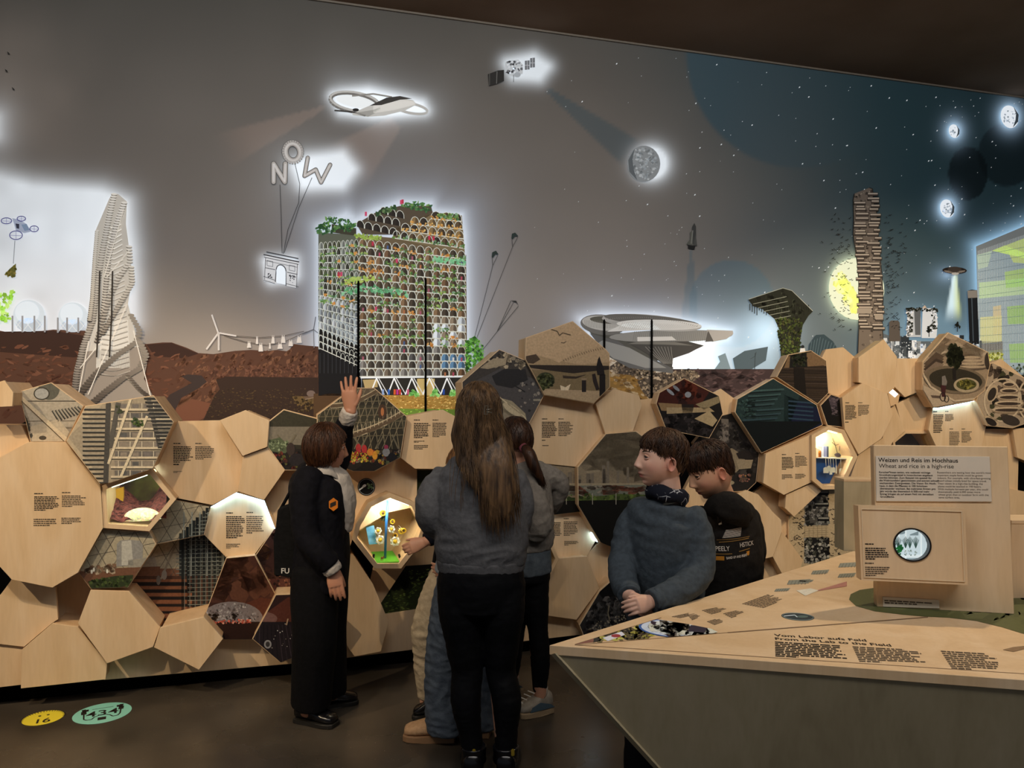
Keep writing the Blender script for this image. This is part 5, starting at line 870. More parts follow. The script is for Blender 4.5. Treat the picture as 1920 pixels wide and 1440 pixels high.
# ---- glazed display cases
def case(label, P, d, w, back, depth=.32, ledi=(0, 1), power=6, lcol=(1, .95, .82)):
    depth = min(depth, d + .11)
    of = [wp(x, y, d) for x, y in P]; c = sum(of, Vector()) / len(of)
    inn = [wp(x, y, d) for x, y in inset(P, w)]; t = thing('display_case', label, 'display case', c - WN * depth)
    if ledi: l_ = bpy.data.lights.new('case_light', 'AREA'); l_.energy = power * .16; l_.color = lcol; l_.size = .06; lo = bpy.data.objects.new('case_light', l_); COL.objects.link(lo); tpp = max(of, key=lambda p: p.z); lo.location = tpp.lerp(c, .2) - WN * .06; lo.rotation_euler = (c - WN * depth * .7 - lo.location).to_track_quat('-Z', 'Y').to_euler()
    ringprism('frame', of, inn, [p - WN * .02 for p in of], [p - WN * .02 for p in inn], PLY, t)
    o2 = [p + (c - p).normalized() * .004 for p in of]; ringprism('side_box', [p - WN * .02 for p in o2], [p - WN * .02 for p in inn], [p - WN * depth for p in o2], [p - WN * depth for p in inn], PLYD, t)
    prism('back_board', [p - WN * (depth - .004) for p in o2], [p - WN * (depth + .01) for p in o2], back, t)
    gl = [p - WN * .012 for p in inn]; prism('glass', gl, [p - WN * .004 for p in gl], GLASS, t)
    for i in ledi:
        a, b = inn[i], inn[(i + 1) % len(P)]; m = (c - (a + b) / 2).normalized(); a2, b2 = a + m * .004 - WN * .03, b + m * .004 - WN * .03
        q = [a2.lerp(b2, .1), a2.lerp(b2, .9), a2.lerp(b2, .9) - WN * .03, a2.lerp(b2, .1) - WN * .03]; prism('light_strip', q, [p - m * .002 for p in q], emis('case_led', (lcol), power), t)
    return t, c
def cp(x, y, d): return wp(x, y, d)
SOIL = noisy(newmat('red_gravel', '#5a2a28', .9), '#3a1715', '#8a4a44', 60, bump=1.0)
case('pentagonal display case with a glowing dome on red gravel', [(190, 911), (283, 879), (330, 936), (280, 996), (194, 990)], .27, 8.5, noisy(newmat('case_rock', '#4a3a20', .9), '#3a2412', '#6a6a2a', 5), .34, (0,), 9, (.8, 1, .9))
# contents: gravel bed, dome, yellow card
bm = bmesh.new(); n = 22
A0, B0_, C0 = cp(206, 958, .2), cp(312, 940, .2), None
g = [[None] * n for _ in range(n)]
for i in range(n):
    for j in range(n):
        u, v = i / (n - 1), j / (n - 1); p = cp(200 + u * 112, 985, .22 - v * .28); zt = cp(0, 984 - 10 * v, .2).z + .11 * v + .035 * math.sin(u * 7) * v + .02 * noise.noise(Vector((u * 6, v * 6, 0))) - (.05 * math.exp(-((u - .5) / .3) ** 2) * v); g[i][j] = bm.verts.new((p.x, p.y, zt))
for i in range(n - 1):
    for j in range(n - 1): bm.faces.new((g[i][j], g[i + 1][j], g[i + 1][j + 1], g[i][j + 1]))
t = thing('gravel_model', 'red gravel bed with a glowing pleated dome inside the pentagonal case', 'model', cp(255, 985, .1)); frombm('gravel', bm, SOIL, t, True)
bm = bmesh.new(); c = cp(266, 974, .16); R_ = .075
for i in range(15):
    for j in range(6):
        pass
gg = [[bm.verts.new(c + WT * (R_ * 1.25 * math.cos(a) * math.cos(b)) + UP * (.062 * math.sin(b)) - WN * (R_ * .8 * math.sin(a) * math.cos(b)) * (1 + .0)) for a in np.linspace(0, 2 * math.pi, 33)[:-1]] for b in np.linspace(0, math.pi / 2 * .97, 8)]
for A_, B_ in zip(gg, gg[1:]):
    for k in range(32): bm.faces.new((A_[k], A_[(k + 1) % 32], B_[(k + 1) % 32], B_[k]))
bm.faces.new(gg[-1])
dm = emis('dome_lit', '#d8d0a0', .9); _b = dm.node_tree.nodes['Principled BSDF']; _n = nd(dm, 'ShaderNodeTexVoronoi'); _n.inputs['Scale'].default_value = 90; _r = nd(dm, 'ShaderNodeValToRGB')
for k, (p, cc) in enumerate(((0, '#4a6a8a'), (.3, '#a8c06a'), (.55, '#efe6d8'), (.8, '#e0b088'))):
    e = _r.color_ramp.elements[k] if k < 2 else _r.color_ramp.elements.new(p); e.position = p; e.color = (*hx(cc), 1)
_tc = nd(dm, 'ShaderNodeTexCoord'); lk(dm, _tc.outputs['Object'], _n.inputs['Vector']); lk(dm, _n.outputs['Color'], _r.inputs[0]); lk(dm, _r.outputs[0], _b.inputs['Emission Color'])
frombm('dome', bm, dm, t, True)
q = [cp(x, y, .02) for x, y in ((214, 917), (233, 912), (233, 944), (214, 950))]; k = [p + WN * .03 for p in q]; o = prism('card', k, q, newmat('yellow_card', '#c9962a', .6), None); tag(o, 'yellow folded card standing inside the pentagonal case', 'card')
case('octagonal display case with sunflowers and a blue pole', [(690, 943), (730, 924), (778, 942), (802, 985), (790, 1018), (752, 1066), (703, 1066), (660, 1011), (667, 983)], .27, 9, PLY, .36, (0, 1), 12)
# sunflower case contents
YEL = newmat('petal_yellow', '#e0b82c', .6); BRN = newmat('seed_brown', '#4a3416', .8); WHT = newmat('blossom_white', '#efeee6', .6); BLU = newmat('blue_card', '#4fa0cf', .6); noisy(BLU, '#3f92c4', '#7cc0e6', 30); PIPE = newmat('blue_pole', '#2f6fb8', .4); GRN = newmat('green_base', '#5fb52c', .6); LEAF = newmat('leaf_green', '#3c4a24', .7)
def flower(x, y, d, r, kind, label, stem=True):
    c = cp(x, y, d); t = thing('model_' + kind, label, kind, c)
    N_ = WN; bm = bmesh.new(); k = 12 if kind == 'sunflower' else 7
    for i in range(k):
        a = 6.283 * i / k; dr = WT * math.cos(a) + UP * math.sin(a); sd = WT * -math.sin(a) + UP * math.cos(a); w = r * (.24 if k > 9 else .42)
        vs = [bm.verts.new(c + dr * (r * .3)), bm.verts.new(c + dr * (r * .7) + sd * w + N_ * .006), bm.verts.new(c + dr * r * 1.05), bm.verts.new(c + dr * (r * .7) - sd * w + N_ * .006)]
        vb = [bm.verts.new(v.co - N_ * .002) for v in vs]; bm.faces.new(vs); bm.faces.new(vb[::-1]); [bm.faces.new((vs[q], vb[q], vb[(q + 1) % 4], vs[(q + 1) % 4])) for q in range(4)]
    frombm('petals', bm, YEL if kind == 'sunflower' else WHT, t)
    bm = bmesh.new(); bmesh.ops.create_uvsphere(bm, u_segments=12, v_segments=8, radius=r * .42); bmesh.ops.translate(bm, vec=c + N_ * .002, verts=bm.verts); frombm('centre', bm, BRN if kind == 'sunflower' else YEL, t, True)
    tube('wire_stem', [c - N_ * .004, c - N_ * (d + .07) - UP * .004], .0025, WHT, t, 6)
    return t
for i, (x, y, r, lb) in enumerate(((736, 978, .016, 'small sunflower model left of three below the black seed card'), (753, 996, .020, 'upper sunflower of the right-hand pair in the octagonal case'), (757, 995, .016, 'outermost right sunflower in the octagonal case'), (741, 1004, .017, 'lowest sunflower right of the blue pole'), (718, 962, .020, 'dark-centred sunflower left of the blue pole top'))): flower(x, y, .1 + .02 * (i % 3), r, 'sunflower', lb)
for i, (x, y, r, lb) in enumerate(((713, 1012, .028, 'white blossom model left of the blue pole'), (741, 1015, .030, 'white blossom model right of the blue pole'), (709, 995, .022, 'pale blossom model beside the blue card'), (734, 992, .022, 'mint blossom cluster beside the blue pole'))): flower(x, y, .12, r, 'blossom', lb)
for x, y, lb in ((720, 972, 'dark dried plant tuft in the middle of the octagonal case'), (718, 950, 'dried plant tuft at the top left of the octagonal case'), (735, 948, 'dried plant tuft at the top right of the octagonal case')):
    bm = bmesh.new(); c = cp(x, y, .1); rr = random.Random(x)
    for k in range(46): v = Vector((rr.gauss(0, 1), rr.gauss(0, 1), rr.gauss(0, 1))).normalized(); tube_into(bm, [c, c + v * .012 + UP * .004, c + v * rr.uniform(.016, .026)], [.002, .0016, .0006], 4)
    tag(frombm('dried_plant', bm, LEAF if y > 960 else newmat('straw', '#8a8a55', .8)), lb, 'plant', 'dried plants in the octagonal case')
o = tube('pole', [cp(727, 938, .14), cp(724, 985, .14), cp(722, 1049, .14)], .0075, PIPE, None, 10); tag(o, 'bright blue pole standing in the octagonal case', 'pole')
q = [cp(x, y, .1) for x, y in ((686, 988), (701, 985), (708, 1020), (692, 1021))]; tag(prism('card', q, [p - WN * .004 for p in q], BLU), 'light blue patterned card tilted in the octagonal case', 'card')
fy = cp(722, 1054, .22).z; q = [Vector((p.x, p.y, fy)) for p in (cp(700, 1050, .25), cp(750, 1050, .25), cp(758, 1050, -.06), cp(690, 1050, -.06))]; tag(prism('green_plate', [p + UP * .006 for p in q], q, GRN), 'bright green floor plate of the octagonal case', 'plate')
for x, lb in ((700, 'small black spotlight in the left corner of the octagonal case'), (750, 'small black spotlight in the right corner of the octagonal case')): t = thing('mini_spotlight', lb, 'spotlight', cp(x, 1046, .2)); tube('lamp_body', [cp(x, 1046, .2), cp(x + (1 if x < 720 else -2), 1039, .2)], .0065, EDGEBLK, t, 10); tube('lamp_foot', [cp(x, 1049, .2), cp(x, 1046, .2)], .004, EDGEBLK, t, 8)
bm = bmesh.new()
for dx, dy in ((0, 0), (.008, .0), (0, .012), (.008, .012)): tube_into(bm, [cp(715, 1051, .21) + WT * dx - WN * dy * .5, cp(715, 1047, .21) + WT * dx - WN * dy * .5], .0018, 5)
tube_into(bm, [cp(714, 1046, .21), cp(719, 1046, .21)], .005, 8); tube_into(bm, [cp(719, 1046, .21), cp(720, 1042.5, .21)], .0034, 8); tag(frombm('toy_animal', bm, newmat('toy_brown', '#8a4a2c', .6)), 'tiny brown toy animal on the green floor plate', 'toy')
case('white-lit blue display case with paper tags and a shelf', [(1522, 816), (1554, 798), (1583, 806), (1608, 856), (1580, 917), (1543, 918), (1523, 901)], .17, 7.5, noisy(newmat('cream_board', '#d8c48a', .7), '#d2bc80', '#e2d09a', 4), .12, (0, 1), 9)
BL2 = newmat('blue_cloth', '#0f4a9a', .5); q = [cp(x, y, .064) for x, y in ((1530, 857), (1607, 859), (1580, 916), (1540, 916), (1530, 905))]; tag(prism('blue_panel', q, [p - WN * .01 for p in q], BL2), 'deep blue board in the lower half of the tag case', 'board')
q = [cp(x, y, .12) for x, y in ((1533, 857), (1603, 860), (1603, 862), (1533, 859))]; tag(prism('shelf', q, [p - WN * .055 for p in q], WHITE), 'narrow white shelf in the tag case', 'shelf')
for i, (x, y0, y1, w, lb) in enumerate(((1549, 876, 887, 10, 'widest white paper tag, leftmost in the blue case'), (1554, 873, 884, 6, 'white paper tag behind the leftmost tag'), (1558, 876, 890, 5, 'rounded white paper tag in the middle of the blue case'), (1563, 876, 886, 6, 'white paper tag right of the rounded tag'), (1568, 872, 888, 2, 'edge-on paper tag in the blue case'), (1577, 878, 890, 7, 'rightmost white paper tag in the blue case'))):
    t = thing('paper_tag', lb, 'tag', cp(x, y1, .115), 'paper tags in the blue case'); q = [cp(x - w / 2, y0 + 2, .115), cp(x - w / 4, y0, .115), cp(x + w / 4, y0, .115), cp(x + w / 2, y0 + 2, .115), cp(x + w / 2, y1, .115), cp(x - w / 2, y1, .115)]
    prism('tag_card', q, [p - WN * .001 for p in q], WHT, t); tube('string', [cp(x, y0 + 1, .115), cp(x - 1, 860, .115)], .0016, WHT, t, 5)
for x, w, h, c_, lb in ((1538, 3, 16, '#e6e6ea', 'white booklet at the left end of the case shelf'), (1543, 3, 20, '#dfe3ec', 'white folder next to the left booklet on the shelf'), (1548, 5, 20, '#8f93b8', 'violet striped folder on the case shelf'), (1552.5, 2.5, 20, '#3f4a5c', 'dark folder at the end of the folder row')):
    q = [cp(x - w / 2, 857 - h, .10), cp(x + w / 2, 857 - h, .10), cp(x + w / 2, 857, .10), cp(x - w / 2, 857, .10)]; tag(prism('folder', q, [p - WN * .035 for p in q], newmat('folder', c_, .5)), lb, 'folder')
o = tube('jar', [cp(1537, 857, .11), cp(1537, 848, .11), cp(1537, 845, .11)], [.010, .010, .007], newmat('amber', '#c9782a', .2), None, 12); tag(o, 'small amber jar at the left end of the case shelf', 'jar')
bm = bmesh.new(); bmesh.ops.create_icosphere(bm, subdivisions=2, radius=.02); bmesh.ops.scale(bm, vec=(1.1, .8, .75), verts=bm.verts); [setattr(v, 'co', v.co * (1 + .25 * noise.noise(v.co * 60))) for v in bm.verts]; bmesh.ops.translate(bm, vec=cp(1571, 853, .09), verts=bm.verts); tag(frombm('rock_sample', bm, newmat('rock_dark', '#3a2c30', .8)), 'dark rock sample on the case shelf', 'rock')
bm = bmesh.new(); bmesh.ops.create_icosphere(bm, subdivisions=2, radius=.018); bmesh.ops.scale(bm, vec=(1.3, .8, .7), verts=bm.verts); [setattr(v, 'co', v.co * (1 + .3 * noise.noise(v.co * 50))) for v in bm.verts]; bmesh.ops.translate(bm, vec=cp(1588, 854, .064), verts=bm.verts); tag(frombm('rock_sample', bm, newmat('rock_grey', '#6a675c', .8)), 'grey rock sample at the right end of the case shelf', 'rock')
bm = bmesh.new()
for P in (((1571, 853), (1566, 835), (1561, 822)), ((1566, 835), (1575, 832), (1574, 845)), ((1580, 846), (1576, 835), (1573, 828)), ((1566, 835), (1560, 829))): tube_into(bm, [cp(x, y, .085) for x, y in P], .002, 5)
tag(frombm('twig', bm, newmat('twig', '#4a3a28', .8)), 'thin branching twig above the dark rock sample', 'twig')
case('dark display case half hidden by the ponytail girl', [(975, 1005), (1030, 1008), (1048, 1048), (1020, 1100), (975, 1092)], .26, 6, BLACK, .3, (), 3)
case('low display case behind the top of the upright sign', [(1674, 828), (1697, 809), (1740, 809), (1768, 846), (1750, 880), (1680, 870)], .05, 4, noisy(newmat('case_dim', '#6a6258', .8), '#5a5248', '#7a7268', 3), .2, (), 3)
# round sticker on plywood
ds = dmap(.1, cen([(530, 878), (600, 850), (662, 884), (703, 884), (752, 855), (782, 880), (782, 950), (729, 960), (664, 1000), (640, 1075), (560, 1075), (494, 936)])[0]); c0 = wp(687, 913, ds); t = thing('round_sticker', 'round black sticker with a white bird above the octagonal case', 'sticker', c0 + WN * .001)
A = Art(31); A.ell(687, 913, 16.5, 16.5, '#0f0f0e', 1); A.ring(687, 913, 14.5, 14.5, .9, '#8a8a80', 2); A.line([(673, 919), (680, 914), (684, 910)], 2.6, '#d8d4c8', 3); A.ell(683, 911, 4, 2.4, '#d8d4c8', 3, 0, -.5); A.scat([(688, 908), (698, 906), (700, 916), (692, 919)], 18, ['#5a7a4a', '#8a9a6a', '#3a4a34'], 1, 3, 3); A.build('sticker_print', ds + .001, PP, t)
# ------------------------------------------------------------------ faceted plywood table with upright sign
TZ = .9
GPLY = plywood('grey_plywood', '#b5a888', '#aa9d7e', '#bdb092')
tip = tp(1030, 1210); nr = tp(1960, 1278); fa = tp(1610, 1030); fb = fa + (fa - tip).normalized() * .9; rt = Vector((nr.x + 1.0, nr.y + .4, TZ)); 
top = [tip, nr, rt, Vector((fb.x + .5, fb.y, TZ)), fb]
TAB = thing('display_table', 'pointed plywood display table with printed top and sloping grey sides', 'table', (1.5, 2.7, 0))
prism('table_top', top, [p - UP * .026 for p in top], PLY, TAB, .001)
fl_ = [dp(1030 + (1790 - 1215) / 1.122, 1790, 2.2)]; fl_ = [Vector((fl_[0].x, fl_[0].y, 0)), fl_[0] * 0 + Vector((fl_[0].x, fl_[0].y, 0)) + (nr - tip) * .75, Vector((rt.x - .1, rt.y + .1, 0)), Vector((fb.x + .2, fb.y - .25, 0)), Vector((1.35, 2.75, 0))]
tb = [p - UP * .026 for p in top]; cc = sum(tb, Vector()) / 5; tb = [p + (cc - p).normalized() * .004 for p in tb]
for i in range(5):
    j = (i + 1) % 5; q = [tb[i], tb[j], fl_[j], fl_[i]]; nn = (q[1] - q[0]).cross(q[3] - q[0]).normalized(); ctr = Vector((cc.x, cc.y, .5)); nn = nn if nn.dot(ctr - q[0]) > 0 else -nn
    prism('side_panel', q, [p + nn * .018 for p in q], GPLY, TAB)
def tprint(A, name='printed_picture', off=.0006): return A.build(name, off, PT, TAB, pf=tp, step=.0002)
PT = printmat('table_print', (1.1, 1.25, 1.5), .45, .1)
A = Art(41); tri = [(1078, 1208), (1232, 1161), (1262, 1166), (1364, 1185)]
A.p(tri, '#4a3f3c', 1); A.f = [f for f in A.f]
B = Art(42); B.p([(1078, 1208), (1150, 1186), (1130, 1202)], '#8a5a48', 1); B.scat(tri, 160, ['#a89a3c', '#c9bc5a', '#5a4a34', '#7a6a44', '#33302a'], 2, 6, 2, 0, 2, -.1); B.p([(1130, 1196), (1165, 1184), (1172, 1190), (1140, 1202)], '#e0d8d4', 3); B.ell(1155, 1192, 9, 3, '#a03c3c', 4)
B.ell(1265, 1178, 68, 17, '#3f5f96', 5, 0, .06); B.ell(1266, 1178, 64, 15.5, '#cfd2d6', 6, 0, .06); B.ell(1270, 1178, 56, 12.5, '#8a8d94', 7, 0, .06); B.ell(1272, 1178, 53, 11.5, '#bdb49a', 8, 0, .06)
B.scat([(1222, 1176), (1250, 1166), (1320, 1176), (1330, 1184), (1260, 1190)], 80, ['#d8d0b5', '#4a4034', '#8a7a62', '#3a2c34', '#e6e2d2'], 2, 9, 9, 0, 2.4, .08); B.p([(1295, 1172), (1330, 1174), (1320, 1186), (1290, 1184)], '#3a3038', 10)
B.build('printed_picture', .0006, PT, TAB, clip=[(1078, 1208), (1232, 1161), (1290, 1170), (1364, 1185)], pf=tp, step=.0002)
A = Art(43); A.line([(1078, 1208), (1240, 1158)], .8, '#7a5c40', 1); A.line([(1364, 1186), (1740, 1157)], 1.6, '#7a5c40', 1); A.line([(1080, 1209), (1364, 1186)], .7, '#8a6a4a', 1); A.line([(1078, 1209), (1920, 1263)], .8, '#8a6a4a', 1)
grn = [(1592, 1124), (1595, 1114), (1612, 1106), (1640, 1102), (1700, 1098), (1960, 1098), (1960, 1196), (1915, 1187), (1880, 1176), (1830, 1164), (1780, 1158), (1735, 1156), (1690, 1152), (1640, 1146), (1605, 1136)]
A.p(grn, '#55562f', 2); A.scat([(1640, 1112), (1960, 1112), (1960, 1170), (1800, 1148), (1650, 1136)], 60, ['#5f6034', '#4d4f2c', '#66643a'], 4, 9, 3, 0, 3, 0)
A.p([(1520, 1110), (1588, 1090), (1588, 1099), (1540, 1107)], '#b87a68', 2); A.p([(1493, 1107), (1520, 1103), (1535, 1107), (1510, 1117)], '#e2d4b8', 3)
for x, y, w, h in ((1480, 1088, 40, 8), (1456, 1104, 26, 5), (1500, 1088, 26, 4), (1576, 1056, 36, 8), (1525, 1070, 30, 7), (1575, 1076, 30, 7)):
    A.p([(x, y), (x + w, y - h * .3), (x + w - 4, y + h * .7), (x - 4, y + h)], '#8a8672', 2)
    for k in range(6): A.line([(x + w * k / 6, y), (x + w * k / 6 - 4, y + h)], 1, '#5f5d50', 3)
A.p([(1900, 1213), (1960, 1207), (1900, 1222), (1880, 1218)], '#8a6a48', 2)
tprint(A)
t = thing('round_sticker', 'round dark sticker lying on the plywood table top', 'sticker', tp(1496, 1156, .0012)); A = Art(44); A.ell(1496, 1156, 31, 7, '#2c3434', 1, 0, .08); A.ring(1496, 1156, 29, 6.4, .8, '#8a948a', 2, 0, .08); A.line([(1470, 1155), (1490, 1153), (1495, 1157)], 1.4, '#d0d4cc', 3); A.ell(1505, 1156, 10, 2.4, '#55645a', 3); A.build('sticker_print', .0012, PT, t, pf=tp, step=.0002)
e = (tp(1700, 1260) - tp(1500, 1246)).normalized(); fy = UP.cross(e)
for s_, x, y, sz in (('Vom Labor aufs Feld', 1453, 1192.5, .0300), ('From the Lab to the Field', 1453, 1199, .0300)):
    text_mesh('printed_title', s_, tp(x, y, .0012), tp(x + 176, y + 10.3, .0012) - tp(x, y, .0012), Vector((0, 1, 0)), sz, INK, TAB, .0003, squash=1.0)
for q, n, m in (([(1453, 1202), (1584, 1210), (1592, 1239), (1454, 1231)], 9, INK), ([(1598, 1211), (1725, 1218), (1750, 1246), (1612, 1241)], 9, INKG), ([(1763, 1219), (1862, 1225), (1892, 1260), (1785, 1254)], 9, INKG)): bars('printed_text', q, n, m, tp, .001, TAB, int(q[0][0]), head=False)
for q, n in (([(1258, 1156), (1290, 1149), (1310, 1151), (1276, 1159)], 4), ([(1290, 1154), (1310, 1151), (1318, 1155), (1298, 1163)], 4), ([(1315, 1144), (1345, 1138), (1370, 1142), (1335, 1152)], 5), ([(1355, 1150), (1385, 1143), (1405, 1147), (1372, 1159)], 5), ([(1325, 1165), (1345, 1159), (1365, 1163), (1340, 1172)], 5), ([(1390, 1132), (1440, 1114), (1482, 1120), (1432, 1140)], 9)): bars('printed_text', q, n, INKG, tp, .001, TAB, int(q[0][0]), head=False)
# ---- upright sign
bl, br = tp(1645, 1138), tp(1902, 1152); xd = (br - bl).normalized(); bkd = UP.cross(xd); lean = (UP + bkd * .095).normalized(); nrm = xd.cross(lean); H_ = .535; W_ = (br - bl).length
KS = thing('upright_sign', 'upright plywood sign about wheat and rice with a round lit peephole', 'sign', (bl + br) / 2)
q = [bl, br, br + lean * H_ + xd * .0, bl + lean * H_]; prism('board', q, [p - nrm * .05 for p in q], PLY, KS, .002)
def kp(u, v, o=0): return bl + xd * (u * W_) + lean * (v * H_) + nrm * o
def slab(name, u0, v0, u1, v1, o0, o1, mat, bev=.0015): f = [kp(u0, v0, o1), kp(u1, v0, o1), kp(u1, v1, o1), kp(u0, v1, o1)]; return prism(name, f, [p - nrm * (o1 - o0) for p in f], mat, KS, bev)
def ki(px, py, o=0):      # picture position -> point of the sign plane
    p0 = kp(0, 0, o); r = ray(px, py); return CAM + r * ((p0 - CAM).dot(nrm) / r.dot(nrm))
PLQ = newmat('plaque_white', '#ddd0bd', .5, .3)
def pl(name, P, o0, o1, mat, bev=.001): f = [ki(x, y, o1) for x, y in P]; return prism(name, f, [p - nrm * (o1 - o0) for p in f], mat, KS, bev)
pl('text_plaque', [(1643, 940), (1860, 941), (1856, 856), (1642, 855)], 0, .006, PLQ)
def ktext(s_, px, py, sz, m=INK, bold=0, o=.0066): text_mesh('lettering', s_, ki(px, py, o), ki(px + 60, py + .5, o) - ki(px, py, o), lean, sz, m, KS, bold)
ktext('Weizen und Reis im Hochhaus', 1647, 866, .0195, INK, .00022); ktext('Wheat and rice in a high-rise', 1648, 877, .0195, INK)
DE = ['Forscher*innen testen, wie weltweit wichtige', 'Grundnahrungsmittel in Innenräumen angebaut', 'werden könnten. Zum Beispiel mit speziell für', 'die Weltraumfahrt gezüchtetem und extrem schnell', 'wachsendem Zwergweizen. Die Vision: Ein Hoch-', 'haus, in dem die Pflanzen in 100 Schichten', 'übereinander wachsen. Bei mehreren Ernten pro', 'Jahr würde das theoretisch 6 000-mal mehr', 'Ertrag bringen als auf einem Feld mit derselben', 'Grundfläche.']
EN = ["Researchers are testing how the world's most", 'important staple foods could be grown', 'indoors. For example, with ultra-fast-growing', 'dwarf wheat initially bred for space travel.', 'Their vision: In a high-rise building, the', 'plants could be stacked in 100 layers.', 'With multiple harvests per year, this could', 'theoretically yield 6,000 times more', 'wheat grain than an outdoor farm with the', 'same surface area.']
for i, s_ in enumerate(DE): ktext(s_, 1648 + i * .25, 887 + i * 5.1, .0086, INK, .00012)
for i, s_ in enumerate(EN): ktext(s_, 1757 + i * .3, 887.5 + i * 5.2, .0086, INKG)
# box with the round window
bx = [(1609, 948), (1809, 953), (1815, 1097), (1615, 1088)]; D0 = .075
f = [ki(x, y, D0) for x, y in bx]; wc = ki(1710, 1021.5, D0); rw, rh = .0565, .0545
N_ = 40; ci = [wc + xd * (.0565 * math.cos(6.2832 * k / N_)) + lean * (.0535 * math.sin(6.2832 * k / N_)) for k in range(N_)]
def sq(k):       # matching points on the rectangle outline
    a = 6.2832 * k / N_; dx, dy = math.cos(a), math.sin(a); d_ = xd * dx + lean * dy; best = 9
    for i in range(4):
        A_, B_ = f[i], f[(i + 1) % 4]; e_ = B_ - A_; n_ = e_.cross(nrm); den = d_.dot(n_)
        if abs(den) > 1e-9:
            t_ = (A_ - wc).dot(n_) / den
            if t_ > 0: best = min(best, t_)
    return wc + d_ * best
so = [sq(k) for k in range(N_)]
for cn in f: so[min(range(N_), key=lambda k: (so[k] - cn).length)] = cn
ringprism('window_box', so, ci, [p - nrm * (D0 - .002) for p in so], [p - nrm * (D0 - .002) for p in ci], PLY, KS)
co2 = [wc + (p - wc) * 1.0 + nrm * .004 for p in ci]; cin = [wc + (p - wc) * .91 + nrm * .004 for p in ci]; ringprism('peephole_ring', co2, cin, [p - nrm * .03 for p in co2], [p - nrm * .03 for p in cin], newmat('ring_black', '#1a1614', .4), KS)
q = [wc + (p - wc) * .99 - nrm * .03 for p in ci]; SCRM = emis('lit_window', '#dfeaf2', .0); 
A = Art(51); c_ = (1710, 1021.5)
A.ell(1710, 1021.5, 60, 56, '#dbe7ee', 0, .85); A.rect(1650, 1040, 1770, 1046, '#eef4f8', 3, .9); A.rect(1650, 1060, 1770, 1062, '#eef4f8', 3, .9); A.rect(1650, 1044, 1770, 1062, '#b9c8cf', 2, .6)
for x in (1684, 1697, 1726, 1737): A.rect(x, 985, x + 2.6, 1066, '#f2f7fa', 3, .95)
A.p([(1706, 1002), (1722, 996), (1722, 1004), (1706, 1004)], '#a9bac2', 2, .5); A.ell(1688, 998, 10, 4, '#a9bac2', 2, .5)
for x in (1677, 1684, 1698, 1706, 1717, 1742):
    for k in range(7): A.line([(x, 1028), (x + (k - 3) * 2, 1006 + abs(k - 3) * 2)], 1, A.r.choice(['#55736a', '#6b8a80', '#3f5c50']), 4, .3)
    A.scat([(x - 3, 1031), (x + 3, 1031), (x + 2, 1042), (x - 2, 1042)], 8, ['#9aa8a0', '#c0c8c0'], 1, 2, 4, .5)
A.scat([(1668, 1026), (1692, 1022), (1688, 1042), (1670, 1040)], 60, ['#1f7a3a', '#2f9a4a', '#15602c'], 1.5, 4, 5, .35)
for x in (1700, 1706, 1713): A.ell(x, 1052, 2.6, 2.6, '#5a6a9a', 4, .3)
A.build('lit_view', D0 - .028, PT, KS, pf=lambda x, y, o: ki(x, y, o), step=.0003, clip=[(1710 + 44 * math.cos(6.2832 * k / 24), 1021.5 + 40 * math.sin(6.2832 * k / 24)) for k in range(24)])
g = [wc + (p - wc) * .9 - nrm * .004 for p in ci]; prism('peephole_glass', g, [p - nrm * .003 for p in g], GLASS, KS)
pin_ = inset(bx, 5.5); pin2 = inset(bx, 6.8); ringprism('cover_frame', [ki(x, y, D0 + .004) for x, y in pin_], [ki(x, y, D0 + .004) for x, y in pin2], [ki(x, y, D0) for x, y in pin_], [ki(x, y, D0) for x, y in pin2], newmat('frame_pale', '#e6d3b3', .4), KS)
for i, (x0, y0, x1, y1, n, m) in enumerate(((1622, 1018, 1668, 1050, 8, INK), (1622, 1054, 1668, 1081, 7, INKG))): bars('lettering', [(x0, y0), (x1, y0 + 1), (x1 + 1, y1), (x0 + 1, y1)], n, m, ki, D0 + .001, KS, 70 + i)
pl('caption_plaque', [(1656, 1138), (1762, 1141), (1761, 1125), (1655, 1119)], 0, .005, PLQ); bars('lettering', [(1658, 1124), (1757, 1130), (1757, 1137), (1659, 1132)], 2, INKG, ki, .006, KS, 77, head=False, rag=.1)
# blocks beside the sign
def block(name, label, x0, x1, ytop, ybot, dpt):
    a, b = tp(x0, ybot), tp(x1, ybot); b = Vector((b.x, a.y, TZ)); h = 1.6 - (ytop - HZ) / F * a.y - TZ; q = [a, b, b + UP * h, a + UP * h]
    t = thing(name, label, 'block', (a + b) / 2); prism('block_body', q, [p + Vector((0, dpt, 0)) for p in q], GPLY if x0 < 1700 else PLY, t, .001)
    q2 = [p + Vector((0, -.002, 0)) for p in (a + UP * h, b + UP * h, b + UP * (h + .012), a + UP * (h + .012))]; prism('block_lid', q2, [p + Vector((0, dpt + .004, 0)) for p in q2], PLY, t, .001)
block('plywood_block', 'grey plywood block standing on the table left of the sign', 1582, 1640, 903, 1033, .1)
block('plywood_block', 'plywood block on the table right of the sign, cut by the photo edge', 1896, 1990, 982, 1122, .12)
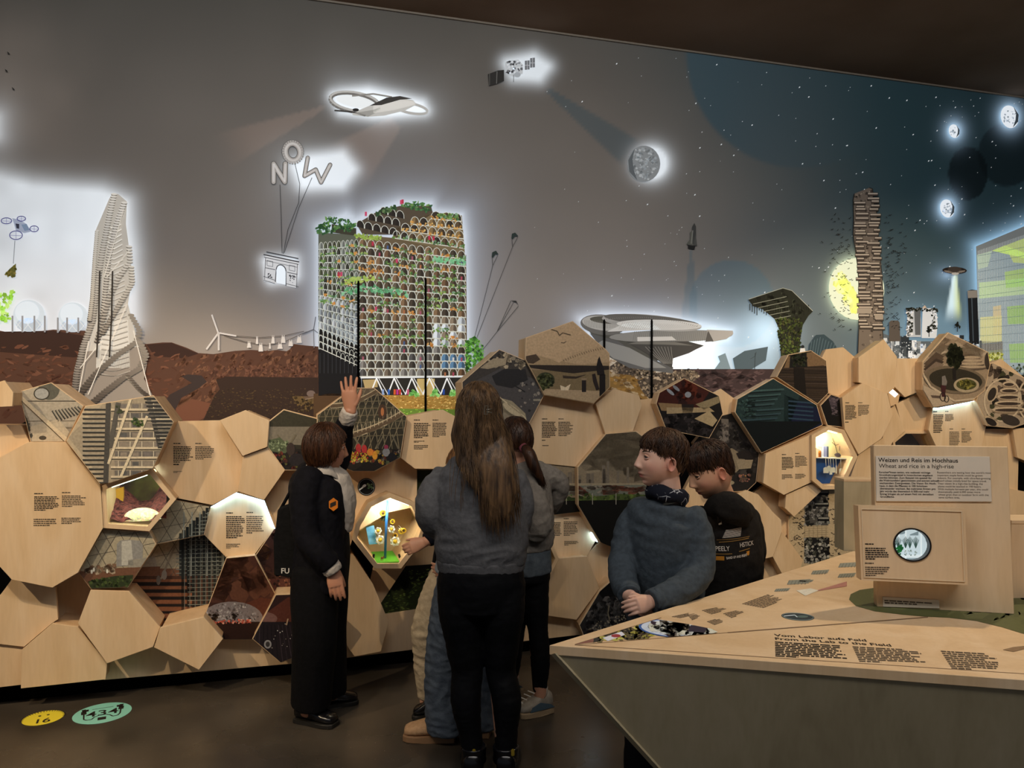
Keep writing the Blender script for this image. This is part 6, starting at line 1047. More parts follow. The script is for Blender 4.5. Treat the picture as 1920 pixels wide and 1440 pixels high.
# ------------------------------------------------------------------ stickers on the floor
def fp(x, y, off): return tp(x, y, off, 0)
t = thing('floor_sticker', 'round yellow floor sticker with the number 16', 'sticker', fp(81, 1346, .001)); c = fp(81, 1346, .001)
def disc(name, c, r, mat, par): V = [c + Vector((r * math.cos(6.2832 * k / 48), r * math.sin(6.2832 * k / 48), 0)) for k in range(48)]; return prism(name, [v + UP * .0008 for v in V], V, mat, par)
ry = (fp(121, 1340, 0) - fp(41, 1352, 0)).length / 2; disc('sticker_disc', c, ry, newmat('sticker_yellow', '#f2e040', .5), t)
xdir = (fp(121, 1340, 0) - fp(41, 1352, 0)).normalized(); ydir = UP.cross(xdir)
text_mesh('number', '16', c + xdir * .0 - ydir * .065 + UP * .0012, xdir, ydir, .075, INK, t, .001, 'CENTER')
bm = bmesh.new()
for k in range(26): a = math.radians(-10 + 200 * k / 25); p0 = c + xdir * (.085 * math.cos(a)) + ydir * (.075 * math.sin(a) - .0) + UP * .0012; p1 = c + xdir * (.098 * math.cos(a)) + ydir * (.088 * math.sin(a)) + UP * .0012; sd = (p1 - p0).cross(UP).normalized() * .0018; bm.faces.new([bm.verts.new(v) for v in (p0 - sd, p1 - sd, p1 + sd, p0 + sd)])
for sx in (-.018, .018): tube_into(bm, [c + xdir * sx + ydir * .03 + UP * .0009, c + xdir * sx + ydir * .03 + UP * .0013], .007, 10)
frombm('ray_marks', bm, INK, t)
c = fp(192, 1337, .001); t = thing('floor_sticker', 'round turquoise floor sticker with the number 434 and earphones', 'sticker', c); xdir = (fp(248, 1328, 0) - fp(136, 1346, 0)); r = xdir.length / 2; xdir.normalize(); ydir = UP.cross(xdir)
disc('sticker_disc', c, r, newmat('sticker_turquoise', '#92dccb', .5), t); text_mesh('number', '434', c - ydir * .03 + UP * .0012, xdir, ydir, .098, INK, t, .001, 'CENTER')
bm = bmesh.new(); L2 = lambda u, v: c + xdir * (u * r) + ydir * (v * r) + UP * .0012
def flat(P, w):
    for a, b in zip(P, P[1:]): sd = (b - a).cross(UP).normalized() * w; bm.faces.new([bm.verts.new(v) for v in (a - sd, b - sd, b + sd, a + sd)])
for s_ in (-1, 1): flat([L2(s_ * .56, .5), L2(s_ * .70, .48)], .018); flat([L2(s_ * .52, .58), L2(s_ * .52, .38)], .006); flat([L2(s_ * .64, .42), L2(s_ * .62, .1)], .012)
flat([L2(-.62, .1), L2(-.6, -.38), L2(-.5, -.5), L2(-.34, -.5), L2(-.25, -.3), L2(-.1, -.2), L2(.12, -.2), L2(.25, -.3), L2(.36, -.5), L2(.52, -.48), L2(.6, -.3), L2(.62, .1)], .0035)
for k in range(3): flat([L2(-.14, -.46 - k * .09), L2(.14, -.46 - k * .09)], .006)
flat([L2(-.36, .5), L2(.36, .5)], .002)
frombm('earphone_drawing', bm, INK, t)
c = fp(530, 1275, .0005); V = []; bm = bmesh.new(); t = [c + Vector((.11 * math.cos(6.2832 * k / 40), .11 * math.sin(6.2832 * k / 40), 0)) for k in range(40)]
for k in range(40): a, b = t[k], t[(k + 1) % 40]; bm.faces.new([bm.verts.new(v) for v in (a, b, b + (b - c) * .04, a + (a - c) * .04)])
tag(frombm('floor_mark', bm, newmat('mark_grey', '#4a463f', .6)), 'faint round grey ring mark on the floor left of the woman', 'mark')
# ------------------------------------------------------------------ people: builders
def J(px, py, Y): return dp(px, py, Y)
def interp_path(P, R, sub=4):
    """Catmull-Rom resampling of a joint chain and its radii"""
    P = [Vector(p) for p in P]; R = [(r, r) if not isinstance(r, (tuple, list)) else r for r in R]; oP, oR = [], []; n = len(P)
    for i in range(n - 1):
        p0, p1, p2, p3 = P[max(i - 1, 0)], P[i], P[i + 1], P[min(i + 2, n - 1)]
        for k in range(sub):
            t = k / sub; t2, t3 = t * t, t * t * t
            oP.append(.5 * ((2 * p1) + (p2 - p0) * t + (2 * p0 - 5 * p1 + 4 * p2 - p3) * t2 + (3 * p1 - p0 - 3 * p2 + p3) * t3))
            s = t * t * (3 - 2 * t); oR.append((R[i][0] * (1 - s) + R[i + 1][0] * s, R[i][1] * (1 - s) + R[i + 1][1] * s))
    oP.append(P[-1]); oR.append(R[-1]); return oP, oR
def loft(bm, P, R, ref=(1, 0, 0), n=20, sub=4, round0=.5, round1=.5, power=2.0):
    P, R = interp_path(P, R, sub); ref = Vector(ref); rings = []
    T = [(P[min(i + 1, len(P) - 1)] - P[max(i - 1, 0)]).normalized() for i in range(len(P))]
    def ring(c, t, ra, rb):
        a = ref - t * ref.dot(t)
        if a.length < .05: a = Vector((0, 1, 0)) - t * t.y
        a.normalize(); b = t.cross(a); out = []
        for k in range(n):
            th = 2 * math.pi * k / n; cs, sn = math.cos(th), math.sin(th); e = 2 / power
            out.append(bm.verts.new(c + a * (ra * math.copysign(abs(cs) ** e, cs)) + b * (rb * math.copysign(abs(sn) ** e, sn))))
        return out
    if round0:
        for q in (.999, .8, .45): rings.append(ring(P[0] - T[0] * min(R[0]) * round0 * q, T[0], R[0][0] * math.sqrt(1 - q * q * .98), R[0][1] * math.sqrt(1 - q * q * .98)))
    for p, t, r in zip(P, T, R): rings.append(ring(p, t, *r))
    if round1:
        for q in (.45, .8, .999): rings.append(ring(P[-1] + T[-1] * min(R[-1]) * round1 * q, T[-1], R[-1][0] * math.sqrt(1 - q * q * .98), R[-1][1] * math.sqrt(1 - q * q * .98)))
    for A_, B_ in zip(rings, rings[1:]):
        for k in range(n): bm.faces.new((A_[k], A_[(k + 1) % n], B_[(k + 1) % n], B_[k]))
    bm.faces.new(rings[0][::-1]); bm.faces.new(rings[-1])
def ellipsoid(bm, c, f, u, rx, ry, rz, n=16):
    f = Vector(f).normalized(); u = Vector(u); u = (u - f * u.dot(f)).normalized(); r = f.cross(u)
    res = bmesh.ops.create_uvsphere(bm, u_segments=n, v_segments=n // 2 + 2, radius=1)
    for v in res['verts']: v.co = Vector(c) + r * (v.co.x * rx) + f * (v.co.y * ry) + u * (v.co.z * rz)
def fuse(name, bm, vox, mat, parent, smooth=4, folds=0, ffreq=14, fdir=(1, 1, 1), seed=0, label=None):
    """join overlapping closed shapes into one continuous skin"""
    m = bpy.data.meshes.new('tmp'); bmesh.ops.recalc_face_normals(bm, faces=bm.faces); bm.to_mesh(m); bm.free(); o = bpy.data.objects.new('tmp', m); COL.objects.link(o)
    md = o.modifiers.new('r', 'REMESH'); md.mode = 'VOXEL'; md.voxel_size = vox; sm = o.modifiers.new('s', 'SMOOTH'); sm.factor = .5; sm.iterations = smooth
    dg = bpy.context.evaluated_depsgraph_get(); r = bpy.data.meshes.new_from_object(o.evaluated_get(dg)); bpy.data.objects.remove(o); bpy.data.meshes.remove(m)
    if folds:
        sx, sy, sz = fdir; nv = len(r.vertices); co = np.zeros(nv * 3); no = np.zeros(nv * 3); r.vertices.foreach_get('co', co); r.vertex_normals.foreach_get('vector', no); co = co.reshape(-1, 3); no = no.reshape(-1, 3); H = np.zeros(nv)
        for i, c in enumerate(co.tolist()):
            q = Vector((c[0] * ffreq * sx + seed, c[1] * ffreq * sy, c[2] * ffreq * sz)); w = noise.noise(q * .35) * 1.2
            H[i] = (1 - abs(noise.noise(q + Vector((w, w * .7, -w)))) * 2.2) * .7 + noise.noise(q * 2.3) * .35
        r.vertices.foreach_set('co', (co + no * (folds * H)[:, None]).ravel()); r.update()
    r.name = name; r.materials.append(mat); r.shade_smooth(); o = link(bpy.data.objects.new(name, r), parent)
    if label: o['label'] = label
    return o
def head_surface(LA, LO, s=1.0, child=0.0):
    rx, ry, rz = .0745, .094, .113; x = rx * np.cos(LA) * np.sin(LO); y = ry * np.cos(LA) * np.cos(LO); z = rz * np.sin(LA)
    t = np.clip(-z / rz, 0, 1); fr = np.clip(y / .05, 0, 1); bk = np.clip(-y / .05, 0, 1)
    x = x * (1 - .26 * t ** 1.5); y = y * (1 - bk * .34 * t ** 1.2); y = y + bk * -.008 * np.clip(z / rz, 0, 1); y = y + fr * (.014 * t ** 2 - .006 * np.clip(z / rz, 0, 1) ** 2)
    fr = np.clip((y - .03) / .03, 0, 1); ax = np.abs(x); G = lambda a, b: np.exp(-a * a - b * b); k = 1 - .2 * child
    nz = np.interp(z, [-.046, -.040, -.031, -.012, .018, .036], [0, .011, .0265, .0175, .005, 0]) * k
    y = y + fr * nz * np.exp(-(x / (.0095 + .004 * np.exp(-((z + .03) / .012) ** 2))) ** 2)
    y = y + fr * (.007 * G((ax - .0125) / .006, (z + .034) / .007) - .0105 * G((ax - .031) / .016, (z - .008) / .0125) + .0045 * G((ax - .03) / .024, (z - .028) / .008) + .004 * G((ax - .046) / .02, (z + .024) / .02)
                  + .0062 * G(x / .021, (z + .0585) / .0052) + .006 * G(x / .018, (z + .0705) / .0062) - .0042 * G(x / .026, (z + .0645) / .0026) - .0045 * G(x / .022, (z + .083) / .007) + .0085 * G(x / .021, (z + .098) / .013))
    x = x + np.sign(x) * child * .006 * np.exp(-((z + .04) / .035) ** 2) * np.clip(y / .03, 0, 1)
    return np.stack([x, y, z], -1) * s
class Head:
    def __init__(h, c, f, up=(0, 0, 1), s=1.0, child=0.0):
        h.c = Vector(c); h.f = Vector(f).normalized(); u = Vector(up); h.u = (u - h.f * u.dot(h.f)).normalized(); h.r = h.f.cross(h.u); h.s = s; h.child = child
    def w(h, p): return h.c + h.r * p[0] + h.f * p[1] + h.u * p[2]
    def loc(h, p): d = p - h.c; return (d.dot(h.r) / h.s, d.dot(h.f) / h.s, d.dot(h.u) / h.s)
    def grid(h, na=90, no=120, off=None):
        la = np.linspace(-math.pi / 2 * .985, math.pi / 2 * .985, na); lo = np.linspace(-math.pi, math.pi, no, endpoint=False); LA, LO = np.meshgrid(la, lo, indexing='ij')
        P = head_surface(LA, LO, 1, h.child)
        if off is not None:
            q = P / np.linalg.norm(P * np.array([1, .8, .75]), axis=-1, keepdims=True); nn = P * np.array([1.6, 1, .75]); nn = nn / np.linalg.norm(nn, axis=-1, keepdims=True); P = P + nn * off(P, LA, LO)[..., None]
        return P * h.s
    def add(h, bm, P):
        na, no = P.shape[:2]; V = [[bm.verts.new(h.w(P[i, j])) for j in range(no)] for i in range(na)]
        for i in range(na - 1):
            for j in range(no): bm.faces.new((V[i][j], V[i][(j + 1) % no], V[i + 1][(j + 1) % no], V[i + 1][j]))
        bm.faces.new(V[0][::-1]); bm.faces.new(V[-1])
    def skin(h, bm, ears=True):
        h.add(bm, h.grid(120, 170))
        if ears:
            for sd in (-1, 1):
                n, m = 22, 7; c = Vector((sd * .0735, -.006, -.012)); F_, B_ = [], []
                for i in range(m):
                    q = i / (m - 1); fr, bk = [], []
                    for k in range(n):
                        a = 2 * math.pi * k / n; w = 1 + .12 * math.sin(a); fx = -.0165 * q * math.cos(a) * w; uz = .030 * q * math.sin(a) * (1.0 if math.sin(a) > 0 else .95)
                        o = .010 * math.exp(-((q - .86) / .16) ** 2) - .004 * math.exp(-(q / .4) ** 2) + max(0, -fx) * .45 + .001
                        fr.append(bm.verts.new(h.w((c + Vector((sd * o, fx - .004, uz + .003))) * h.s))); bk.append(bm.verts.new(h.w((c + Vector((sd * (o - .007), fx - .004, uz + .003))) * h.s)))
                    F_.append(fr); B_.append(bk)
                for i in range(m - 1):
                    for k in range(n): bm.faces.new((F_[i][k], F_[i][(k + 1) % n], F_[i + 1][(k + 1) % n], F_[i + 1][k])); bm.faces.new((B_[i + 1][k], B_[i + 1][(k + 1) % n], B_[i][(k + 1) % n], B_[i][k]))
                for k in range(n): bm.faces.new((F_[-1][k], F_[-1][(k + 1) % n], B_[-1][(k + 1) % n], B_[-1][k]))
    def eyes(h, parent, iris):
        for sd in (-1, 1):
            bm = bmesh.new(); c = h.w(Vector((sd * .0312, .0700, .0085)) * h.s); ellipsoid(bm, c, h.f, h.u, .0118 * h.s, .0118 * h.s, .0118 * h.s); o = frombm('eye', bm, EYEW, parent, True)
            g = (h.f + h.r * (sd * .12)).normalized(); bm = bmesh.new(); ellipsoid(bm, c + g * .0082 * h.s, g, h.u, .0064 * h.s, .0042 * h.s, .0064 * h.s, 12); i_ = frombm('iris', bm, iris, o, True)
            for nm, zz, th, yo in (('eyelid', .0076, .0072, -.0028), ('eyelid', -.0076, .0050, -.0032)):
                bm = bmesh.new(); P = [h.w(Vector((sd * (.0312 + .0150 * math.sin(a)), .0735 + .0118 * math.cos(a) * 1.04 + yo, .0085 + zz * math.cos(a * .95))) * h.s) for a in np.linspace(-1.25, 1.25, 11)]
                tube_into(bm, P, [.0014 * h.s] + [th * .5 * h.s] * 9 + [.0014 * h.s], 8); frombm(nm, bm, h.sk, parent, True)
            bm = bmesh.new(); P = [h.w(Vector((sd * (.0312 + .0150 * math.sin(a)), .0735 + .0128 * math.cos(a), .0085 + .0042 * math.cos(a * .95))) * h.s) for a in np.linspace(-1.2, 1.25, 11)]
            tube_into(bm, P, .0013 * h.s, 5); frombm('eyelashes', bm, LASH, parent)
            bm = bmesh.new(); P = [h.w(Vector((sd * (.014 + .034 * t), .0915 - .019 * t * t - .002, .0275 + .006 * math.sin(t * 2.6))) * h.s) for t in np.linspace(0, 1, 8)]
            tube_into(bm, P, [.0018 * h.s, .0030 * h.s, .0032 * h.s, .003 * h.s, .0026 * h.s, .002 * h.s, .0015 * h.s, .0007 * h.s], 6); frombm('eyebrow', bm, h.hm, parent, True)
    def cap(h, bm, hl, T, nz=.004, seed=0, na=80, no=110, ramp=.016):
        def off(P, LA, LO):
            x, y, z = P[..., 0], P[..., 1], P[..., 2]; d = z - hl(x, y); m = np.clip(d / ramp, 0, 1); m = m * m * (3 - 2 * m)
            rs = np.random.RandomState(seed); ph = rs.rand(8) * 6; tx = sum(np.sin(LO * (9 + 5 * i) + ph[i] + 3 * np.sin(LA * (2 + i))) for i in range(4)) / 4
            return m * (T(x, y, z) + nz * tx) - (1 - m) * .007
        h.add(bm, h.grid(na, no, off))
    def strands(h, bm, hl, T, n, seed=1, lat=(.3, 1.35), ln=.9, lon=(-3.14, 3.14), r=.0013, over=.002, swirl=.3, lift=.003):
        rs = random.Random(seed)
        for _ in range(n):
            lo = rs.uniform(*lon); la = rs.uniform(*lat); L_ = ln * rs.uniform(.6, 1.2); sw = swirl * rs.gauss(0, 1); pts = []
            for k in range(7):
                t = k / 6; a = la - L_ * t; b = lo + sw * t; p = head_surface(np.array(a), np.array(b), 1, h.child); x, y, z = p
                nn = Vector((x * 1.6, y, z * .75)).normalized(); e = T(x, y, z) + lift * rs.random() + over
                if z < hl(x, y) + .001 and k > 1: break
                pts.append(h.w((Vector(p) + nn * float(e)) * h.s))
            if len(pts) > 2: tube_into(bm, pts, [r * h.s * (.5 + .8 * math.sin(math.pi * (i + .6) / len(pts))) for i in range(len(pts))], 4, False)
def locks(h, bm, hl, n, seed, lon=(-1.3, 1.3), drop=.018, r=.006):
    rs = random.Random(seed)
    for k in range(n):
        lo = lon[0] + (lon[1] - lon[0]) * (k + rs.random()) / n; zs_ = None; P = []
        for la in np.linspace(1.15, -.2, 60):      # walk down to the hairline
            p = head_surface(np.array(la), np.array(lo), 1, h.child)
            if p[2] < hl(p[0], p[1]) + .002: zs_ = la; break
        if zs_ is None: continue
        d_ = drop * rs.uniform(.4, 1.3) / .11; sw = rs.gauss(0, .10)
        for t in np.linspace(0, 1, 6):
            la = zs_ + .42 - (.42 + d_) * t; p = head_surface(np.array(la), np.array(lo + sw * t), 1, h.child); nn = Vector((p[0] * 1.6, p[1], p[2] * .75)).normalized(); P.append(h.w((Vector(p) + nn * (.017 * (1 - t) ** .7 + .0015)) * h.s))
        q = r * rs.uniform(.7, 1.2); tube_into(bm, P, [q * .6, q, q, q * .8, q * .5, .0006], 6)
def hand(bm, wrist, d, side, back, L=.17, curl=(.2, .2, .2, .2), thumb=.7, spread=.10, fl=(.92, 1, .95, .78), tcurl=.2):
    """wrist point, finger direction d, side = towards the thumb, back = back of the hand"""
    d = Vector(d).normalized(); back = Vector(back); back = (back - d * back.dot(d)).normalized(); side_ = d.cross(back).normalized(); side_ = side_ if side_.dot(Vector(side)) > 0 else -side_
    w = Vector(wrist); P = L * .50
    loft(bm, [w - d * L * .1, w + d * P * .25, w + d * P * .7, w + d * P * 1.0], [(L * .155, L * .11), (L * .19, L * .10), (L * .235, L * .085), (L * .225, L * .07)], side_, 16, 3)
    for i in range(4):
        o = side_ * (L * (.165 - .11 * i)); a = w + d * P * (.93 + .03 * (i in (1, 2))) + o; fd = (d + side_ * spread * (1.5 - i)).normalized(); ln = L * .46 * fl[i]; c = curl[i]; pts = [a - fd * L * .06, a]; dr = fd
        for k, q in enumerate((.45, .30, .25)):
            ang = c * (1 + .35 * k); dr = (dr * math.cos(ang) - back * math.sin(ang)).normalized(); pts.append(pts[-1] + dr * ln * q)
        r = L * .050 * (1 if i < 3 else .88); loft(bm, pts, [r * 1.02, r * 1.05, r, r * .92, r * .78], side_, 12, 3, .6, .9)
    a = w + d * P * .22 + side_ * L * .13; td = (d * .75 + side_ * thumb - back * .25).normalized(); pts = [a, a + td * L * .20, a + td * L * .20 + (td * .9 + d * .4 - back * tcurl).normalized() * L * .16, a + td * L * .20 + (td * .9 + d * .4 - back * tcurl).normalized() * L * .16 + (td * .5 + d * .7 - back * tcurl * 1.6).normalized() * L * .13]
    loft(bm, pts, [L * .075, L * .062, L * .054, L * .042], back, 12, 3, .5, .9)
def clothmat(name, c1, c2, scale=40, bump=.25, rough=.85, b2=70):
    m = newmat(name, c1, rough, .15); noisy(m, c1, c2, scale, bump=bump, bscale=b2); return m
def skinmat(name, col, rough=.5):
    m = newmat(name, col, rough, .35); b = m.node_tree.nodes['Principled BSDF']; a = nd(m, 'ShaderNodeAttribute'); a.attribute_name = 'Tint'
    lk(m, a.outputs['Color'], b.inputs['Base Color']); b.inputs['Subsurface Weight'].default_value = .12; b.inputs['Subsurface Radius'].default_value = (.01, .004, .002); return m
def tint(o, base, head=None):
    me = o.data; n = len(me.vertices); C = np.ones((n, 4), 'f'); b = np.array(hx(base)); lip = np.array(hx('#a8605a')); pk = np.array(hx('#c98a78')); C[:, :3] = b
    if head:
        co = np.zeros(n * 3); me.vertices.foreach_get('co', co); co = co.reshape(-1, 3) - np.array(head.c); x = co @ np.array(head.r) / head.s; y = co @ np.array(head.f) / head.s; z = co @ np.array(head.u) / head.s
        on = (np.hypot(np.hypot(x, y), z) < .16)
        ml = on * (y > .06) * np.exp(-(x / .022) ** 4 - ((z + .0645) / .0095) ** 4); mc = on * .55 * np.exp(-((np.abs(x) - .055) / .02) ** 2 - ((z + .03) / .025) ** 2); me_ = on * .6 * (np.abs(x) > .072) * np.exp(-((y + .008) / .025) ** 2)
        for m_, c_ in ((mc, pk), (me_, np.array(hx('#c0705c'))), (ml, lip)): C[:, :3] = C[:, :3] * (1 - m_[:, None]) + c_ * m_[:, None]
    a = me.attributes.new('Tint', 'FLOAT_COLOR', 'POINT'); a.data.foreach_set('color', C.ravel())
def hairmat(name, c1, c2, rough=.45):
    m = newmat(name, c1, rough, .28); noisy(m, c1, c2, 60, (1, 1, .12), 5, .35, 120); return m
def shoe(name, heel, toe, w, h, mat, sole, parent, ankle=None, solet=.022):
    heel, toe = Vector(heel), Vector(toe); heel.z = toe.z = 0; d = (toe - heel); L = d.length; d.normalize(); sd = d.cross(UP)
    bm = bmesh.new(); pr = [(0, .42, .95), (.12, .46, 1.0), (.35, .44, .92), (.55, .5, .72), (.75, .53, .55), (.9, .46, .45), (.98, .3, .36)]
    V = []; n = 18
    for t, wf, hf in pr:
        c = heel + d * (L * t); ring = []
        for k in range(n):
            a = 2 * math.pi * k / n; x, z = math.cos(a), math.sin(a); ring.append(bm.verts.new(c + sd * (w * wf * math.copysign(abs(x) ** .8, x)) + UP * (solet * .8 + h * hf * .5 * (1 + math.copysign(abs(z) ** .8, z)))))
        V.append(ring)
    for A_, B_ in zip(V, V[1:]):
        for k in range(n): bm.faces.new((A_[k], A_[(k + 1) % n], B_[(k + 1) % n], B_[k]))
    bm.faces.new(V[0][::-1]); bm.faces.new(V[-1]); bmesh.ops.subdivide_edges(bm, edges=bm.edges, cuts=1, smooth=1.0); o = frombm(name, bm, mat, parent, True)
    P = []
    for t, wf, _ in pr: P.append(heel - d * .006 + d * ((L + .012) * t) + sd * (w * wf + .005))
    for t, wf, _ in pr[::-1]: P.append(heel - d * .006 + d * ((L + .012) * t) - sd * (w * wf + .005))
    prism('sole', [p + UP * solet for p in P], [p + UP * .001 for p in P], sole, o, .003); return o
EYEW = newmat('eye_white', '#d8d2cc', .25); LASH = newmat('lashes', '#15100d', .6); IRB = newmat('iris_dark', '#2a1c14', .15); IRG = newmat('iris_blue', '#3f5361', .15)
def person(label, loc): return thing('person', label, 'person', loc)
def stick(lo): return tp(lo[0], lo[1], 0, 0)
def project_on(o, tgt, dirv, off=.002):     # lay a flat print onto the cloth below it
    from mathutils.bvhtree import BVHTree
    bv = BVHTree.FromPolygons([v.co.copy() for v in tgt.data.vertices], [tuple(p.vertices) for p in tgt.data.polygons]); d = Vector(dirv).normalized()
    for v in o.data.vertices:
        h = bv.ray_cast(v.co - d * .5, d)
        if h[0] is not None: v.co = h[0] - d * off
# ------------------------------------------------------------------ woman in black, arm raised
Y = 3.8; P1 = person('woman in black trouser suit pointing up with raised hand, seen from behind', (J(600, 1345, 3.8).x, 3.8, 0))
fw = Vector((.78, .62, 0)).normalized(); rt_ = fw.cross(UP)
hd = Head(J(611, 842, 3.78), Vector((.86, .5, -.04)), (0, 0, 1), 1.0)
SKA = skinmat('skin_adult', '#b98468'); hd.sk = newmat('lid_skin', '#b07c62', .5); HB = hairmat('hair_brown_bob', '#2a170d', '#4a2c18'); hd.hm = HB
bm = bmesh.new(); hd.skin(bm, False)
loft(bm, [J(597, 895, 3.82), J(604, 872, 3.8), J(610, 850, 3.78)], [(.06, .06), (.052, .056), (.05, .052)], rt_)
loft(bm, [J(600, 1080, 3.8), J(600, 980, 3.8), J(597, 895, 3.82)], [.07, .06, .055], rt_)
w1 = J(657, 768, 3.86); loft(bm, [J(625, 900, 3.93), J(640, 848, 3.98), w1], [.04, .035, .026], rt_)
hand(bm, w1, J(652, 705, 3.86) - w1, (1, 0, 0), (-.1, -1, 0), .178, (.06, .03, .05, .1), .42, .13)
w2 = J(624, 1066, 3.62); loft(bm, [J(577, 905, 3.68), J(582, 1005, 3.62), w2], [.04, .035, .028], rt_)
hand(bm, w2, J(632, 1112, 3.60) - w2, (.7, .5, 0), (.25, -1, 0), .165, (.12, .16, .2, .25), .25, .04)
for hp, kn, fo in ((J(588, 1085, 3.72), J(588, 1200, 3.71), J(578, 1335, 3.76)), (J(612, 1085, 3.88), J(611, 1200, 3.92), J(622, 1305, 3.95))): loft(bm, [J(600, 1080, 3.8), hp, kn, fo], [.05, .05, .045, .04], rt_)
o = fuse('body', bm, .0036, SKA, P1, 3); tint(o, '#b98468', hd); hd.eyes(P1, IRB)
# bob hair
hl = lambda x, y: np.interp(y, [-.11, -.04, .0, .03, .05, .08], [-.088, -.080, -.072, -.045, .02, .055]); TT = lambda x, y, z: .020 + .006 * np.clip(-z / .1, 0, 1)
bm = bmesh.new(); hd.cap(bm, hl, TT, .0035, 3); hd.strands(bm, hl, TT, 520, 5, (.2, 1.4), 1.5, r=.0016, over=.001, swirl=.22); frombm('hair', bm, HB, P1, True)
BLZ = clothmat('black_wool', '#0b0b10', '#101017', 50, .2); TRS = clothmat('black_trousers', '#08080a', '#0c0c0f', 50, .2); BLS = clothmat('white_blouse', '#b5ada3', '#c2bab0', 18, .3, .7)
bm = bmesh.new()
loft(bm, [J(596, 1098, 3.79), J(598, 1060, 3.79), J(597, 1005, 3.79), J(594, 950, 3.79), J(590, 910, 3.81), J(594, 884, 3.82), J(597, 872, 3.82)], [(.175, .125), (.18, .13), (.165, .12), (.175, .125), (.17, .115), (.125, .085), (.075, .06)], rt_, 28, 4, .15, .2)
loft(bm, [J(582, 892, 3.70), J(573, 925, 3.66), J(574, 1000, 3.62), J(598, 1035, 3.60), J(619, 1060, 3.61)], [.066, .072, .062, .058, .052], rt_, 18, 4, .6, .1)
loft(bm, [J(618, 892, 3.92), J(634, 862, 3.98), J(641, 838, 3.98), J(645, 800, 3.92), J(650, 789, 3.90)], [.062, .06, .054, .046, .044], rt_, 18, 4, .6, .1)
fuse('blazer', bm, .0065, BLZ, P1, 6, .004, 16)
bm = bmesh.new(); loft(bm, [J(612, 990, 3.83), J(616, 940, 3.83), J(613, 905, 3.83), J(607, 884, 3.82), J(603, 870, 3.82)], [(.125, .13), (.13, .135), (.12, .115), (.09, .08), (.062, .06)], rt_, 24, 4, .2, .1); fuse('blouse', bm, .0065, BLS, P1, 4, .006, 18)
bm = bmesh.new(); c = J(603, 872, 3.81); N = 30     # turned-down collar
for rr_, zz in (((.070, .064), .018), ((.082, .077), .006), ((.104, .100), -.03), ((.112, .112), -.05), ((.106, .104), -.046), ((.078, .072), -.004), ((.066, .060), .012)): pass
prof = [((.066, .060), .016), ((.074, .068), .022), ((.092, .086), .004), ((.118, .116), -.040), ((.112, .110), -.046), ((.084, .078), -.008)]; RG = []
for (a_, b_), z_ in prof: RG.append([bm.verts.new(c + rt_ * (a_ * math.cos(t)) + fw * (b_ * math.sin(t) * (1.05 if math.sin(t) > 0 else 1)) + UP * (z_ - .05 * max(0, math.sin(t)) - .010 * math.sin(3 * t))) for t in np.linspace(0, 2 * math.pi, N, endpoint=False)])
for i in range(len(RG)):
    A_, B_ = RG[i], RG[(i + 1) % len(RG)]
    for k in range(N): bm.faces.new((A_[k], A_[(k + 1) % N], B_[(k + 1) % N], B_[k]))
frombm('collar', bm, BLS, P1, True)
for nm, a_, b_, r_ in (('cuff', J(650, 791, 3.90), J(656, 770, 3.865), (.041, .039)), ('cuff', J(617, 1058, 3.612), J(627, 1073, 3.615), (.045, .040))):
    bm = bmesh.new(); loft(bm, [a_, (a_ + b_) / 2, b_], [r_[0], (r_[0] + r_[1]) / 2 + .004, r_[1]], rt_, 18, 3, 0, .05); fuse(nm, bm, .004, BLS, P1, 2, .003, 40)
bm = bmesh.new()
loft(bm, [J(604, 990, 3.81), J(602, 1040, 3.80), J(600, 1090, 3.80)], [(.14, .125), (.165, .135), (.17, .125)], rt_, 24, 4, .1, .2)
loft(bm, [J(592, 1070, 3.73), J(590, 1120, 3.72), J(590, 1200, 3.71), J(583, 1318, 3.77)], [(.105, .11), (.108, .115), (.10, .105), (.10, .095)], rt_, 20, 4, .4, .03)
loft(bm, [J(612, 1070, 3.87), J(612, 1120, 3.88), J(612, 1200, 3.91), J(618, 1296, 3.96)], [(.10, .105), (.10, .11), (.095, .10), (.09, .085)], rt_, 20, 4, .4, .03)
fuse('trousers', bm, .007, TRS, P1, 6, .004, 9, (1, 1, .25))
LTH = newmat('black_leather', '#0d0d10', .22, .6); SOL = newmat('dark_sole', '#1a1815', .6)
shoe('shoe', stick((560, 1350)), stick((630, 1363)), .088, .085, LTH, SOL, P1); shoe('shoe', stick((606, 1326)), stick((670, 1316)), .085, .08, LTH, SOL, P1)
q = [J(625 + 9.5 * math.sin(a) , 946 - 12.5 * math.cos(a), 3.635) for a in np.linspace(0, 2 * math.pi, 6, endpoint=False)]; bdg = thing('name_badge', 'orange hexagonal name badge on the black blazer', 'badge', q[3]); prism('badge_plate', q, [p + Vector((0, .004, 0)) for p in q], newmat('badge_orange', '#c9731f', .4), bdg); q = [J(x, y, 3.634) for x, y in ((619, 944), (630, 939), (630, 947), (619, 952))]; prism('name_field', q, [p + Vector((0, .001, 0)) for p in q], INK, bdg)
t = thing('tote_bag', 'black cloth tote bag with white letters hanging at the back of the woman in black', 'bag', J(535, 1083, 3.74)); bm = bmesh.new()
q = [(519, 953), (536, 946), (556, 943), (562, 1000), (566, 1084), (540, 1078), (512, 1083), (513, 1010)]; fr_ = [J(x, y, 3.72) for x, y in q]; o = prism('bag_body', fr_, [p + Vector((.01, .07, 0)) for p in fr_], clothmat('bag_black', '#0c0c0d', '#131314', 40, .3), t, .012)
tube('strap', [J(548, 948, 3.74), J(556, 915, 3.73), J(572, 884, 3.72)], .008, BLZ, t, 8); tube('strap', [J(526, 955, 3.76), J(548, 915, 3.77), J(576, 884, 3.75)], .008, BLZ, t, 8)
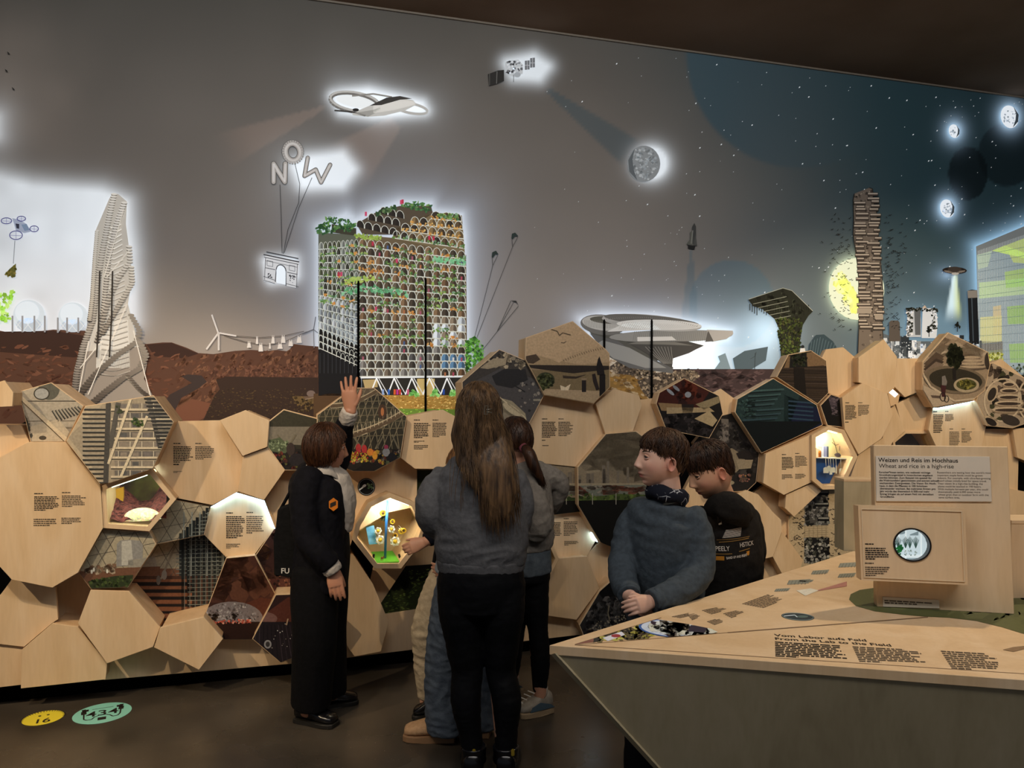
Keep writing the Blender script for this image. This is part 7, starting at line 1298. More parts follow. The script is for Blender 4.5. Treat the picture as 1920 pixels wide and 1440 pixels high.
text_mesh('lettering', 'FU', J(526.5, 1075, 3.717), (1, 0, 0), UP, .036, newmat('bag_white', '#cfcbc4', .7), t, .0006)
# ------------------------------------------------------------------ girl with long hair, back view
P2 = person('girl with long brown hair in grey-blue sweatshirt and black leggings, back turned', (J(905, 1445, 3.27).x, 3.27, 0)); X = Vector((1, 0, 0))
hd = Head(J(898, 776, 3.27), Vector((-.12, 1, -.02)), (0, 0, 1), 1.1); SKT = skinmat('skin_teen', '#c9967c'); hd.sk = newmat('lid_skin_teen', '#c08c72', .5); HL = hairmat('hair_long_brown', '#33251a', '#6e5439'); hd.hm = HL
bm = bmesh.new(); hd.skin(bm, True); loft(bm, [J(895, 885, 3.27), J(896, 840, 3.26), J(898, 800, 3.26)], [(.06, .06), (.055, .058), (.05, .05)], X)
loft(bm, [J(902, 1080, 3.25), J(900, 960, 3.25), J(895, 885, 3.27)], [.07, .07, .06], X)
for pts in ([J(842, 905, 3.27), J(808, 965, 3.25), J(862, 990, 3.42)], [J(952, 905, 3.27), J(970, 972, 3.29), J(930, 992, 3.46)]): loft(bm, pts, [.03, .03, .027], X)
hand(bm, J(862, 990, 3.42), (1, .1, .1), (0, 0, 1), (0, 1, 0), .165, (.2, .2, .2, .2)); hand(bm, J(930, 992, 3.46), (-1, .1, .1), (0, 0, 1), (0, 1, 0), .165, (.2, .2, .2, .2))
for pts in ([J(862, 1085, 3.25), J(876, 1262, 3.25), J(885, 1430, 3.25)], [J(944, 1085, 3.25), J(938, 1262, 3.25), J(948, 1430, 3.25)]): loft(bm, [J(902, 1080, 3.25)] + pts, [.06, .055, .045, .035], X)
o = fuse('body', bm, .0045, SKT, P2, 3); tint(o, '#c9967c', hd); hd.eyes(P2, IRB)
SWB = clothmat('sweatshirt_greyblue', '#58585a', '#646467', 60, .25); LEG = clothmat('leggings_black', '#07080b', '#0c0d11', 60, .15, .7)
bm = bmesh.new()
loft(bm, [J(902, 1052, 3.25), J(903, 1020, 3.25), J(902, 985, 3.25), J(898, 930, 3.25), J(895, 893, 3.26), J(895, 868, 3.27), J(896, 852, 3.27)], [(.186, .145), (.197, .155), (.195, .155), (.185, .145), (.172, .125), (.12, .09), (.07, .066)], X, 30, 4, .1, .1)
loft(bm, [J(832, 896, 3.27), J(815, 922, 3.26), J(807, 958, 3.24), J(824, 985, 3.30), J(868, 990, 3.43)], [.058, .066, .066, .064, .058], X, 18, 4, .6, .1)
loft(bm, [J(962, 896, 3.27), J(970, 922, 3.27), J(973, 965, 3.28), J(960, 990, 3.38), J(926, 992, 3.47)], [.056, .062, .062, .06, .056], X, 18, 4, .6, .1)
fuse('sweatshirt', bm, .0065, SWB, P2, 6, .007, 9, (1, 1, 1.7), 3)
bm = bmesh.new(); loft(bm, [J(902, 1068, 3.25), J(902, 1046, 3.25)], [(.183, .142), (.190, .150)], X, 30, 4, .05, .05); fuse('hem_band', bm, .0065, SWB, P2, 3, .001, 60, (1, 1, .1))
bm = bmesh.new()
loft(bm, [J(902, 1045, 3.25), J(902, 1085, 3.24), J(902, 1130, 3.25)], [(.165, .13), (.182, .14), (.175, .135)], X, 26, 4, .1, .3)
loft(bm, [J(863, 1090, 3.25), J(864, 1140, 3.24), J(871, 1210, 3.25), J(876, 1258, 3.26), J(873, 1310, 3.24), J(882, 1375, 3.25), J(886, 1412, 3.25)], [(.098, .11), (.095, .11), (.078, .085), (.066, .07), (.064, .066), (.048, .05), (.043, .045)], X, 20, 4, .4, .05)
loft(bm, [J(942, 1090, 3.25), J(942, 1140, 3.24), J(940, 1210, 3.25), J(939, 1258, 3.26), J(950, 1310, 3.24), J(949, 1375, 3.25), J(948, 1412, 3.25)], [(.098, .11), (.094, .11), (.074, .082), (.063, .068), (.062, .066), (.048, .05), (.043, .045)], X, 20, 4, .4, .05)
fuse('leggings', bm, .0065, LEG, P2, 5, .0025, 12, (1, 1, 2))
for x, hx_ in ((887, 872), (948, 938)):
    s_ = shoe('boot', Vector((J(x, 1440, 3.2).x, 3.19, 0)), Vector((J(x, 1440, 3.2).x + (x - 915) * .0006, 3.45, 0)), .092, .088, LTH, SOL, P2)
    bm = bmesh.new(); a_ = Vector((J(x, 1440, 3.2).x, 3.245, .06)); loft(bm, [a_, a_ + UP * .03, a_ + UP * .062], [.054, .051, .055], X, 18, 3, .3, 0); fuse('boot_shaft', bm, .005, LTH, P2, 3, .002, 20)
    o = box('pull_tab', a_ + Vector((.004 if x < 900 else .03, -.05, .055)), .014, 0.005, .03, newmat('tab_yellow', '#8f7a1c', .7), P2)
# long hair: cap, clip, falling lengths
hl = lambda x, y: np.interp(y, [-.11, -.04, .0, .03, .06, .09], [-.09, -.085, -.06, -.03, .03, .055]); TT = lambda x, y, z: .014 + .004 * np.clip(-z / .1, 0, 1)
bm = bmesh.new(); hd.cap(bm, hl, TT, .003, 8); hd.strands(bm, hl, TT, 380, 9, (.1, 1.4), 1.5, r=.0014, over=.001, swirl=.25)
YB = 3.095
loft(bm, [J(893, 775, 3.19), J(888, 820, 3.175), J(882, 862, 3.14), J(886, 890, 3.10), J(892, 915, 3.085)], [(.085, .04), (.095, .042), (.06, .03), (.03, .016), (.012, .008)], X, 18, 4, .5, .8)
loft(bm, [J(918, 770, 3.17), J(920, 820, 3.15), J(924, 870, 3.11), J(930, 920, 3.085), J(936, 960, 3.08), J(940, 972, 3.08)], [(.05, .028), (.075, .034), (.083, .034), (.075, .026), (.05, .016), (.03, .01)], X, 18, 4, .5, .8)
rs = random.Random(4)
for k in range(560):
    u = rs.random(); x0 = 856 + 92 * u; x1 = 872 + 106 * u + rs.gauss(0, 5); e = (945 + 38 * math.exp(-((x1 - 935) / 40) ** 2) + rs.gauss(0, 16)) if x1 > 902 else 845 + rs.random() * 75
    if rs.random() < .05: x1 -= rs.random() * 45; e = rs.uniform(900, 965)
    y0 = 742 + rs.random() * 40; P = []
    for i in range(9):
        t = i / 8; yy = y0 + (e - y0) * t; pinch = math.exp(-((yy - 775) / 22) ** 2) * (.75 if x0 > 885 else .1); xx = x0 + (x1 - x0) * t ** .8 + (912 - x0) * pinch * .8 + 2.5 * math.sin(t * 7 + k)
        dpt = np.interp(yy, [740, 800, 850, 900, 990], [3.135, 3.118, 3.105, 3.075, 3.062]) + .05 * ((xx - 905) / 60) ** 2 * (1 if yy < 880 else .45); P.append(J(xx, yy, float(dpt) - rs.random() * .010))
    tube_into(bm, P, [.0006] + [.0013] * 7 + [.0005], 3, False)
frombm('hair', bm, HL, P2, True)
CLP = newmat('clip_metal', '#7d7466', .3, .6, .7); hc = bpy.data.objects.new('hair_clip', None); hc.location = J(913, 775, 3.07); COL.objects.link(hc); hc.matrix_world = Matrix.Translation(hc.location); tag(hc, 'small rectangular metal claw clip in the long brown hair', 'hair clip')
bm = bmesh.new(); a_ = [J(x, y, 3.075) for x, y in ((909, 761), (915, 761), (914, 777), (908, 777))]; [tube_into(bm, [a_[i], a_[(i + 1) % 4]], .0024, 6) for i in range(4)]; frombm('clip_frame', bm, CLP, hc); tube('clip_jaw', [J(912, 769, 3.075), J(917, 768, 3.078), J(921, 767, 3.09)], .004, CLP, hc, 8); tube('clip_jaw', [J(912, 773, 3.075), J(917, 773, 3.078), J(921, 774, 3.09)], .004, CLP, hc, 8)
# ------------------------------------------------------------------ girl with ponytail
P3 = person('girl with ponytail in pale grey sweatshirt, black leggings and sneakers, hand on hip', (J(1005, 1340, 3.86).x, 3.86, 0)); hd = Head(J(966, 826, 3.86), Vector((-.55, .85, -.05)), (0, 0, 1), 1.0); hd.sk = hd_sk = newmat('lid_skin_b', '#c08c72', .5); HD = hairmat('hair_dark_brown', '#22130c', '#432a1a'); hd.hm = HD
fw = Vector((-.45, .89, 0)); rt_ = fw.cross(UP)
bm = bmesh.new(); hd.skin(bm, True); loft(bm, [J(978, 890, 3.86), J(972, 868, 3.86), J(968, 840, 3.86)], [.055, .05, .048], rt_); loft(bm, [J(992, 1075, 3.86), J(988, 980, 3.86), J(978, 890, 3.86)], [.06, .055, .05], rt_)
loft(bm, [J(1008, 893, 3.88), J(1050, 908, 3.93), J(1026, 960, 4.02)], [.036, .032, .026], rt_); hand(bm, J(1026, 960, 4.02), (-.6, .2, -.5), (0, .5, 1), (.6, .6, .2), .16, (.2, .2, .2, .2))
loft(bm, [J(955, 893, 3.82), J(950, 960, 3.80), J(940, 985, 3.95)], [.036, .032, .026], rt_); hand(bm, J(940, 985, 3.95), (-.5, .8, 0), (0, 0, 1), (0, -.4, .4), .16, (.3, .3, .3, .3))
loft(bm, [J(992, 1075, 3.86), J(1004, 1100, 3.86), J(1008, 1190, 3.86), J(1014, 1315, 3.88)], [.06, .055, .045, .034], rt_); loft(bm, [J(992, 1075, 3.86), J(975, 1100, 3.9), J(965, 1190, 3.9), J(955, 1305, 3.98)], [.06, .055, .045, .034], rt_)
o = fuse('body', bm, .0045, SKT, P3, 3); tint(o, '#c9967c', hd); hd.eyes(P3, IRB)
hl = lambda x, y: np.interp(y, [-.11, -.04, .0, .03, .06, .09], [-.055, -.05, -.01, .01, .045, .06]); TT = lambda x, y, z: .010 + 0 * z
bm = bmesh.new(); hd.cap(bm, hl, TT, .0015, 4); hd.strands(bm, hl, TT, 260, 3, (-.2, 1.4), .9, r=.0012, over=.0005, swirl=.5)
tp_ = [J(984, 840, 3.76), J(993, 852, 3.73), J(1000, 872, 3.72), J(1010, 890, 3.72), J(1020, 908, 3.73)]; loft(bm, tp_, [.022, .030, .030, .02, .006], X, 14, 4, .5, .5)
for k in range(120):
    a = rs.random() * 6.28; q = Vector((math.cos(a), .6 * math.sin(a), .3 * math.sin(a))); P = [p + q * w_ for p, w_ in zip(tp_, (.018, .029 * rs.uniform(.9, 1.1), .030, .022, .008))]; P[-1] = P[-1] + Vector((rs.gauss(0, .006), 0, rs.gauss(-.01, .012))); tube_into(bm, P, [.001, .0014, .0014, .0012, .0005], 3, False)
frombm('hair', bm, HD, P3, True); tube('hair_tie', [J(980, 838, 3.775), J(987, 845, 3.755)], .024, newmat('tie_pink', '#7a3f48', .7), P3, 14)
SWG = clothmat('sweatshirt_grey', '#77716a', '#857f77', 60, .25); DNM = clothmat('denim_shirt', '#4a525a', '#59626a', 40, .3)
bm = bmesh.new()
loft(bm, [J(990, 1028, 3.86), J(990, 1000, 3.86), J(988, 955, 3.86), J(984, 910, 3.86), J(980, 885, 3.86), J(974, 868, 3.86)], [(.125, .10), (.135, .115), (.135, .115), (.135, .11), (.12, .09), (.06, .058)], rt_, 24, 4, .1, .1)
loft(bm, [J(1002, 886, 3.88), J(1025, 893, 3.9), J(1047, 905, 3.93), J(1043, 930, 3.97), J(1028, 955, 4.02)], [.062, .058, .052, .05, .042], rt_, 18, 4, .6, .1)
loft(bm, [J(992, 900, 3.78), J(1006, 945, 3.74), J(1012, 985, 3.74), J(1000, 1005, 3.76)], [.05, .062, .06, .045], rt_, 18, 4, .6, .4)
fuse('sweatshirt', bm, .0065, SWG, P3, 5, .007, 14, (1, 1, 1.5), 9)
bm = bmesh.new(); loft(bm, [J(992, 1074, 3.86), J(991, 1045, 3.86), J(990, 1010, 3.86)], [(.118, .10), (.118, .10), (.11, .095)], rt_, 22, 4, .05, .05); fuse('shirt_tail', bm, .0065, DNM, P3, 3, .003, 20)
bm = bmesh.new(); loft(bm, [J(992, 1050, 3.86), J(992, 1085, 3.86)], [(.11, .095), (.11, .095)], rt_, 20, 4, .2, .3)
loft(bm, [J(1003, 1085, 3.86), J(1004, 1130, 3.86), J(1009, 1185, 3.86), J(1013, 1230, 3.86), J(1012, 1294, 3.88)], [.072, .068, .05, .05, .036], rt_, 18, 4, .4, .05); loft(bm, [J(975, 1085, 3.9), J(970, 1130, 3.9), J(965, 1185, 3.9), J(960, 1230, 3.92), J(955, 1285, 3.97)], [.07, .066, .05, .05, .036], rt_, 18, 4, .4, .05); fuse('leggings', bm, .0065, LEG, P3, 4, .002, 14, (1, 1, 2))
SNK = newmat('sneaker_white', '#a39c90', .6); noisy(SNK, '#8d877c', '#aaa398', 30); SNS = newmat('sneaker_sole', '#a08c70', .7); SNB = newmat('sneaker_blue', '#4a6070', .6)
for h_, t_ in ((stick((1030, 1332)), stick((972, 1345))), (stick((968, 1296)), stick((920, 1306)))):
    s_ = shoe('sneaker', h_, t_, .088, .085, SNK, SNS, P3, None, .028); m_ = h_.lerp(t_, .42); sd = (t_ - h_).cross(UP).normalized(); sd = sd if sd.y < 0 else -sd; dd = (t_ - h_).normalized()
    q = [m_ + sd * .0475 + dd * u_ + UP * v_ for u_, v_ in ((-.08, .034), (.06, .03), (.05, .052), (.0, .068), (-.06, .05))]; prism('side_patch', q, [p - sd * .006 for p in q], SNB, s_)
    bm = bmesh.new(); [tube_into(bm, [h_ + dd * (.10 + .022 * k) + sd * .022 + UP * (.112 - .012 * k), h_ + dd * (.112 + .022 * k) - sd * .022 + UP * (.112 - .012 * k)], .003, 6) for k in range(4)]; frombm('laces', bm, WHITE, s_)
    tube('sock', [h_ + dd * .05 + UP * .075, h_ + dd * .05 + UP * .13], .036, newmat('sock', '#a8a298', .8), P3, 14)

# ------------------------------------------------------------------ two children behind the long-haired girl
P4 = person('child in beige trousers and navy top bending to the octagonal case, mostly hidden', (J(830, 1350, 3.88).x, 3.88, 0)); fw = Vector((-.8, .6, 0)); rt_ = fw.cross(UP)
hd = Head(J(872, 878, 3.9), Vector((-.8, .6, -.25)), (0, 0, 1), .95, 1); hd.sk = hd_sk; HLB = hairmat('hair_light_brown', '#5a3c22', '#86603a'); hd.hm = HLB
bm = bmesh.new(); hd.skin(bm, True); loft(bm, [J(872, 945, 3.9), J(873, 918, 3.9), J(872, 890, 3.9)], [.055, .05, .046], rt_); loft(bm, [J(852, 1078, 3.9), J(862, 1010, 3.9), J(872, 945, 3.9)], [.06, .055, .05], rt_)
wr = J(797, 1016, 3.74); loft(bm, [J(845, 955, 3.84), J(822, 1000, 3.78), wr], [.035, .03, .025], rt_); hand(bm, wr, J(772, 1026, 3.72) - wr, (-.2, .3, 1), (0, -1, .2), .145, (.55, .6, .65, .7), .4, .03)
loft(bm, [J(893, 955, 3.98), J(890, 1000, 4.02), J(870, 1030, 4.08)], [.035, .03, .025], rt_); hand(bm, J(870, 1030, 4.08), (-.8, .4, -.2), (0, 0, 1), (0, -.5, .5), .145, (.3, .3, .3, .3))
for pts in ([J(840, 1085, 3.85), J(797, 1180, 3.82), J(800, 1318, 3.86)], [J(862, 1085, 3.95), J(850, 1190, 3.97), J(862, 1310, 4.0)]): loft(bm, [J(852, 1078, 3.9)] + pts, [.05, .05, .042, .034], rt_)
o = fuse('body', bm, .0045, SKT, P4, 3); tint(o, '#c9967c', hd); hd.eyes(P4, IRB)
hl = lambda x, y: np.interp(y, [-.11, -.04, .0, .03, .06, .09], [-.085, -.08, -.05, -.02, .03, .055]); TT = lambda x, y, z: .014 + 0 * z
bm = bmesh.new(); hd.cap(bm, hl, TT, .003, 2); hd.strands(bm, hl, TT, 160, 3, (0, 1.4), 1.4, r=.0015); frombm('hair', bm, HLB, P4, True)
NVY = clothmat('navy_top', '#0f111c', '#161926', 50, .25); BEI = clothmat('beige_trousers', '#a5967e', '#b5a68d', 30, .35)
bm = bmesh.new(); loft(bm, [J(848, 1088, 3.9), J(855, 1050, 3.9), J(862, 1000, 3.9), J(868, 955, 3.9), J(872, 925, 3.9)], [(.12, .105), (.125, .11), (.125, .105), (.115, .09), (.05, .05)], rt_, 22, 4, .1, .1)
loft(bm, [J(848, 950, 3.84), J(828, 985, 3.79), J(813, 1003, 3.765), J(801, 1013, 3.745)], [.055, .052, .046, .037], rt_, 16, 4, .6, .1); loft(bm, [J(890, 950, 3.97), J(892, 1000, 4.02), J(874, 1026, 4.07)], [.052, .048, .04], rt_, 16, 4, .6, .1); fuse('top', bm, .0065, NVY, P4, 4, .004, 14)
bm = bmesh.new(); loft(bm, [J(850, 1060, 3.9), J(848, 1092, 3.9)], [(.115, .1), (.115, .1)], rt_, 20, 4, .2, .3)
loft(bm, [J(840, 1078, 3.85), J(822, 1120, 3.83), J(803, 1175, 3.82), J(800, 1230, 3.83), J(803, 1305, 3.86)], [(.085, .09), (.084, .088), (.078, .08), (.062, .066), (.05, .055)], rt_, 20, 4, .4, .04); loft(bm, [J(862, 1078, 3.95), J(855, 1190, 3.97), J(862, 1298, 4.0)], [(.085, .09), (.07, .075), (.05, .055)], rt_, 20, 4, .4, .04); fuse('trousers', bm, .0065, BEI, P4, 4, .008, 12, (1, 1, 1.6), 5)
shoe('shoe', stick((812, 1346)), stick((776, 1344)), .085, .08, LTH, SOL, P4); shoe('shoe', stick((872, 1320)), stick((838, 1312)), .085, .08, LTH, SOL, P4)
P5 = person('child in wide blue jeans and tan slipper boots, upper body hidden by the long-haired girl', (J(850, 1388, 3.58).x, 3.58, 0)); fw = Vector((-.9, .4, 0)).normalized(); rt_ = fw.cross(UP)
hd = Head(J(900, 902, 3.62), Vector((-.85, .5, -.1)), (0, 0, 1), .95, 1); hd.sk = hd_sk; hd.hm = HD
bm = bmesh.new(); hd.skin(bm, True); loft(bm, [J(895, 968, 3.62), J(897, 942, 3.62), J(899, 912, 3.62)], [.055, .05, .046], rt_); loft(bm, [J(872, 1085, 3.6), J(884, 1020, 3.61), J(895, 968, 3.62)], [.06, .055, .05], rt_)
for a_, b_, c_ in ((J(885, 980, 3.55), J(870, 1040, 3.53), J(850, 1065, 3.6)), (J(905, 980, 3.66), J(900, 1040, 3.68), J(870, 1060, 3.69))): loft(bm, [a_, b_, c_], [.035, .03, .025], rt_); hand(bm, c_, (-1, .3, -.2), (0, 0, 1), (0, -1, 0), .145, (.3, .3, .3, .3))
for pts in ([J(858, 1095, 3.56), J(838, 1210, 3.55), J(840, 1375, 3.56)], [J(885, 1095, 3.64), J(893, 1220, 3.66), J(903, 1372, 3.64)]): loft(bm, [J(872, 1085, 3.6)] + pts, [.05, .05, .042, .034], rt_)
o = fuse('body', bm, .005, SKT, P5, 3); tint(o, '#c9967c', hd); hd.eyes(P5, IRB)
bm = bmesh.new(); hd.cap(bm, hl, TT, .003, 2); hd.strands(bm, hl, TT, 120, 3, (0, 1.4), 1.4, r=.0015); frombm('hair', bm, HD, P5, True)
SHB = clothmat('pale_blue_top', '#8d97a0', '#9ba5ae', 40, .25); JNS = clothmat('blue_jeans', '#4a5360', '#5c6672', 24, .35)
bm = bmesh.new(); loft(bm, [J(862, 1072, 3.6), J(866, 1040, 3.6), J(880, 1000, 3.61), J(892, 970, 3.62), J(896, 948, 3.62)], [(.12, .115), (.12, .11), (.115, .10), (.10, .085), (.05, .05)], rt_, 22, 4, .1, .1)
loft(bm, [J(884, 978, 3.56), J(872, 1030, 3.53), J(855, 1060, 3.58)], [.052, .05, .04], rt_, 16, 4, .6, .1); loft(bm, [J(905, 978, 3.66), J(902, 1035, 3.68), J(875, 1057, 3.69)], [.052, .05, .04], rt_, 16, 4, .6, .1); fuse('top', bm, .0065, SHB, P5, 4, .004, 14)
bm = bmesh.new(); loft(bm, [J(868, 1060, 3.6), J(870, 1100, 3.6)], [(.118, .105), (.118, .11)], rt_, 20, 4, .2, .3)
loft(bm, [J(860, 1090, 3.56), J(848, 1150, 3.55), J(838, 1210, 3.55), J(833, 1290, 3.55), J(836, 1368, 3.56)], [(.095, .10), (.092, .1), (.088, .094), (.086, .09), (.088, .09)], rt_, 20, 4, .4, .03); loft(bm, [J(884, 1090, 3.64), J(892, 1220, 3.66), J(902, 1364, 3.64)], [(.09, .095), (.08, .085), (.08, .08)], rt_, 20, 4, .4, .03); fuse('jeans', bm, .0065, JNS, P5, 4, .008, 13, (1, 1, 1.6), 2)
UGG = clothmat('tan_suede', '#b28e6a', '#c09c78', 60, .3); USO = newmat('tan_sole', '#8a6a4c', .7)
shoe('slipper_boot', stick((852, 1386)), stick((758, 1384)), .105, .095, UGG, USO, P5, None, .03); shoe('slipper_boot', stick((918, 1378)), stick((830, 1372)), .1, .095, UGG, USO, P5, None, .03)
# ------------------------------------------------------------------ boy in blue sweatshirt
P6 = person('boy in dark blue sweatshirt and patterned neck scarf looking up to the left, hands clasped', (J(1225, 1500, 2.85).x, 2.86, 0)); fw = Vector((-.55, -.83, 0)).normalized(); rt_ = fw.cross(UP)
hd = Head(J(1241, 864, 2.78), Vector((-.975, -.18, .12)), (.04, 0, 1), .91, 1); SKC = skinmat('skin_child', '#d8ae99'); hd.sk = newmat('lid_skin_child', '#d0a38c', .5); HC = hairmat('hair_brown_short', '#2a1a10', '#49301e'); hd.hm = HC
bm = bmesh.new(); hd.skin(bm, True); loft(bm, [J(1250, 955, 2.79), J(1251, 925, 2.79), J(1248, 895, 2.785)], [(.056, .056), (.050, .054), (.048, .054)], rt_); loft(bm, [J(1235, 1150, 2.87), J(1242, 1060, 2.82), J(1250, 955, 2.79)], [.06, .06, .055], rt_)
w1 = J(1180, 1117, 2.62); loft(bm, [J(1208, 978, 2.84), J(1168, 1050, 2.80), w1], [.036, .032, .025], rt_); hand(bm, w1, J(1210, 1152, 2.55) - w1, (-.4, -.3, 1), (-.3, -1, -.2), .125, (.55, .6, .65, .7), .35, .02)
w2 = J(1222, 1128, 2.56); loft(bm, [J(1280, 978, 2.77), J(1310, 1060, 2.72), w2], [.036, .032, .025], rt_); hand(bm, w2, J(1180, 1140, 2.50) - w2, (0, -.4, 1), (-.1, -1, .3), .128, (.6, .65, .7, .7), .3, .02)
for pts in ([J(1212, 1170, 2.9), J(1205, 1330, 2.87), J(1196, 1560, 2.86)], [J(1265, 1170, 2.92), J(1270, 1330, 2.92), J(1275, 1560, 2.92)]): loft(bm, [J(1235, 1150, 2.87)] + pts, [.05, .05, .042, .034], rt_)
o = fuse('body', bm, .0026, SKC, P6, 3); tint(o, '#d8ae99', hd); hd.eyes(P6, IRG)
hl = lambda x, y: np.interp(y, [-.11, -.05, -.02, .0, .02, .045, .07, .1], [-.065, -.05, -.015, .020, .012, .042, .050, .054]); TT = lambda x, y, z: .005 + .015 * np.clip((z - .02) / .05, 0, 1)
bm = bmesh.new(); hd.cap(bm, hl, TT, .0025, 6, ramp=.03); hd.strands(bm, hl, TT, 420, 7, (.35, 1.45), .8, r=.0018, over=.0005, swirl=.35, lift=.004); hd.strands(bm, lambda x, y: hl(x, y) - .010, TT, 220, 8, (.72, 1.15), .8, (-1.25, 1.25), .0026, -.004, .3, .003); locks(hd, bm, hl, 44, 3, r=.0036); locks(hd, bm, hl, 40, 5, drop=.012, r=.0026); frombm('hair', bm, HC, P6, True)
SBL = clothmat('sweatshirt_blue', '#3b434a', '#454e56', 60, .22)
bm = bmesh.new()
loft(bm, [J(1245, 1165, 2.87), J(1245, 1130, 2.85), J(1243, 1080, 2.83), J(1242, 1010, 2.81), J(1244, 968, 2.80), J(1248, 950, 2.79), J(1250, 938, 2.79)], [(.145, .115), (.15, .12), (.148, .12), (.145, .112), (.142, .10), (.10, .08), (.056, .056)], rt_, 28, 4, .1, .1)
loft(bm, [J(1194, 966, 2.85), J(1179, 998, 2.84), J(1168, 1048, 2.80), J(1168, 1085, 2.72), J(1179, 1114, 2.63)], [.050, .053, .050, .047, .040], rt_, 18, 4, .6, .1)
loft(bm, [J(1295, 966, 2.76), J(1306, 998, 2.74), J(1312, 1045, 2.72), J(1304, 1082, 2.68), J(1268, 1110, 2.61), J(1226, 1126, 2.565)], [.050, .054, .053, .052, .047, .040], rt_, 18, 4, .6, .1)
fuse('sweatshirt', bm, .006, SBL, P6, 5, .0065, 12, (1, 1, 1.4), 11)
for a_, b_ in ((J(1176, 1106, 2.66), J(1180, 1118, 2.62)), (J(1236, 1122, 2.573), J(1221, 1128, 2.558))): bm = bmesh.new(); loft(bm, [a_, b_], [.042, .040], rt_, 18, 3, 0, 0); fuse('cuff', bm, .004, SBL, P6, 2, .001, 80)
GTR = newmat('scarf_navy', '#10131c', .8, .1); _b = GTR.node_tree.nodes['Principled BSDF']; _v = nd(GTR, 'ShaderNodeTexVoronoi', feature='DISTANCE_TO_EDGE'); _v.inputs['Scale'].default_value = 38; _tc = nd(GTR, 'ShaderNodeTexCoord'); lk(GTR, _tc.outputs['Object'], _v.inputs['Vector']); _nn = nd(GTR, 'ShaderNodeTexNoise'); _nn.inputs['Scale'].default_value = 24; lk(GTR, _tc.outputs['Object'], _nn.inputs['Vector'])
_r = nd(GTR, 'ShaderNodeValToRGB'); _r.color_ramp.elements[0].position = .02; _r.color_ramp.elements[0].color = (.42, .44, .48, 1); _r.color_ramp.elements[1].position = .05; _r.color_ramp.elements[1].color = (.010, .012, .02, 1); lk(GTR, _v.outputs['Distance'], _r.inputs[0])
_r2 = nd(GTR, 'ShaderNodeValToRGB'); _r2.color_ramp.elements[0].position = .5; _r2.color_ramp.elements[1].position = .56; lk(GTR, _nn.outputs['Fac'], _r2.inputs[0]); _mx = nd(GTR, 'ShaderNodeMix', data_type='RGBA'); lk(GTR, _r2.outputs[0], _mx.inputs[0]); _mx.inputs[6].default_value = (.010, .012, .02, 1); lk(GTR, _r.outputs[0], _mx.inputs[7]); lk(GTR, _mx.outputs[2], _b.inputs['Base Color'])
def scarf(name, c, ax, prof, mat, par, N=36, droop=.0, dd=None):
    bm = bmesh.new(); ax = Vector(ax).normalized(); a_ = ax.cross(Vector((0, 1, 0))).normalized(); b_ = ax.cross(a_); RG = []
    for (r1, r2, h_) in prof: RG.append([bm.verts.new(Vector(c) + a_ * (r1 * math.cos(t)) + b_ * (r2 * math.sin(t)) + ax * (h_ + .004 * math.sin(5 * t + h_ * 90)) + (Vector(dd) * droop * max(0, (a_ * math.cos(t) + b_ * math.sin(t)).dot(Vector(dd).normalized())) ** 2 if dd else Vector())) for t in np.linspace(0, 2 * math.pi, N, endpoint=False)])
    for i in range(len(RG)):
        A_, B_ = RG[i], RG[(i + 1) % len(RG)]
        for k in range(N): bm.faces.new((A_[k], A_[(k + 1) % N], B_[(k + 1) % N], B_[k]))
    bmesh.ops.subdivide_edges(bm, edges=bm.edges, cuts=1, smooth=1); return frombm(name, bm, mat, par, True)
scarf('neck_scarf', J(1250, 930, 2.785), (.30, .18, 1), [(.056, .058, .024), (.066, .068, .032), (.078, .080, .022), (.080, .082, -.002), (.070, .074, -.022), (.058, .062, -.010)], GTR, P6, dd=(-.35, -.4, -.5), droop=.045)
bm = bmesh.new(); loft(bm, [J(1240, 1140, 2.88), J(1240, 1180, 2.89)], [(.13, .11), (.13, .11)], rt_, 20, 4, .2, .3)
for pts in ([J(1214, 1165, 2.9), J(1206, 1320, 2.87), J(1198, 1530, 2.87)], [J(1266, 1165, 2.92), J(1270, 1320, 2.92), J(1275, 1530, 2.92)]): loft(bm, pts, [.08, .066, .06], rt_, 18, 4, .4, .03)
fuse('trousers', bm, .0065, TRS, P6, 4, .003, 12)
shoe('shoe', Vector((J(1200, 1500, 2.87).x + .03, 2.93, 0)), Vector((J(1200, 1500, 2.87).x - .09, 2.70, 0)), .085, .08, LTH, SOL, P6); shoe('shoe', Vector((J(1276, 1500, 2.92).x + .03, 2.99, 0)), Vector((J(1276, 1500, 2.92).x - .09, 2.76, 0)), .085, .08, LTH, SOL, P6)
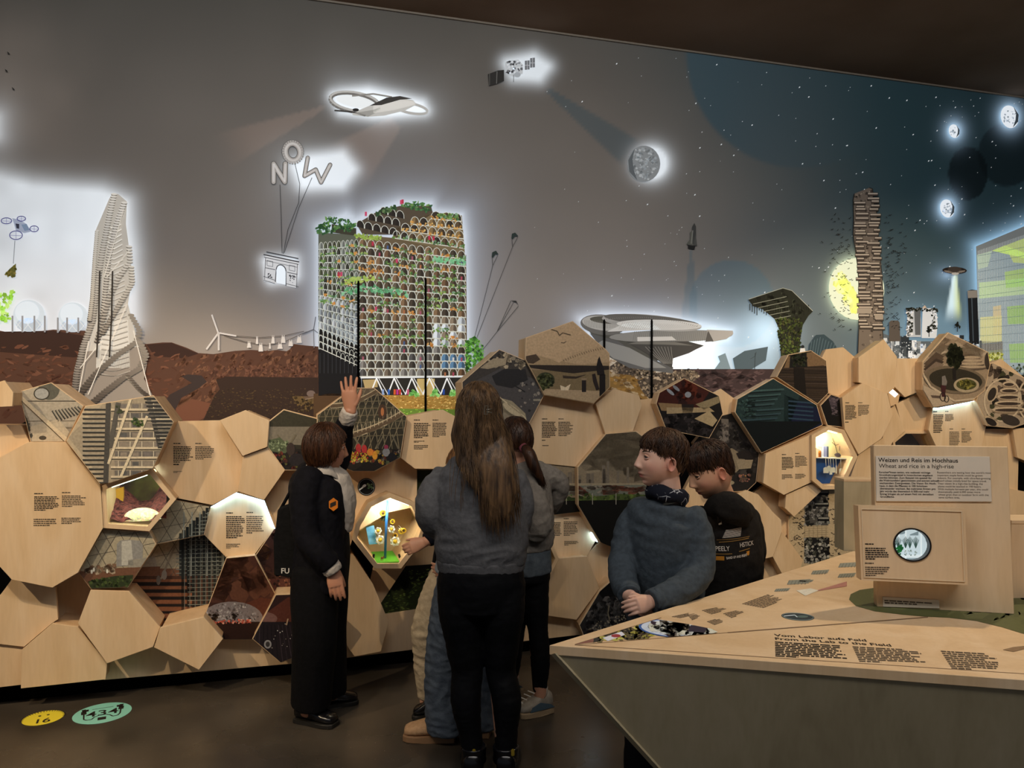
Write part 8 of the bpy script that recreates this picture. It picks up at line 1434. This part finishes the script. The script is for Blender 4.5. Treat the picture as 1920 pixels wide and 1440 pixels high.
# ------------------------------------------------------------------ boy in black hoodie
P7 = person('boy in black hoodie with printed back, head lowered to the left', (J(1365, 1480, 3.12).x, 3.12, 0)); fw = Vector((-.42, .9, 0)).normalized(); rt_ = fw.cross(UP)
hd = Head(J(1334, 884, 3.07), Vector((-.93, -.16, -.32)), (-.1, 0, 1), .95, 1); hd.sk = newmat('lid_skin_boy', '#be9072', .5); HK = hairmat('hair_dark_short', '#1c110b', '#3a2416'); hd.hm = HK
bm = bmesh.new(); hd.skin(bm, True); loft(bm, [J(1362, 965, 3.12), J(1352, 930, 3.11), J(1340, 900, 3.08)], [(.056, .056), (.052, .055), (.050, .054)], rt_); loft(bm, [J(1365, 1120, 3.13), J(1365, 1040, 3.12), J(1362, 965, 3.12)], [.06, .06, .055], rt_)
for a_, b_, c_ in ((J(1405, 970, 3.16), J(1412, 1045, 3.18), J(1385, 1085, 3.34)), (J(1315, 970, 3.04), J(1300, 1045, 3.06), J(1290, 1085, 3.24))): loft(bm, [a_, b_, c_], [.036, .032, .025], rt_); hand(bm, c_, (-.5, .8, 0), (0, 0, 1), (.3, 0, .6), .145, (.3, .3, .3, .3))
for pts in ([J(1340, 1140, 3.12), J(1340, 1300, 3.12), J(1340, 1470, 3.12)], [J(1392, 1140, 3.15), J(1392, 1300, 3.15), J(1392, 1460, 3.15)]): loft(bm, [J(1365, 1120, 3.13)] + pts, [.05, .05, .042, .034], rt_)
SKC2 = skinmat('skin_boy', '#b98a6c'); o = fuse('body', bm, .0028, SKC2, P7, 3); tint(o, '#c79a7c', hd); hd.eyes(P7, IRB)
hl = lambda x, y: np.interp(y, [-.11, -.05, -.02, .0, .02, .045, .07, .1], [-.06, -.05, -.005, .018, .02, .038, .040, .042]); TT = lambda x, y, z: .004 + .018 * np.clip((z - .025) / .05, 0, 1)
bm = bmesh.new(); hd.cap(bm, hl, TT, .0025, 16, ramp=.028); hd.strands(bm, hl, TT, 420, 17, (.4, 1.45), .75, r=.0018, over=.0005, swirl=.3, lift=.004); hd.strands(bm, lambda x, y: hl(x, y) - .012, TT, 200, 18, (.72, 1.15), .85, (-1.25, 1.25), .0026, -.004, .35, .003); locks(hd, bm, hl, 44, 13, drop=.022, r=.0036); locks(hd, bm, hl, 40, 15, drop=.014, r=.0026); frombm('hair', bm, HK, P7, True)
HOO = clothmat('hoodie_black', '#191716', '#211f1d', 60, .22)
bm = bmesh.new(); loft(bm, [J(1367, 1135, 3.13), J(1367, 1110, 3.13), J(1367, 1050, 3.12), J(1364, 995, 3.12), J(1362, 960, 3.12), J(1358, 940, 3.12)], [(.138, .112), (.142, .116), (.145, .118), (.142, .112), (.12, .095), (.065, .06)], rt_, 28, 4, .1, .1)
loft(bm, [J(1400, 968, 3.15), J(1408, 1000, 3.16), J(1412, 1045, 3.18), J(1390, 1080, 3.32)], [.052, .052, .048, .042], rt_, 18, 4, .6, .1); loft(bm, [J(1322, 968, 3.06), J(1308, 1000, 3.05), J(1300, 1045, 3.06), J(1292, 1080, 3.22)], [.056, .056, .05, .042], rt_, 18, 4, .6, .1)
hdy = fuse('hoodie', bm, .006, HOO, P7, 5, .005, 11, (1, 1, 1.4), 21)
bm = bmesh.new(); loft(bm, [J(1330, 956, 3.02), J(1346, 946, 2.995), J(1366, 946, 2.985), J(1388, 957, 2.99), J(1404, 968, 3.05)], [(.03, .026), (.04, .03), (.052, .034), (.046, .032), (.022, .02)], UP, 18, 4, .6, .6); loft(bm, [J(1350, 945, 3.0), J(1378, 962, 2.985), J(1398, 984, 3.02)], [(.05, .03), (.05, .032), (.018, .014)], X, 18, 4, .6, .6); fuse('hood', bm, .006, HOO, P7, 5, .004, 14, (1, 1, 1), 31)
bm = bmesh.new(); loft(bm, [J(1366, 1110, 3.13), J(1366, 1150, 3.13)], [(.125, .105), (.125, .105)], rt_, 20, 4, .2, .3)
for pts in ([J(1342, 1135, 3.12), J(1340, 1300, 3.12), J(1340, 1455, 3.12)], [J(1390, 1135, 3.15), J(1392, 1300, 3.15), J(1392, 1448, 3.15)]): loft(bm, pts, [.078, .064, .056], rt_, 18, 4, .4, .03)
fuse('trousers', bm, .0065, TRS, P7, 4, .003, 12)
for x, y_ in ((1340, 3.12), (1392, 3.15)): shoe('shoe', Vector((J(x, 1470, y_).x + .02, y_ - .06, 0)), Vector((J(x, 1470, y_).x - .08, y_ + .17, 0)), .085, .08, LTH, SOL, P7)
# print on the back of the hoodie
PW = newmat('print_white', '#c9c2b8', .7); PO = newmat('print_orange', '#b5791c', .7); PG = newmat('print_gold', '#8a6a34', .7)
def cprint(name, verts, faces, mat): o = mesh(name, verts, faces, mat, P7); project_on(o, hdy, (0, 1, 0), .0025); return o
def quad(pts): return [J(x, y, 2.9) for x, y in pts], [tuple(range(len(pts)))]
def strip(name, x0, y0, x1, y1, w, mat, n=8): V, F_ = [], []; [V.extend([J(x0 + (x1 - x0) * k / n, y0 + (y1 - y0) * k / n, 2.9), J(x0 + (x1 - x0) * k / n, y0 + (y1 - y0) * k / n + w, 2.9)]) for k in range(n + 1)]; cprint(name, V, [(2 * k, 2 * k + 1, 2 * k + 3, 2 * k + 2) for k in range(n)], mat)
def ctext(s_, x, y, sz, mat, ang=-.05, sq=1.25): o = text_mesh('lettering', s_, J(x, y, 2.9), (math.cos(ang), 0, -math.sin(ang)), UP, sz, mat, P7, .0002, squash=sq); project_on(o, hdy, (0, 1, 0), .0028)
strip('print_stripe', 1362, 1026, 1422, 1019, 1.4, PG); strip('print_stripe', 1352, 1049, 1386, 1047, 1.6, PG); strip('print_stripe', 1400, 1043, 1424, 1039, 1.6, PG); strip('print_stripe', 1358, 1022, 1424, 1016, 1.0, PG)
ctext('PEELY', 1355, 1043.5, .0205, PW); ctext('HSTICK', 1402, 1036, .0185, PW, -.07, 1.35); ctext('BAND UP AND FIGHT', 1375, 1058.5, .0088, PW, -.12, 1.5)
V, F_ = quad([(1352, 1054), (1371, 1053), (1371, 1061), (1352, 1062)]); cprint('print_badge', V, F_, PO); V, F_ = quad([(1416, 1045), (1423, 1044), (1422, 1051), (1419, 1053), (1417, 1051)]); cprint('print_badge', V, F_, PO)
for k in range(7): strip('print_stripe', 1368 + k * 1.2, 1017 - k * 2.4, 1404 + k * .6, 1013 - k * 2.4, 1.1, PW, 6)
V, F_ = quad([(1361, 968), (1367, 970), (1369, 992), (1363, 994)]); cprint('print_shape', V, F_, PW); V, F_ = quad([(1371, 967), (1374, 965), (1379, 981), (1377, 984)]); cprint('print_shape', V, F_, PW)
